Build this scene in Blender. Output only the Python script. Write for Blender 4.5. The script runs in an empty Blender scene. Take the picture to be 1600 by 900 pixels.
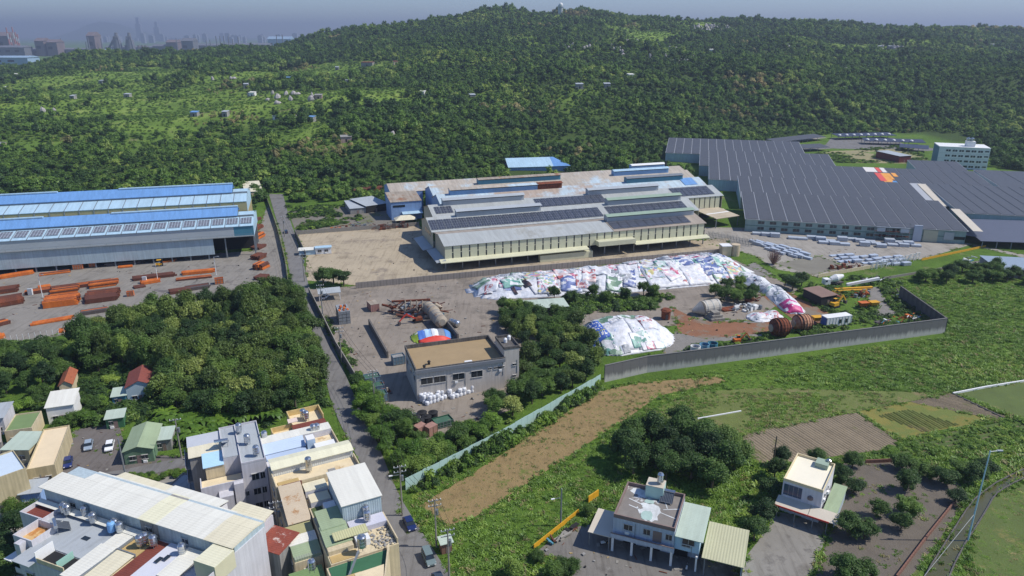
import bpy, math, random
import numpy as np
from mathutils import Vector, noise
random.seed(7); RNG = np.random.default_rng(7)
SC = bpy.context.scene
COL = SC.collection
# ---------------------------------------------------------------- camera, sky, sun, exposure
CAM_H, PITCH, FPX = 90.0, math.radians(19.3), 1130.0
cam = bpy.data.cameras.new('camera'); cam_o = bpy.data.objects.new('camera', cam); COL.objects.link(cam_o)
cam.sensor_width = 36.0; cam.lens = 36.0 * FPX / 1600.0
cam.clip_start = 1.0; cam.clip_end = 60000.0
cam_o.location = (0, 0, CAM_H); cam_o.rotation_euler = (math.pi / 2 - PITCH, 0, 0)
SC.camera = cam_o
SUN_EL, SUN_AZ = math.radians(50), math.radians(91)      # azimuth clockwise from +Y (view direction)
W = bpy.data.worlds.new('World'); SC.world = W; W.use_nodes = True
_n = W.node_tree.nodes; _l = W.node_tree.links
sky = _n.new('ShaderNodeTexSky'); sky.sky_type = 'NISHITA'; sky.sun_disc = False
sky.sun_elevation = SUN_EL; sky.sun_rotation = SUN_AZ
sky.altitude = 50; sky.air_density = 1.0; sky.dust_density = 0.2; sky.ozone_density = 3.0
_n['Background'].inputs['Strength'].default_value = 0.12
_tint = _n.new('ShaderNodeMixRGB'); _tint.blend_type = 'MULTIPLY'; _tint.inputs[0].default_value = 1; _tint.inputs[2].default_value = (.80, .92, 1.13, 1)   # humid blue air all round
_l.new(sky.outputs[0], _tint.inputs[1]); _l.new(_tint.outputs[0], _n['Background'].inputs['Color'])
sun = bpy.data.lights.new('sun', 'SUN'); sun.energy = 4.8; sun.angle = math.radians(0.5); sun.color = (1.0, 0.95, 0.87)
sun_o = bpy.data.objects.new('sun', sun); COL.objects.link(sun_o)
_sd = Vector((math.sin(SUN_AZ) * math.cos(SUN_EL), math.cos(SUN_AZ) * math.cos(SUN_EL), math.sin(SUN_EL)))
sun_o.rotation_euler = _sd.to_track_quat('Z', 'Y').to_euler(); sun_o.location = (200, 40, 300)
SC.view_settings.view_transform = 'Standard'; SC.view_settings.look = 'None'
SC.view_settings.exposure = 0.0; SC.view_settings.gamma = 1.0; SC.view_settings.use_curve_mapping = False
SC.render.engine = 'CYCLES'
SC.cycles.use_denoising = True
HAZE = 0.00015
SC.cycles.max_bounces = 5; SC.cycles.diffuse_bounces = 3; SC.cycles.glossy_bounces = 2
SC.cycles.transmission_bounces = 3; SC.cycles.transparent_max_bounces = 6; SC.cycles.volume_bounces = 0

# ---------------------------------------------------------------- helpers
def G(px, py, z=0.0):
    """place on the level z that the survey photograph shows at (px, py)"""
    a = (px - 800) / FPX; b = (450 - py) / FPX
    dy = math.cos(PITCH) + b * math.sin(PITCH); dz = -math.sin(PITCH) + b * math.cos(PITCH)
    t = (z - CAM_H) / dz
    return Vector((a * t, dy * t, z))
def ZY(py, y):
    b = (450 - py) / FPX
    return CAM_H + y * (-math.sin(PITCH) + b * math.cos(PITCH)) / (math.cos(PITCH) + b * math.sin(PITCH))
def C(r, g, b, k=1.0):
    return tuple(k * ((c / 255 / 12.92) if c < 10.3 else ((c / 255 + .055) / 1.055) ** 2.4) for c in (r, g, b))
MATS = {}
def _nt(name):
    m = bpy.data.materials.new(name); m.use_nodes = True
    return m, m.node_tree.nodes, m.node_tree.links, m.node_tree.nodes['Principled BSDF']
def mat(name, col, rough=0.7, var=0.25, scale=0.6, bump=0.0, bscale=8.0, metal=0.0, col2=None, streak=0.0,
        corr=None, spec=0.4, patch=None, pscale=0.15, pth=0.58, coord='Object', runs=0.0, stain=0.0):
    """weathered surface: base colour, a second tone in uneven patches, vertical streaks, ribs"""
    if name in MATS: return MATS[name]
    m, n, l, p = _nt(name)
    tc = n.new('ShaderNodeTexCoord'); src = tc.outputs['Object']
    if coord == 'World':
        g = n.new('ShaderNodeNewGeometry'); src = g.outputs['Position']
    if col2 is None: col2 = tuple(c * (1 - var) for c in col)
    t = n.new('ShaderNodeTexNoise'); t.inputs['Scale'].default_value = scale; t.inputs['Detail'].default_value = 6; t.inputs['Roughness'].default_value = .65
    l.new(src, t.inputs['Vector'])
    r = n.new('ShaderNodeValToRGB'); r.color_ramp.elements[0].position = .32; r.color_ramp.elements[1].position = .68
    r.color_ramp.elements[0].color = (*col2, 1); r.color_ramp.elements[1].color = (*col, 1)
    l.new(t.outputs['Fac'], r.inputs[0]); out = r.outputs[0]
    if patch:
        t2 = n.new('ShaderNodeTexNoise'); t2.inputs['Scale'].default_value = pscale; t2.inputs['Detail'].default_value = 7; t2.inputs['Roughness'].default_value = .7
        l.new(src, t2.inputs['Vector'])
        r2 = n.new('ShaderNodeValToRGB'); r2.color_ramp.elements[0].position = pth; r2.color_ramp.elements[1].position = pth + .08
        l.new(t2.outputs['Fac'], r2.inputs[0])
        mx = n.new('ShaderNodeMixRGB'); l.new(r2.outputs[0], mx.inputs[0]); l.new(out, mx.inputs[1]); mx.inputs[2].default_value = (*patch, 1); out = mx.outputs[0]
    if streak:
        mp = n.new('ShaderNodeMapping'); mp.inputs['Scale'].default_value = (2.2, 2.2, .12); l.new(src, mp.inputs['Vector'])
        t3 = n.new('ShaderNodeTexNoise'); t3.inputs['Scale'].default_value = 1.0; t3.inputs['Detail'].default_value = 5; l.new(mp.outputs[0], t3.inputs['Vector'])
        r3 = n.new('ShaderNodeValToRGB'); r3.color_ramp.elements[0].position = .40; r3.color_ramp.elements[1].position = .62
        r3.color_ramp.elements[0].color = (1 - streak,) * 3 + (1,); r3.color_ramp.elements[1].color = (1, 1, 1, 1)
        l.new(t3.outputs['Fac'], r3.inputs[0])
        mx = n.new('ShaderNodeMixRGB'); mx.blend_type = 'MULTIPLY'; mx.inputs[0].default_value = 1; l.new(out, mx.inputs[1]); l.new(r3.outputs[0], mx.inputs[2]); out = mx.outputs[0]
    for amt, sc3, lo, hi in ((runs, (.9, .05, .3), .36, .60), (stain, (.16, .16, .16), .30, .46), (stain * .7, (.9, .07, .9), .34, .5)):
        if not amt: continue
        mp = n.new('ShaderNodeMapping'); mp.inputs['Scale'].default_value = sc3; mp.inputs['Rotation'].default_value = (0, 0, .35 if sc3[0] != sc3[1] and stain else 0); l.new(src, mp.inputs['Vector'])
        t5 = n.new('ShaderNodeTexNoise'); t5.inputs['Scale'].default_value = 1.0; t5.inputs['Detail'].default_value = 7; t5.inputs['Roughness'].default_value = .68; l.new(mp.outputs[0], t5.inputs['Vector'])
        r5 = n.new('ShaderNodeValToRGB'); r5.color_ramp.elements[0].position = lo; r5.color_ramp.elements[1].position = hi; r5.color_ramp.elements[0].color = (1 - amt, 1 - amt * 1.05, 1 - amt * 1.1, 1); r5.color_ramp.elements[1].color = (1, 1, 1, 1)
        l.new(t5.outputs['Fac'], r5.inputs[0]); mx = n.new('ShaderNodeMixRGB'); mx.blend_type = 'MULTIPLY'; mx.inputs[0].default_value = 1; l.new(out, mx.inputs[1]); l.new(r5.outputs[0], mx.inputs[2]); out = mx.outputs[0]
    l.new(out, p.inputs['Base Color'])
    p.inputs['Roughness'].default_value = rough; p.inputs['Metallic'].default_value = metal; p.inputs['Specular IOR Level'].default_value = spec
    h = None
    if bump:
        t4 = n.new('ShaderNodeTexNoise'); t4.inputs['Scale'].default_value = bscale; t4.inputs['Detail'].default_value = 5; l.new(src, t4.inputs['Vector'])
        b = n.new('ShaderNodeBump'); b.inputs['Strength'].default_value = bump; b.inputs['Distance'].default_value = .3; l.new(t4.outputs['Fac'], b.inputs['Height']); h = b.outputs[0]
    if corr:                                             # ribs of profiled sheet; corr = (axis, pitch in metres)
        wv = n.new('ShaderNodeTexWave'); wv.bands_direction = corr[0]; wv.inputs['Scale'].default_value = 0.314 / corr[1]; l.new(src, wv.inputs['Vector'])
        b = n.new('ShaderNodeBump'); b.inputs['Strength'].default_value = .5; b.inputs['Distance'].default_value = .06; l.new(wv.outputs['Fac'], b.inputs['Height'])
        if h: l.new(h, b.inputs['Normal'])
        h = b.outputs[0]
    if h: l.new(h, p.inputs['Normal'])
    MATS[name] = m; return m
def leaf_mat(name, ca, cb, cc=None, scale=.06, trans=.35):
    """leaves: tone varies from plant to plant and across the wood"""
    m, n, l, p = _nt(name)
    g = n.new('ShaderNodeNewGeometry'); oi = n.new('ShaderNodeObjectInfo')
    t = n.new('ShaderNodeTexNoise'); t.inputs['Scale'].default_value = scale; t.inputs['Detail'].default_value = 4; l.new(g.outputs['Position'], t.inputs['Vector'])
    a = n.new('ShaderNodeMath'); a.operation = 'MULTIPLY_ADD'; l.new(oi.outputs['Random'], a.inputs[0]); a.inputs[1].default_value = .75; l.new(t.outputs['Fac'], a.inputs[2])
    s = n.new('ShaderNodeMath'); s.operation = 'SUBTRACT'; l.new(a.outputs[0], s.inputs[0]); s.inputs[1].default_value = .375
    r = n.new('ShaderNodeValToRGB'); e = r.color_ramp.elements
    e[0].position = .25; e[1].position = .8; e[0].color = (*ca, 1); e[1].color = (*cb, 1)
    if cc: x = e.new(.97); x.color = (*cc, 1)
    l.new(s.outputs[0], r.inputs[0])
    rp = n.new('ShaderNodeTexNoise'); rp.inputs['Scale'].default_value = .9; l.new(g.outputs['Position'], rp.inputs['Vector'])
    mx = n.new('ShaderNodeMixRGB'); mx.blend_type = 'MULTIPLY'; mx.inputs[0].default_value = .5; l.new(r.outputs[0], mx.inputs[1]); l.new(rp.outputs['Fac'], mx.inputs[2])
    sc = n.new('ShaderNodeMixRGB'); sc.blend_type = 'MULTIPLY'; sc.inputs[0].default_value = 1; sc.inputs[2].default_value = (1.33, 1.33, 1.33, 1); l.new(mx.outputs[0], sc.inputs[1])
    d = n.new('ShaderNodeBsdfDiffuse'); tr = n.new('ShaderNodeBsdfTranslucent'); ms = n.new('ShaderNodeMixShader'); ms.inputs[0].default_value = trans
    l.new(sc.outputs[0], d.inputs[0]); l.new(sc.outputs[0], tr.inputs[0]); l.new(d.outputs[0], ms.inputs[1]); l.new(tr.outputs[0], ms.inputs[2])
    gl = n.new('ShaderNodeBsdfGlossy'); gl.inputs['Roughness'].default_value = .5; gl.inputs[0].default_value = (.7, .8, .7, 1)
    m2 = n.new('ShaderNodeMixShader'); m2.inputs[0].default_value = .03; l.new(ms.outputs[0], m2.inputs[1]); l.new(gl.outputs[0], m2.inputs[2])
    l.new(m2.outputs[0], n['Material Output'].inputs['Surface']); n.remove(p)
    MATS[name] = m; return m

class MB:
    """collects polygons of one piece"""
    def __init__(s): s.v = []; s.f = []
    def poly(s, pts):
        k = len(s.v); s.v += [tuple(p) for p in pts]; s.f.append(tuple(range(k, k + len(pts)))); return s
    def hexa(s, b, t):                                   # bottom ring (ccw from above), top ring
        k = len(s.v); n = len(b); s.v += [tuple(p) for p in b] + [tuple(p) for p in t]
        s.f.append(tuple(range(k + n - 1, k - 1, -1))); s.f.append(tuple(range(k + n, k + 2 * n)))
        for i in range(n): j = (i + 1) % n; s.f.append((k + i, k + j, k + n + j, k + n + i))
        return s
    def box(s, x0, x1, y0, y1, z0, z1):
        r = [(x0, y0), (x1, y0), (x1, y1), (x0, y1)]
        return s.hexa([(x, y, z0) for x, y in r], [(x, y, z1) for x, y in r])
    def prism(s, pts, z0, z1): return s.hexa([(p[0], p[1], z0) for p in pts], [(p[0], p[1], z1) for p in pts])
    def slab(s, quad, t):                                # thick sheet under four (or more) points
        return s.hexa([(p[0], p[1], p[2] - t) for p in quad], quad)
    def cyl(s, a, b, r0, r1=None, n=10):
        r1 = r0 if r1 is None else r1
        a = Vector(a); b = Vector(b); d = (b - a).normalized()
        u = d.orthogonal().normalized(); w = d.cross(u)
        ra = [a + (u * math.cos(i * math.tau / n) + w * math.sin(i * math.tau / n)) * r0 for i in range(n)]
        rb = [b + (u * math.cos(i * math.tau / n) + w * math.sin(i * math.tau / n)) * r1 for i in range(n)]
        return s.hexa(ra, rb)
    def bar(s, a, b, w, h=None):                         # straight bar of rectangular section
        h = h or w; a = Vector(a); b = Vector(b); d = (b - a).normalized()
        u = d.cross(Vector((0, 0, 1)))
        u = Vector((1, 0, 0)) if u.length < 1e-4 else u.normalized()
        k = u.cross(d).normalized(); q = [(-1, -1), (1, -1), (1, 1), (-1, 1)]
        return s.hexa([a + u * x * w / 2 + k * y * h / 2 for x, y in q], [b + u * x * w / 2 + k * y * h / 2 for x, y in q])
    def lathe(s, prof, c=(0, 0, 0), n=14):
        k = len(s.v)
        for r, z in prof: s.v += [(c[0] + r * math.cos(i * math.tau / n), c[1] + r * math.sin(i * math.tau / n), c[2] + z) for i in range(n)]
        for j in range(len(prof) - 1):
            for i in range(n):
                i2 = (i + 1) % n; s.f.append((k + j * n + i, k + j * n + i2, k + (j + 1) * n + i2, k + (j + 1) * n + i))
        s.f.append(tuple(range(k + n - 1, k - 1, -1))); m = k + (len(prof) - 1) * n; s.f.append(tuple(range(m, m + n)))
        return s
    def mesh(s, name, m=None, smooth=False):
        me = bpy.data.meshes.new(name); me.from_pydata(s.v, [], s.f); me.update()
        if m: me.materials.append(m)
        if smooth: me.polygons.foreach_set('use_smooth', [True] * len(me.polygons))
        return me
    def build(s, name, m, parent=None, loc=None, rz=0, smooth=False):
        return ob(name, s.mesh(name, m, smooth), parent, loc, rz)
def ob(name, me, parent=None, loc=None, rz=0, scale=None):
    o = bpy.data.objects.new(name, me); COL.objects.link(o); o.parent = parent
    if loc is not None: o.location = loc
    if rz: o.rotation_euler = (0, 0, rz)
    if scale is not None: o.scale = scale if hasattr(scale, '__len__') else (scale,) * 3
    return o
def tag(o, label=None, cat=None, group=None, kind=None):
    if label: o['label'] = label
    if cat: o['category'] = cat
    if group: o['group'] = group
    if kind: o['kind'] = kind
    return o
def thing(name, label, cat, loc=(0, 0, 0), rz=0, group=None, scale=None):
    return tag(ob(name, None, None, loc, rz, scale), label, cat, group)
def clone(o, parent=None, **k):
    c = o.copy(); COL.objects.link(c); c.parent = parent
    for ch in list(o.children): clone(ch, c)
    for a, b in k.items(): setattr(c, a, b)
    return c
PLOTS = []
def sheet(name, pts, z, m, kind='structure', label=None, t=None):
    """flat patch of ground through photographed corner points"""
    w = [G(x, y) for x, y in pts]; PLOTS.append([(p.x, p.y) for p in w])
    mb = MB()
    mb.poly([(p.x, p.y, z) for p in w])
    o = mb.build(name, m)
    if kind: o['kind'] = kind
    if label: o['label'] = label
    return o
class Frame:
    """right-angled plot: front edge a->b, inner side on the left of a->b (away from the viewer)"""
    def __init__(s, a, b, c=None):
        s.o = Vector((a[0], a[1], 0)); d = Vector((b[0] - a[0], b[1] - a[1])); s.w = d.length; s.rz = math.atan2(d.y, d.x)
        s.u = d.normalized(); s.n = Vector((-s.u.y, s.u.x))
        s.d = (Vector((c[0], c[1])) - s.o.xy).dot(s.n) if c is not None else 0
    def loc(s, p):
        q = Vector((p[0], p[1])) - s.o.xy; return q.dot(s.u), q.dot(s.n)
def interp_scatter(name, pts, sc, rz, idx, protos, label=None, kind='stuff'):
    """ground cover of one mass: plants set on points by a node group"""
    me = bpy.data.meshes.new(name); me.from_pydata([tuple(p) for p in pts], [], [])
    N = len(pts)
    a = me.attributes.new('sc', 'FLOAT_VECTOR', 'POINT'); a.data.foreach_set('vector', np.asarray(sc, dtype=np.float32).ravel())
    a = me.attributes.new('rz', 'FLOAT', 'POINT'); a.data.foreach_set('value', np.asarray(rz, dtype=np.float32))
    a = me.attributes.new('ix', 'INT', 'POINT'); a.data.foreach_set('value', np.asarray(idx, dtype=np.int32))
    o = ob(name, me); o['kind'] = kind
    if label: o['label'] = label
    ng = bpy.data.node_groups.new(name, 'GeometryNodeTree')
    ng.interface.new_socket('Geometry', in_out='INPUT', socket_type='NodeSocketGeometry'); ng.interface.new_socket('Geometry', in_out='OUTPUT', socket_type='NodeSocketGeometry')
    n = ng.nodes; l = ng.links
    gi = n.new('NodeGroupInput'); go = n.new('NodeGroupOutput'); ip = n.new('GeometryNodeInstanceOnPoints'); ci = n.new('GeometryNodeCollectionInfo')
    ci.inputs['Collection'].default_value = protos; ci.inputs['Separate Children'].default_value = True; ci.inputs['Reset Children'].default_value = True
    def na(nm, ty):
        x = n.new('GeometryNodeInputNamedAttribute'); x.data_type = ty; x.inputs['Name'].default_value = nm; return x.outputs['Attribute']
    cx = n.new('ShaderNodeCombineXYZ'); l.new(na('rz', 'FLOAT'), cx.inputs['Z'])
    ip.inputs['Pick Instance'].default_value = True
    l.new(gi.outputs[0], ip.inputs['Points']); l.new(ci.outputs[0], ip.inputs['Instance']); l.new(na('ix', 'INT'), ip.inputs['Instance Index'])
    l.new(cx.outputs[0], ip.inputs['Rotation']); l.new(na('sc', 'FLOAT_VECTOR'), ip.inputs['Scale']); l.new(ip.outputs[0], go.inputs[0])
    md = o.modifiers.new('plants', 'NODES'); md.node_group = ng
    return o
def proto_set(name, meshes):
    c = bpy.data.collections.new(name)
    for i, me in enumerate(meshes): c.objects.link(bpy.data.objects.new('%s_%02d' % (name, i), me))
    return c

# ---------------------------------------------------------------- plants: crown meshes
def crown_mesh(name, m, seed, nleaf=400, size=.2, lobes=7, flat=.8, core=True, droop=0., up=.8):
    """leaf clumps in a crown of uneven lobes, unit radius, base at z=0"""
    rg = np.random.default_rng(seed); L = []
    for i in range(lobes):
        a = rg.uniform(0, math.tau); rr = rg.uniform(.1, .74); z = rg.uniform(.3, 1.38 - .55 * rr) * flat
        L.append((rr * math.cos(a), rr * math.sin(a), z, rg.uniform(.22, .46)))
    L.append((0, 0, .7 * flat, .56))
    V = []; Fc = []
    w = np.array([q[3] ** 2 for q in L]); w /= w.sum()
    for i in range(nleaf):
        q = L[rg.choice(len(L), p=w)]
        d = rg.normal(size=3); d[2] = abs(d[2]) * 1.0 if rg.random() < .72 else d[2]; d /= np.linalg.norm(d)
        r = q[3] * rg.uniform(.8, 1.2)
        c = np.array(q[:3]) + d * r * np.array((1, 1, flat))
        c[2] = max(c[2], .04)
        nrm = d * .8 + rg.normal(size=3) * .55 + np.array((0, 0, up)); nrm /= np.linalg.norm(nrm)
        t = np.cross(nrm, rg.normal(size=3)); t /= np.linalg.norm(t); b = np.cross(nrm, t)
        s1 = size * rg.uniform(.6, 1.25); s2 = s1 * rg.uniform(.45, .9); k = len(V)
        V += [tuple(c - t * s1 * .5), tuple(c + b * s2 * .5 - nrm * s2 * .15), tuple(c + t * s1 * .5 - np.array((0, 0, droop * s1))), tuple(c - b * s2 * .5 - nrm * s2 * .15)]
        Fc.append((k, k + 1, k + 2, k + 3))
    if core:
        for q in L:
            k = len(V); n = 7
            for j, (rr, zz) in enumerate(((.45, -.7), (.85, -.1), (.6, .62))):
                for i in range(n):
                    a = i * math.tau / n + j * .4; V.append((q[0] + q[3] * .86 * rr * math.cos(a), q[1] + q[3] * .86 * rr * math.sin(a), max(.05, q[2] + q[3] * .86 * zz * flat)))
            for j in range(2):
                for i in range(n): i2 = (i + 1) % n; Fc.append((k + j * n + i, k + j * n + i2, k + (j + 1) * n + i2, k + (j + 1) * n + i))
            Fc.append(tuple(range(k + 2 * n, k + 3 * n)))
    me = bpy.data.meshes.new(name); me.from_pydata(V, [], Fc); me.materials.append(m); me.update()
    return me
LEAF_HILL = leaf_mat('leaf_hill', C(62, 90, 42), C(112, 144, 58), C(168, 182, 92), scale=.0065)
LEAF_DARK = leaf_mat('leaf_dark', C(50, 74, 38), C(82, 110, 50), C(114, 138, 66), scale=.05)
LEAF_MID = leaf_mat('leaf_mid', C(64, 90, 40), C(98, 126, 52), C(134, 156, 70), scale=.05)
LEAF_BAMBOO = leaf_mat('leaf_bamboo', C(78, 98, 46), C(118, 138, 62), C(160, 170, 92), scale=.04)
LEAF_BRIGHT = leaf_mat('leaf_bright', C(80, 112, 40), C(118, 150, 54), C(156, 176, 78), scale=.03)
LEAF_GRASS = leaf_mat('leaf_grass', C(100, 132, 50), C(136, 168, 64), C(168, 182, 88), scale=.03, trans=.4)
LEAF_DRY = leaf_mat('leaf_dry', C(136, 130, 86), C(170, 160, 108), C(190, 170, 120), scale=.05)
BARK = mat('bark', C(104, 92, 76), rough=.9, scale=3, bump=.4)
def _s_at(s, px, n, z):
    """distance along the front edge at which the point (n inwards, z up) was photographed in column px"""
    a = (px - 800) / FPX; bx = s.o.x + s.n.x * n; by = s.o.y + s.n.y * n
    dep0 = by * math.cos(PITCH) + (CAM_H - z) * math.sin(PITCH)
    return (a * dep0 - bx) / (s.u.x - a * s.u.y * math.cos(PITCH))
Frame.s_at = _s_at
def grid_mat(name, col, line, sx, sy, w=.12, rough=.3, spec=.5, axis='XY', metal=0., jit=.12):
    """panels with thin joints: sx, sy spacing in metres along the object's own axes"""
    m, n, l, p = _nt(name); tc = n.new('ShaderNodeTexCoord'); sp = n.new('ShaderNodeSeparateXYZ'); l.new(tc.outputs['Object'], sp.inputs[0])
    outs = []; ids = []
    for ax, st in ((axis[0], sx), (axis[1], sy)):
        d = n.new('ShaderNodeMath'); d.operation = 'DIVIDE'; l.new(sp.outputs[ax], d.inputs[0]); d.inputs[1].default_value = st
        f = n.new('ShaderNodeMath'); f.operation = 'FRACT'; l.new(d.outputs[0], f.inputs[0])
        fl = n.new('ShaderNodeMath'); fl.operation = 'FLOOR'; l.new(d.outputs[0], fl.inputs[0]); ids.append(fl.outputs[0])
        c = n.new('ShaderNodeMath'); c.operation = 'LESS_THAN'; l.new(f.outputs[0], c.inputs[0]); c.inputs[1].default_value = w / st; outs.append(c.outputs[0])
    mxm = n.new('ShaderNodeMath'); mxm.operation = 'MAXIMUM'; l.new(outs[0], mxm.inputs[0]); l.new(outs[1], mxm.inputs[1])
    cb = n.new('ShaderNodeCombineXYZ'); l.new(ids[0], cb.inputs[0]); l.new(ids[1], cb.inputs[1])
    wn = n.new('ShaderNodeTexWhiteNoise'); l.new(cb.outputs[0], wn.inputs['Vector'])
    mr = n.new('ShaderNodeMapRange'); l.new(wn.outputs['Value'], mr.inputs[0]); mr.inputs[3].default_value = 1 - jit; mr.inputs[4].default_value = 1 + jit
    mul = n.new('ShaderNodeMixRGB'); mul.blend_type = 'MULTIPLY'; mul.inputs[0].default_value = 1; mul.inputs[1].default_value = (*col, 1); l.new(mr.outputs[0], mul.inputs[2])
    mx = n.new('ShaderNodeMixRGB'); l.new(mxm.outputs[0], mx.inputs[0]); l.new(mul.outputs[0], mx.inputs[1]); mx.inputs[2].default_value = (*line, 1)
    l.new(mx.outputs[0], p.inputs['Base Color']); p.inputs['Roughness'].default_value = rough; p.inputs['Specular IOR Level'].default_value = spec; p.inputs['Metallic'].default_value = metal
    MATS[name] = m; return m
# ---------------------------------------------------------------- common surfaces
M_CONC = mat('concrete', C(150, 146, 138), .9, .25, .5, .25, 4, patch=C(112, 108, 102))
M_CONCD = mat('concrete_dark', C(112, 108, 104), .9, .3, .4, .3, 4, streak=.35)
M_WHITE = mat('white_paint', C(232, 232, 230), .6, .12, .4)
M_CREAM = mat('cream_sheet', C(208, 206, 176), .55, .12, .3, corr=('X', .35))
M_GREY = mat('grey_sheet', C(176, 182, 186), .5, .14, .12, corr=('X', .35))
M_STEEL = mat('steel_grey', C(140, 146, 150), .45, .2, 1.0, metal=.3)
M_STAINLESS = mat('stainless', C(196, 200, 204), .22, .1, 1.0, metal=.9)
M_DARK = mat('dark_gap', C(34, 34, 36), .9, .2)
M_GLASS = mat('window_glass', C(40, 48, 54), .12, .2, .5, spec=.8)
M_RUST = mat('rust', C(140, 74, 44), .9, .45, 1.2, .3, col2=C(78, 46, 34))
M_RUSTR = mat('rusty_roof', C(176, 164, 148), .75, .3, .10, runs=.3, corr=('X', .4), patch=C(150, 110, 82), pscale=.12, pth=.53)
M_ORANGE = mat('orange_primer', C(214, 118, 44), .65, .25, .8, col2=C(176, 88, 34))
M_YELLOW = mat('yellow_paint', C(222, 166, 40), .6, .25, .8)
M_BLACK = mat('black_rubber', C(36, 36, 38), .8, .2)
M_BLUER = mat('blue_roof', C(112, 158, 212), .5, .1, .1, runs=.16, corr=('X', .5))
M_PALEB = mat('pale_blue_sheet', C(178, 208, 226), .5, .1, .15, runs=.14, corr=('X', .4))
M_PALEW = mat('pale_grey_wall', C(182, 198, 204), .55, .12, .15, streak=.15, corr=('X', .4))
M_BLUEW = mat('light_blue_wall', C(140, 172, 216), .6, .15, .2, streak=.15, corr=('X', .4))
M_TEAL = mat('teal_wall', C(74, 132, 152), .55, .1, .2, corr=('X', .4))
M_TAN = mat('tan_wall', C(164, 152, 108), .7, .15, .3, corr=('X', .4))
M_SOLAR = grid_mat('solar_cells', C(60, 64, 76), C(150, 156, 162), 1.05, 2.0, .07, .35, .4)
M_SOLARB = grid_mat('solar_strip_cells', C(80, 80, 82), C(96, 97, 100), 1.0, 1.7, .05, .45, .3, jit=.08)
# ---------------------------------------------------------------- ground and hill
COLS = [-500, 0, 200, 400, 500, 600, 700, 800, 900, 1000, 1200, 1400, 1600, 2100]
PROF = [  # (distance, photographed height line) of the bare slope; the foot of the hill comes first
    [(430, None), (700, 192), (1000, 150), (1400, 122)],
    [(430, None), (700, 188), (1000, 143), (1400, 111)],
    [(430, None), (700, 184), (1000, 135), (1500, 87)],
    [(440, None), (700, 180), (1000, 127), (1600, 78)],
    [(440, None), (650, 186), (1000, 121), (1300, 87), (1650, 62)],
    [(440, None), (600, 197), (1000, 110), (1300, 71), (1600, 45)],
    [(445, None), (580, 206), (900, 116), (1300, 61), (1650, 28)],
    [(450, None), (560, 226), (800, 138), (1200, 67), (1650, 23)],
    [(480, None), (580, 226), (750, 148), (775, 134), (1200, 66), (1650, 21)],
    [(520, None), (620, 216), (780, 145), (805, 126), (1200, 68), (1650, 29)],
    [(690, None), (740, 198), (850, 138), (875, 118), (1250, 71), (1700, 36)],
    [(690, None), (740, 198), (850, 140), (875, 117), (1250, 76), (1700, 43)],
    [(620, None), (700, 200), (810, 148), (835, 124), (1250, 86), (1700, 53)],
    [(600, None), (700, 200), (820, 140), (1250, 92), (1700, 66)]]
YS = np.linspace(380, 3400, 605)
TAB = []
for pr in PROF:
    ys = [380, pr[0][0]] + [q[0] for q in pr[1:]]
    zs = [0, 0] + [ZY(q[1], q[0]) for q in pr[1:]]
    ys += [ys[-1] + 150, ys[-1] + 900]; zs += [zs[-1] - 4, 0]
    t = np.interp(YS, ys, zs); k = np.hanning(13); k /= k.sum()
    TAB.append(np.convolve(np.pad(t, 6, 'edge'), k, 'valid'))
TAB = np.array(TAB)
def hill(x, y):
    x = np.asarray(x, float); y = np.asarray(y, float)
    px = 800 + FPX * x / (np.maximum(y, 50) * .944 + 20)
    yi = np.clip((y - YS[0]) / (YS[1] - YS[0]), 0, len(YS) - 1.001); j = yi.astype(int); fy = yi - j
    ci = np.clip(np.interp(px, COLS, np.arange(len(COLS))), 0, len(COLS) - 1.001); i = ci.astype(int); fx = ci - i
    fx = fx * fx * (3 - 2 * fx)
    z = (TAB[i, j] * (1 - fy) + TAB[i, j + 1] * fy) * (1 - fx) + (TAB[i + 1, j] * (1 - fy) + TAB[i + 1, j + 1] * fy) * fx
    z = np.where((y > 380) & (y < 3390), z, 0)
    a = np.clip(z / 18, 0, 1)
    return z + a * (4.2 * np.sin(x * .017 + 1.7 * np.sin(y * .006)) * np.sin(y * .011 + 1.3 * np.sin(x * .005)) + 2.6 * np.sin(x * .021 + y * .009) + 2.2 * np.sin(x * -.013 + y * .031 + 1) + 1.3 * np.sin(x * .06 + 2) * np.sin(y * .05))
def geo(a, b, n):
    return list(a + (b - a) * (np.linspace(0, 1, n) ** 2.2))
gx = np.array(sorted(set([round(v, 2) for v in [-q for q in geo(1900, 23500, 14)] + list(np.arange(-1900, 1901, 15.)) + geo(1900, 23500, 14)])))
gy = np.array([-1900, -1000, -200, 0, 60, 200, 300, 380] + list(np.arange(395, 2750, 14.)) + [2780, 2850, 2950, 3100, 3300, 3500, 4000, 5000, 7000, 10000, 15000, 19000, 23500.])
XX, YY = np.meshgrid(gx, gy); ZZ = hill(XX, YY)
nx, ny = len(gx), len(gy)
gv = np.stack([XX.ravel(), YY.ravel(), ZZ.ravel()], 1)
ii = np.arange(nx - 1)[None, :] + nx * np.arange(ny - 1)[:, None]
gf = np.stack([ii, ii + 1, ii + nx + 1, ii + nx], -1).reshape(-1, 4)
gm = bpy.data.meshes.new('ground'); gm.from_pydata(gv.tolist(), [], gf.tolist()); gm.polygons.foreach_set('use_smooth', [True] * len(gf))
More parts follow.
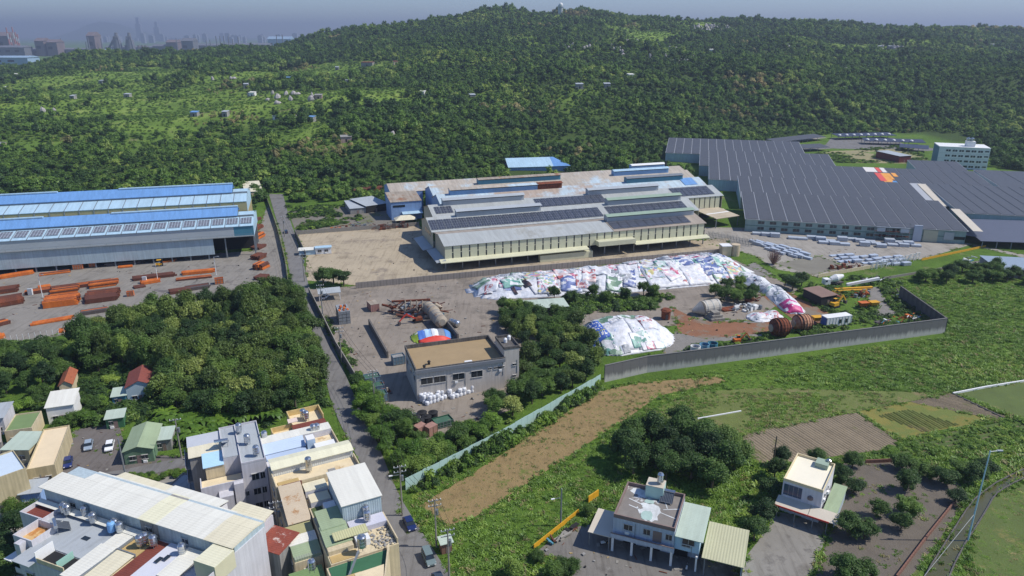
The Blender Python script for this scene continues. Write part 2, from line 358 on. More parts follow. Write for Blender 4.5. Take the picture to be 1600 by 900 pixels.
def ground_material():
    m, n, l, p = _nt('ground_cover'); MATS['ground'] = m
    g = n.new('ShaderNodeNewGeometry')
    def nz(s, d=6, r=.62):
        t = n.new('ShaderNodeTexNoise'); t.inputs['Scale'].default_value = s; t.inputs['Detail'].default_value = d; t.inputs['Roughness'].default_value = r; l.new(g.outputs['Position'], t.inputs['Vector']); return t.outputs['Fac']
    def ramp(f, *st):
        r = n.new('ShaderNodeValToRGB'); e = r.color_ramp.elements
        e[0].position, e[1].position = st[0][0], st[-1][0]; e[0].color = (*st[0][1], 1); e[1].color = (*st[-1][1], 1)
        for q in st[1:-1]: x = e.new(q[0]); x.color = (*q[1], 1)
        l.new(f, r.inputs[0]); return r.outputs[0]
    a = ramp(nz(.02), (.3, C(60, 84, 36)), (.5, C(84, 114, 44)), (.7, C(112, 138, 58)))
    b = ramp(nz(.35), (.3, C(70, 92, 40)), (.7, C(104, 132, 52)))
    mx = n.new('ShaderNodeMixRGB'); mx.inputs[0].default_value = .5; l.new(a, mx.inputs[1]); l.new(b, mx.inputs[2])
    sp = n.new('ShaderNodeSeparateXYZ'); l.new(g.outputs['Position'], sp.inputs[0]); hz_ = n.new('ShaderNodeMapRange'); l.new(sp.outputs['Z'], hz_.inputs[0]); hz_.inputs[1].default_value = 2; hz_.inputs[2].default_value = 14
    hg = ramp(nz(.03, 7, .7), (.3, C(78, 100, 44)), (.5, C(108, 134, 54)), (.7, C(140, 154, 80)))
    mh = n.new('ShaderNodeMixRGB'); l.new(hz_.outputs[0], mh.inputs[0]); l.new(mx.outputs[0], mh.inputs[1]); l.new(hg, mh.inputs[2]); at = n.new('ShaderNodeAttribute'); at.attribute_name = 'undergrowth'; mu = n.new('ShaderNodeMixRGB'); l.new(at.outputs['Fac'], mu.inputs[0]); l.new(mh.outputs[0], mu.inputs[1]); mu.inputs[2].default_value = (*C(66, 84, 42), 1); mx = mu
    f = ramp(nz(.045, 8, .7), (.60, (0, 0, 0)), (.68, (1, 1, 1)))
    m2 = n.new('ShaderNodeMixRGB'); fm = n.new('ShaderNodeMath'); fm.operation = 'MULTIPLY_ADD'; l.new(at.outputs['Fac'], fm.inputs[0]); fm.inputs[1].default_value = -1; l.new(f, fm.inputs[2]); fm.use_clamp = True; l.new(fm.outputs[0], m2.inputs[0]); l.new(mx.outputs[0], m2.inputs[1]); m2.inputs[2].default_value = (*C(122, 120, 84), 1)
    l.new(m2.outputs[0], p.inputs['Base Color']); p.inputs['Roughness'].default_value = .95; p.inputs['Specular IOR Level'].default_value = .1
    bp = n.new('ShaderNodeBump'); bp.inputs['Strength'].default_value = .9; bp.inputs['Distance'].default_value = .6; l.new(nz(1.3, 6, .75), bp.inputs['Height']); l.new(bp.outputs[0], p.inputs['Normal'])
    return m
gm.materials.append(ground_material())
tag(ob('ground', gm), 'green open land rising to a long wooded hill', kind='structure')
# air: one even box of haze round the whole place
hz = MB().box(-24000, 24000, -2000, 24000, -1, 420)
hm = bpy.data.materials.new('haze'); hm.use_nodes = True; hm.node_tree.nodes.clear()
_o = hm.node_tree.nodes.new('ShaderNodeOutputMaterial'); _v = hm.node_tree.nodes.new('ShaderNodeVolumePrincipled')
_v.inputs['Color'].default_value = (.52, .60, .77, 1); _v.inputs['Density'].default_value = HAZE; _v.inputs['Anisotropy'].default_value = .2
hm.node_tree.links.new(_v.outputs[0], _o.inputs['Volume'])
tag(hz.build('haze', hm), 'pale blue haze over the far plain', kind='stuff')

# ---------------------------------------------------------------- woods on the hill
HILLC = [crown_mesh('hill_crown%d' % i, LEAF_HILL, 50 + i, nleaf=300, size=.25, lobes=10, flat=(.8, 1., 1.2, .65, .9)[i]) for i in range(5)]
SHRUBC = [crown_mesh('shrub_crown%d' % i, (LEAF_HILL, LEAF_BRIGHT, LEAF_BRIGHT)[i], 70 + i, nleaf=110, size=.38, lobes=4, flat=.6, core=False) for i in range(3)]
DRYC = [crown_mesh('dry_crown', LEAF_DRY, 80, nleaf=150, size=.3, lobes=5, flat=1.0, core=False)]
P_HILL = proto_set('p_hill', HILLC + SHRUBC + DRYC)
def nz2(x, y, s, o=0.):
    return np.array([noise.noise((a * s + o, b * s - o, o * .37)) for a, b in zip(x, y)])
def pix(x, y, z):
    dep = y * math.cos(PITCH) + (CAM_H - z) * math.sin(PITCH); up = y * math.sin(PITCH) - (CAM_H - z) * math.cos(PITCH)
    return 800 + FPX * x / dep, 450 - FPX * up / dep
def inpoly(px, py, poly):
    r = np.zeros(len(px), bool); k = len(poly)
    for i in range(k):
        (x1, y1), (x2, y2) = poly[i], poly[(i + 1) % k]
        c = ((y1 > py) != (y2 > py)) & (px < (x2 - x1) * (py - y1) / (y2 - y1 + 1e-9) + x1); r ^= c
    return r
def wpoly(pts): return [tuple(G(x, y).xy) for x, y in pts]
_y = np.sqrt(RNG.uniform(345 ** 2, 1850 ** 2, 200000)); _x = (RNG.uniform(-.85, .85, 200000)) * (_y + 40)
_z = hill(_x, _y); _px, _py = pix(_x, _y, _z)
# meadows: the terraces on the upper left slope and a few clearings higher up
def open_ground(x, y, px, py):
    m = nz2(x, y, .0062, 3.1) + .55 * nz2(x, y, .021, 9.2)
    wl = np.clip((800 - px) / 300, 0, 1) * np.clip((py - 84) / 30, 0, 1) * np.clip((268 - py) / 45, 0, 1) * 1.12
    wr = np.clip((px - 780) / 120, 0, 1) * np.clip((112 - py) / 30, 0, 1) * .8
    return m + 1.08 * wl + .72 * wr - .66
openness = open_ground(_x, _y, _px, _py)
# what grows on the slope itself: dark undergrowth below the wood, grass in the open
_gp = pix(gv[:, 0], np.maximum(gv[:, 1], 300), gv[:, 2]); _sl = (gv[:, 2] > 1) & (np.abs(gv[:, 0]) < 1900)
_fl = np.zeros(len(gv)); _fl[_sl] = 1 - np.clip((open_ground(gv[_sl, 0], gv[_sl, 1], _gp[0][_sl], _gp[1][_sl]) + .25) / .6, 0, 1)
gm.attributes.new('undergrowth', 'FLOAT', 'POINT').data.foreach_set('value', _fl.astype(np.float32))
wood = openness < RNG.uniform(-.3, .5, len(_x))
def flocal(f, pts): return [tuple(f.o.xy + f.u * a + f.n * b) for a, b in pts]
FLATPLOTS = [flocal(Frame(G(0, 430), G(337, 405)), [(-300, -90), (108, -90), (112, 64), (-300, 64)]),
             flocal(Frame(G(696, 422), G(1099, 382)), [(-80, -60), (190, -60), (185, 60), (176, 133), (-10, 133), (-14, 118), (-80, 122)]),
             wpoly([(1085, 300), (1072, 268), (1028, 260), (1034, 236), (1130, 231), (1290, 211), (1440, 209), (1500, 214), (1548, 236), (1550, 262), (1640, 272), (2300, 290), (2300, 470), (1085, 470)]),
             flocal(Frame(G(796, 273), G(888, 270)), [(-3, -40), (40, -40), (40, 27), (-3, 27)]),
             wpoly([(408, 470), (412, 303), (446, 303), (480, 470)])]
keep = ~np.any([inpoly(_x, _y, q) for q in FLATPLOTS], 0)
keep &= (_y > 405) | ((_px > 560) & (_px < 1080)) | (_px < 400)
far = np.clip((_y - 900) / 800, 0, 1)
keep &= RNG.random(len(_x)) < 1 - .35 * far
s = RNG.gamma(7., .40, len(_x)).clip(1.4, 6.0) * (1 + .2 * far) * np.clip(1 + .75 * nz2(_x, _y, .009, 33.), .6, 1.6)
low = ~wood & (RNG.random(len(_x)) < .75)
use = keep & (wood | low)
ix = np.where(wood, RNG.integers(0, 5, len(_x)), RNG.integers(5, 8, len(_x)))
dry = nz2(_x, _y, .011, 21.) + .4 * RNG.random(len(_x))
ix = np.where(dry > .78, 8, ix)
s = np.where(wood, s, RNG.uniform(.8, 2.4, len(_x)))
hgt = s * np.where(wood, RNG.uniform(.72, 1.15, len(_x)), RNG.uniform(.6, 1.0, len(_x)))
P = np.stack([_x, _y, _z + np.where(wood, hgt * .15, -.1)], 1)[use]
interp_scatter('hill_wood', P, np.stack([s, s, hgt], 1)[use], RNG.uniform(0, 6.28, use.sum()), ix[use], P_HILL, 'dense green wood and scrub covering the hillside')
print('hill plants', use.sum())

# pale rock outcrops showing through the scrub
rk = []
for i in range(3):
    b = MB().lathe([(.9, -.6), (1.1, 0), (.9, .6), (.35, 1.1)], n=6); b.v = [(x * (1 + .5 * noise.noise((x + i, y, z))), y * (1 + .5 * noise.noise((y, z + i, x))), z * (1 + .4 * noise.noise((z, x, y + i)))) for x, y, z in b.v]; rk.append(b.mesh('rock%d' % i, mat('limestone', C(176, 170, 168), .9, .25, .8)))
ok = np.zeros(len(_x), bool)
for cx, cy, rx, ry in ((985, 74, 40, 8), (1060, 92, 25, 10), (1385, 75, 30, 5), (1010, 82, 60, 10), (880, 40, 20, 3), (620, 215, 14, 5), (330, 120, 60, 6), (1110, 45, 30, 6), (120, 175, 60, 10), (900, 75, 25, 4), (1215, 75, 25, 4), (440, 155, 70, 8), (740, 160, 40, 8), (450, 205, 20, 6)): ok |= ((_px - cx) / rx) ** 2 + ((_py - cy) / ry) ** 2 < 1
ok &= RNG.random(len(_x)) < np.where(_px < 800, .02, .10)
interp_scatter('rock_outcrops', np.stack([_x, _y, _z + 1.2], 1)[ok], np.stack([RNG.uniform(1.2, 3.4, ok.sum())] * 2 + [RNG.uniform(1.5, 4, ok.sum())], 1), RNG.uniform(0, 6.28, ok.sum()), RNG.integers(0, 3, ok.sum()), proto_set('p_rock', rk), 'pale limestone outcrops scattered over the upper hill')
# ---------------------------------------------------------------- cream factory in the middle
def windows_row(T, xs, y, z0, z1, w, mf=None, name='window', depth=.1):
    for x in xs:
        f = MB().box(x, x + w, y - .06, y + .02, z0, z1).build(name, mf or M_GLASS, T)
F1 = Frame(G(696, 422), G(1099, 382))
FA = thing('cream_factory', 'long cream metal factory with ridge vents and solar panels beside the concrete yard', 'factory', F1.o, F1.rz)
def slope(T, name, x0, x1, n0, n1, z0, z1, m, t=.18, over=0.):
    return MB().slab([(x0, n0 - over, z0), (x1, n0 - over, z0), (x1, n1, z1), (x0, n1, z1)], t).build(name, m, T)
def gable(T, x, pts, m, t=.2, name='gable_wall'):
    mb = MB(); k = [(x, n, z) for n, z in pts]; q = [(x + t, n, z) for n, z in pts]
    return mb.hexa(k, q).build(name, m, T)
def vent(T, x0, x1, n, z, w=3.4, h=2.2, m=None, mr=None, name='ridge_vent'):
    v = MB().box(x0, x1, n - w / 2, n + w / 2, z - 1.2, z + h).build(name, m or M_GREY, T)
    MB().slab([(x0 - .3, n - w / 2 - .7, z + h), (x1 + .3, n - w / 2 - .7, z + h), (x1 + .3, n + .1, z + h + .7), (x0 - .3, n + .1, z + h + .7)], .12).build('vent_roof', mr or M_GREY, v)
    MB().slab([(x0 - .3, n + .1, z + h + .7), (x1 + .3, n + .1, z + h + .7), (x1 + .3, n + w / 2 + .7, z + h), (x0 - .3, n + w / 2 + .7, z + h)], .12).build('vent_roof', mr or M_GREY, v)
    MB().box(x0 + .3, x1 - .3, n - w / 2 - .05, n - w / 2, z + h - .55, z + h - .12).build('louvre', M_DARK, v)
    return v
M_GREYR = mat('grey_roof', C(178, 182, 180), .5, .1, .05, runs=.16, corr=('X', .4), patch=C(160, 160, 152), pscale=.05, pth=.6)
M_BROWNR = mat('dusty_roof', C(172, 160, 146), .7, .2, .08, runs=.22, corr=('X', .4))
W1 = F1.w
# bay one
slope(FA, 'roof_slope', -.4, W1 * .62, -.5, 10, 10.1, 12.4, M_GREYR); slope(FA, 'roof_slope', W1 * .62 + .25, W1 + .4, -.5, 10, 10.1, 12.4, M_BROWNR)
slope(FA, 'roof_slope', -.4, W1 + .4, 10.02, 18, 12.4, 11.2, M_BROWNR)
# bay two and three
A2, B2 = F1.s_at(665, 29, 15.2), F1.s_at(1074, 29, 15.2); A3, B3 = F1.s_at(668, 51, 15.6), F1.s_at(1129, 40, 11)
slope(FA, 'roof_slope', A2, B2, 17.5, 29, 11.5, 15.2, M_GREYR); slope(FA, 'roof_slope', A2, B2, 29.02, 40, 15.2, 12.0, M_BROWNR)
slope(FA, 'roof_slope', A3, B3 + .4, 39.6, 51, 12.2, 15.6, M_GREYR); slope(FA, 'roof_slope', A3, B3 + .4, 51.02, 62, 15.6, 12.4, M_BROWNR)
M_BEIGEW = mat('beige_gable', C(176, 172, 150), .6, .12, .2, corr=('Y', .4))
for x in (0., W1 - .2): gable(FA, x, [(0, 4.6), (18, 4.6), (18, 11.0), (10, 12.2), (0, 9.95)], M_BEIGEW)
for x in (A2 + .4, B2 - .6): gable(FA, x, [(17.6, 4.6), (40, 4.6), (40, 11.8), (29, 15.0), (17.6, 11.3)], M_BEIGEW)
for x in (A3 + .4, B3 - .3): gable(FA, x, [(40.1, 4.6), (62, 4.6), (62, 12.2), (51, 15.4), (40.1, 12.0)], M_BEIGEW)
for k, n in enumerate((21., 24.2, 27.4, 30.6)): MB().box(A2 + .33, A2 + .4, n, n + 2.4, 8.6, 10.4).build('window', M_GLASS, FA)
# front wall: cream sheets parted by dark glazed slots
NP = 34; pw = (W1) / NP
for i in range(NP):
    MB().box(i * pw + .0, (i + 1) * pw - .62, -.12, .12, 4.6, 9.95).build('wall_panel', M_CREAM, FA)
    f = MB().box((i + 1) * pw - .62, (i + 1) * pw, -.02, .1, 4.6, 9.95).build('window', M_GLASS, FA)
    MB().box((i + 1) * pw - .62, (i + 1) * pw, -.06, -.025, 7.1, 7.35).build('transom', M_CREAM, f)
for a, b in ((-2.5, 62), (84, W1 + 1)): MB().slab([(a, -3.4, 4.1), (b, -3.4, 4.1), (b, -.1, 4.75), (a, -.1, 4.75)], .25).build('canopy', M_CREAM, FA)
MB().box(66, 83.5, -4, -.15, 4.9, 6.9).build('porch_roof', M_CREAM, FA)
MB().slab([(-3.9, -2, 4.0), (-.05, -2, 4.7), (-.05, 17.5, 4.7), (-3.9, 17.5, 4.0)], .2).build('canopy', M_GREY, FA)
MB().slab([(A2 - 4, 17.6, 4.0), (A2 + .35, 17.6, 4.7), (A2 + .35, 38, 4.7), (A2 - 4, 38, 4.0)], .2).build('canopy', M_GREY, FA)
for i in range(NP // 2 + 1):
    x = min(i * 2 * pw, W1 - .3)
    MB().box(x, x + .45, .3, .75, 0, 4.7).build('column', M_STEEL, FA)
for n in (6, 12, 18, 24, 30, 36): MB().box(-.5 if n < 18 else A2 + .5, -.1 if n < 18 else A2 + .9, n, n + .4, 0, 4.7).build('column', M_STEEL, FA)
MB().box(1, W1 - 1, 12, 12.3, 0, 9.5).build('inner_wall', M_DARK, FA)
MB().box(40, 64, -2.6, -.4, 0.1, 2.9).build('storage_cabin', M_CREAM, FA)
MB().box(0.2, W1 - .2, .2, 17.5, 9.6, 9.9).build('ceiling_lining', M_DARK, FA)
# bay three: its own cream front beyond the end of bay one
for i in range(int((B3 - B2 + .5) / 3)):
    x = B2 - .5 + i * 3.0
    MB().box(x, x + 2.45, 40.0 - .12, 40.08, 5.2, 12.0).build('wall_panel', M_CREAM, FA); MB().box(x + 2.45, x + 3.0, 39.97, 40.05, 5.2, 12.0).build('window', M_GLASS, FA)
MB().slab([(B2, 36.6, 4.7), (B3 + 1, 36.6, 4.7), (B3 + 1, 39.85, 5.3), (B2, 39.85, 5.3)], .2).build('canopy', M_CREAM, FA)
for x in (B2 + 6, B2 + 14, B3 - 1): MB().box(x, x + .4, 40.2, 40.6, 0, 5.3).build('column', M_STEEL, FA)
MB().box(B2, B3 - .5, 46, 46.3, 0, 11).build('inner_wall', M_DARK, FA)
def pxs(n, z, *p): return [F1.s_at(q, n, z) for q in p]
M_GREENV = mat('green_vent_sheet', C(150, 170, 150), .5, .15, .3)
a, b = pxs(10, 13, 946, 1081); vent(FA, a, b, 10, 12.3, mr=M_GREENV)
a, b = pxs(29, 16, 712, 843); vent(FA, a, b, 29, 15.1)
a, b = pxs(29, 16, 947, 1061); vent(FA, a, b, 29, 15.1, mr=M_GREENV)
a, b = pxs(51, 16, 691, 817); vent(FA, a, b, 51, 15.5)
a, b = pxs(51, 16, 917, 1026); vent(FA, a, b, 51, 15.5)
def solar_rows(T, x0, x1, n0, n1, zf, step, gap=.35, name='solar_panel'):
    k = max(1, int(round((x1 - x0) / step)))
    st = (x1 - x0) / k; mb = MB(); L = math.hypot(n1 - n0, zf(n1) - zf(n0)); ang = math.atan2(zf(n1) - zf(n0), n1 - n0)
    me = MB().box(0, st - gap, 0, L, 0, .09).mesh(name, M_SOLAR)
    for i in range(k):
        o = ob(name, me, T, (x0 + i * st, n0, zf(n0) + .16)); o.rotation_euler = (ang, 0, 0)
z1f = lambda n: 10.1 + 2.3 * (n + .5) / 10.5
z2f = lambda n: 11.5 + 3.7 * (n - 17.5) / 11.5
z3f = lambda n: 12.2 + 3.4 * (n - 39.6) / 11.4
a, b = pxs(4, 11, 955, 1076); solar_rows(FA, a, b, 1.2, 8.0, z1f, 4.2)
a, b = pxs(22, 13, 672, 940); solar_rows(FA, a, b, 18.8, 26.3, z2f, 3.3)
a, b = pxs(22, 13, 950, 1072); solar_rows(FA, a, b, 20., 26.3, z2f, 3.3)
a, b = pxs(45, 14, 680, 708); solar_rows(FA, a, b, 42.5, 48.5, z3f, 3.3)
a, b = pxs(45, 14, 838, 945); solar_rows(FA, a, b, 41.5, 49.2, z3f, 3.3)
a, b = pxs(45, 14, 1052, 1112); solar_rows(FA, a, b, 41.5, 50, z3f, 3.3)
# ---------------------------------------------------------------- blue rusting factory behind it
o2 = F1.o + Vector((*(F1.n * 62.2), 0))
FB = thing('blue_factory', 'weathered light blue factory with rusting roofs behind the cream factory', 'factory', o2, F1.rz)
M_ROOFB = mat('pale_blue_rusty_roof', C(190, 208, 218), .6, .12, .06, runs=.22, corr=('X', .4), patch=C(176, 160, 146), pscale=.035, pth=.5)
M_ROOFC = mat('dusty_beige_roof', C(188, 178, 164), .7, .15, .05, runs=.25, corr=('X', .4), patch=C(186, 204, 214), pscale=.03, pth=.55)
for x0, x1, n0, z0, zr, m in ((F1.s_at(681, 73, 15.5), F1.s_at(1089, 75, 14), .2, 11.8, 15.5, M_ROOFB), (F1.s_at(670, 95, 15.4), F1.s_at(1074, 95, 15), 22.2, 11.9, 15.4, M_ROOFC), (F1.s_at(604, 117, 13.8), F1.s_at(1062, 117, 13.8), 44.2, 11, 13.8, M_ROOFC)):
    slope(FB, 'roof_slope', x0, x1, n0, n0 + 11, z0, zr, m); slope(FB, 'roof_slope', x0, x1, n0 + 11.02, n0 + 21.8, zr, z0, M_ROOFB)
    for x in (x0 + .3, x1 - .5): gable(FB, x, [(n0, 0), (n0 + 21.7, 0), (n0 + 21.7, z0 - .2), (n0 + 11, zr - .2), (n0, z0 - .2)], M_BLUEW)
MB().box(-3.7, 13.2, 44.3, 44.5, 0, 10.7).build('front_wall', M_BLUEW, FB); MB().box(9.0, 10.2, 44.2, 44.29, 5, 10).build('window', M_GLASS, FB)
def px2(n, z, *p): return [F1.s_at(q, n + 62.2, z) for q in p]
M_BLUEV = mat('blue_vent_sheet', C(120, 160, 200), .55, .15, .3)
for n, z, p0, p1, mv, mr in ((11, 15.4, 702, 838, M_BLUEV, M_ROOFC), (11, 15.4, 838, 876, M_RUST, M_RUST), (11, 15.4, 977, 1064, M_TEAL, M_STEEL),
                             (33, 15.3, 746, 874, M_TEAL, M_RUSTR), (33, 15.3, 957, 1042, M_BLUEV, M_PALEB), (55, 13.7, 985, 1036, M_BLUEV, M_WHITE)):
    a, b = px2(n, z, p0, p1); vent(FB, a, b, n, z, m=mv, mr=mr)
a, b = px2(7, 14, 1068, 1085); slope(FB, 'bright_blue_roof_patch', a - 1, b, 3.5, 10.5, 12.9, 15.3, M_BLUER, .1).location = (0, 0, .25)
a, = px2(30, 14, 1053); MB().cyl((a, 40, 8), (a, 40, 20), .55, n=10).build('chimney', M_BLACK, FB)
# lean-to block in front of its left gable
MB().box(-6.8, 9.0, 27.5, 43.9, 0, 9.4).build('annex_wall', M_BLUEW, FB); slope(FB, 'annex_roof', -7.1, 9.2, 27.2, 43.9, 9.5, 11.4, M_RUSTR)
MB().box(-5.8, .4, 27.4, 27.49, 6.6, 7.7).build('window', M_GLASS, FB); MB().slab([(-1.5, 24, 3.6), (9, 24, 3.6), (9, 27.4, 4.2), (-1.5, 27.4, 4.2)], .15).build('canopy', M_PALEB, FB)
# blue roofed hall among the trees behind
fh = Frame(G(796, 273), G(888, 270))
HB = thing('blue_roofed_hall', 'hall with bright light blue roof among trees behind the rusting factory', 'hall', fh.o, fh.rz)
MB().box(0, fh.w, 0, 22, 0, 5.0).build('wall', M_BLUEW, HB)
slope(HB, 'roof_slope', -1, fh.w * .74, -1, 12, 5.1, 9.4, M_PALEB); MB().slab([(fh.w * .74, -1, 5.1), (fh.w + 1.5, -1, 5.1), (fh.w * .80, 12, 9.4), (fh.w * .74, 12, 9.4)], .2).build('roof_hip', M_BLUER, HB)
slope(HB, 'roof_slope', -1, fh.w * .8, 12.02, 23, 9.4, 5.1, M_PALEB)

# ---------------------------------------------------------------- blue sheds of the steel yard
fa, fb = G(0, 430), G(337, 405); _u = (fb - fa).normalized()
F2 = Frame(fa - _u * 45, fb)
FS = thing('blue_roofed_steel_shed', 'long steel shed with bright blue ridge roofs and pale walls beside the orange beams', 'shed', F2.o, F2.rz)
WL = F2.w; WR = F2.s_at(397, 1, 10)
MB().box(0, WL, -.15, .15, 2.2, 9.2).build('lower_wall', M_PALEW, FS)
MB().box(0, WR - 8, .9, 1.2, 9.3, 13.4).build('upper_wall', mat('upper_wall', C(182, 188, 190), .55, .1, .1, corr=('X', .4)), FS); MB().box(WR - 8, WR, .9, 1.2, 9.3, 13.4).build('upper_wall', M_TEAL, FS)
gr = MB().box(0, WR, -.9, .85, 9.2, 9.35).build('walkway', M_STEEL, FS)
for i in range(int(WR / 6)): MB().box(i * 6 + 1, i * 6 + 1.1, -.85, -.78, 9.4, 10.3).build('railing_post', M_STEEL, gr)
MB().box(0, WR, -.85, -.8, 10.3, 10.38).build('rail', M_STEEL, gr)
for i in range(19): MB().box(i * 7.2, i * 7.2 + .5, .2, .7, 0, 9.2).build('column', M_STEEL, FS)
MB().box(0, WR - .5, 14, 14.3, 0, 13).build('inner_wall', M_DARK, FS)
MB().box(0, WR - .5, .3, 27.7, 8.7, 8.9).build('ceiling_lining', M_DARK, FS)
def shed(T, n0, ze, zr, x1, solar, rear):
    k = int((x1 - .3) / 5.6); st = x1 / k
    for i in range(k):
        slope(T, 'roof_panel', i * st + .1, (i + 1) * st - .1, n0 - .4, n0 + 9, ze, ze + 2, M_PALEB)
        MB().slab([(i * st - .16, n0 - .42, ze + .04), (i * st + .16, n0 - .42, ze + .04), (i * st + .16, n0 + 9, ze + 2.04), (i * st - .16, n0 + 9, ze + 2.04)], .24).build('roof_rib', M_STEEL, T)
        if solar:
            o = ob('solar_panel', SOLME, T, (i * st + .5, n0 + 1.6, ze + .62)); o.rotation_euler = (math.atan2(2, 9.4), 0, 0)
    MB().box(0, x1, n0 + 8.6, n0 + 8.9, ze + 1.6, ze + 2.75).build('ridge_fascia', M_STEEL, T)
    slope(T, 'ridge_roof', 0, x1 - 6.5, n0 + 8.2, n0 + 14, ze + 2.75, zr, M_BLUER); slope(T, 'ridge_roof', 0, x1 - 6.5, n0 + 14.02, n0 + 19.8, zr, ze + 2.75, M_BLUER)
    MB().box(0, x1 * .42, n0 + 13.3, n0 + 14.8, zr - .1, zr + .35).build('ridge_cap', M_PALEB, T); MB().box(x1 * .6, x1 - 6.5, n0 + 13.3, n0 + 14.8, zr - .1, zr + .35).build('ridge_cap', M_PALEB, T)
    slope(T, 'roof_slope', 0, x1, n0 + 19, n0 + 28, ze + 2, ze, M_PALEB)
    slope(T, 'roof_slope', x1 - 6.5, x1, n0 + 9, n0 + 14, ze + 2, ze + 3.1, M_PALEB); slope(T, 'roof_slope', x1 - 6.5, x1, n0 + 14, n0 + 19, ze + 3.1, ze + 2, M_PALEB)
    gable(T, x1 - .3, [(n0 + .2, ze - 5), (n0 + 27.8, ze - 5), (n0 + 27.8, ze - .3), (n0 + 14, ze + 2.7), (n0 + .2, ze - .3)], M_PALEB)
    return k
SOLME = MB().box(0, 4.5, 0, 5.6, 0, .1).mesh('solar_panel', grid_mat('solar_small', C(98, 98, 106), C(170, 182, 192), 1.1, 1.4, .2, .3, .5))
shed(FS, 1, 13.5, 19, WR, True, False)
X2 = F2.s_at(386, 32, 18)
k = int(X2 / 5.6); st = X2 / k
for i in range(k): MB().box(i * st + .15, (i + 1) * st - .15, 29.6, 29.8, 13, 17.8).build('wall_panel', M_TAN, FS); MB().box(i * st - .15, i * st + .15, 29.4, 29.7, 13, 17.8).build('pilaster', M_STEEL, FS)
shed(FS, 29.8, 18.1, 23.8, X2, False, True)
gable(FS, X2 - .2, [(30, 0), (57, 0), (57, 13), (30, 13)], M_TAN)
for n in (2, 9, 16, 23): MB().box(WR - .6, WR - .1, n, n + .5, 0, 13).build('column', M_STEEL, FS)

# ---------------------------------------------------------------- great solar roof on the right
_a, _b = G(1166, 361), G(1512, 379)
F3 = Frame(_a, Vector((_a.x + 97 * math.cos(-.244), _a.y + 97 * math.sin(-.244), 0)))
SP = thing('solar_roofed_plant', 'huge low plant roofed with long rows of grey solar panels', 'factory', F3.o, F3.rz)
M_SEAM = mat('white_seam_roof', C(176, 178, 180), .5, .08, .1)
M_CREAMR = mat('cream_roof', C(206, 196, 178), .6, .1, .1)
def band(x0, x1, n0, n1, z0, z1, step=6.1, skip=(), wall=True, phase=0.):
    slope(SP, 'roof_slope', x0, x1, n0, n1, z0, z1, M_SEAM)
    L = math.hypot(n1 - n0, z1 - z0); ang = math.atan2(z1 - z0, n1 - n0)
    k = int((x1 - x0 - .3) / step); st = (x1 - x0 - .3) / k
    me = MB().box(.22, st - .22, .3, L - .25, 0, .12).mesh('solar_strip', M_SOLARB)
    for i in range(k):
        x = x0 + .15 + i * st
        if any(q0 <= x + st / 2 <= q1 for q0, q1 in skip): continue
        o = ob('solar_strip', me, SP, (x, n0, z0 + .06)); o.rotation_euler = (ang, 0, 0)
    if wall:
        MB().hexa([(x0 + .2, n0 + .3, 0), (x0 + .5, n0 + .3, 0), (x0 + .5, n1, 0), (x0 + .2, n1, 0)], [(x0 + .2, n0 + .3, z0 - .25), (x0 + .5, n0 + .3, z0 - .25), (x0 + .5, n1, z1 - .25), (x0 + .2, n1, z1 - .25)]).build('side_wall', M_PALEW, SP)
        MB().hexa([(x1 - .5, n0 + .3, 0), (x1 - .2, n0 + .3, 0), (x1 - .2, n1, 0), (x1 - .5, n1, 0)], [(x1 - .5, n0 + .3, z0 - .25), (x1 - .2, n0 + .3, z0 - .25), (x1 - .2, n1, z1 - .25), (x1 - .5, n1, z1 - .25)]).build('side_wall', M_PALEW, SP)
        MB().box(x0 + .5, x1 - .5, n0 + .4, n0 + .6, 0, z0 - .22).build('front_wall', M_PALEW, SP)
        MB().box(x0 + .5, x1 - .5, n1 - .4, n1 - .2, 0, z1 - .3).build('rear_wall', M_PALEW, SP)
def s3(px, n, z): return F3.s_at(px, n, z)
band(s3(1164, 0, 6), s3(1513, 0, 6), -.6, 47.6, 6.1, 9.8, wall=False)
band(s3(1158, 48, 9), s3(1480, 48, 9), 48, 95.6, 6.6, 9.8, skip=((s3(1452, 60, 9), s3(1495, 60, 9)),))
band(s3(1108, 96, 9), s3(1566, 96, 9), 96, 143.6, 6.8, 10.2)
band(s3(1093, 144, 9), s3(1312, 144, 9), 144, 191.6, 7, 10.6)
band(s3(1040, 192, 9), s3(1262, 192, 9), 192, 246, 7.4, 11.6)
band(s3(1502, 31, 9), s3(1502, 31, 9) + 95, 31, 95.5, 7.6, 10.0, step=5.6)
band(s3(1440, 144, 9), s3(1524, 144, 9), 144, 180, 7.2, 10.4)
band(s3(1572, 96, 9), s3(1572, 96, 9) + 60, 96, 150, 8.0, 10.2, step=12)
def roof_plate(name, px0, px1, n0, n1, za, zb, m, dz):
    x0, x1 = s3(px0, (n0 + n1) / 2, 9), s3(px1, (n0 + n1) / 2, 9)
    f = lambda n: za + (zb - za) * n
    MB().slab([(x0, n0, f(0) + dz), (x1, n0, f(0) + dz), (x1, n1, f(1) + dz), (x0, n1, f(1) + dz)], .08).build(name, m, SP)
roof_plate('cream_roof_strip', 1450, 1476, 49, 94, 6.7, 9.7, M_CREAMR, .24)
roof_plate('cream_roof_strip', 1503, 1518, -.4, 34, 6.1, 8.7, M_CREAMR, .24)
L_OR = mat('logo_orange', C(236, 164, 66), .5, .05); L_RE = mat('logo_red', C(222, 88, 74), .5, .05); L_BL = mat('logo_blue', C(96, 150, 200), .5, .05); L_WH = mat('logo_white', C(226, 220, 212), .5, .05)
zb = lambda n: 6.8 + 3.4 * (n - 96) / 47.6
def logo(px0, px1, n0, n1, m, dz=.26): roof_plate('logo_panel', px0, px1, n0, n1, zb(n0), zb(n1), m, dz)
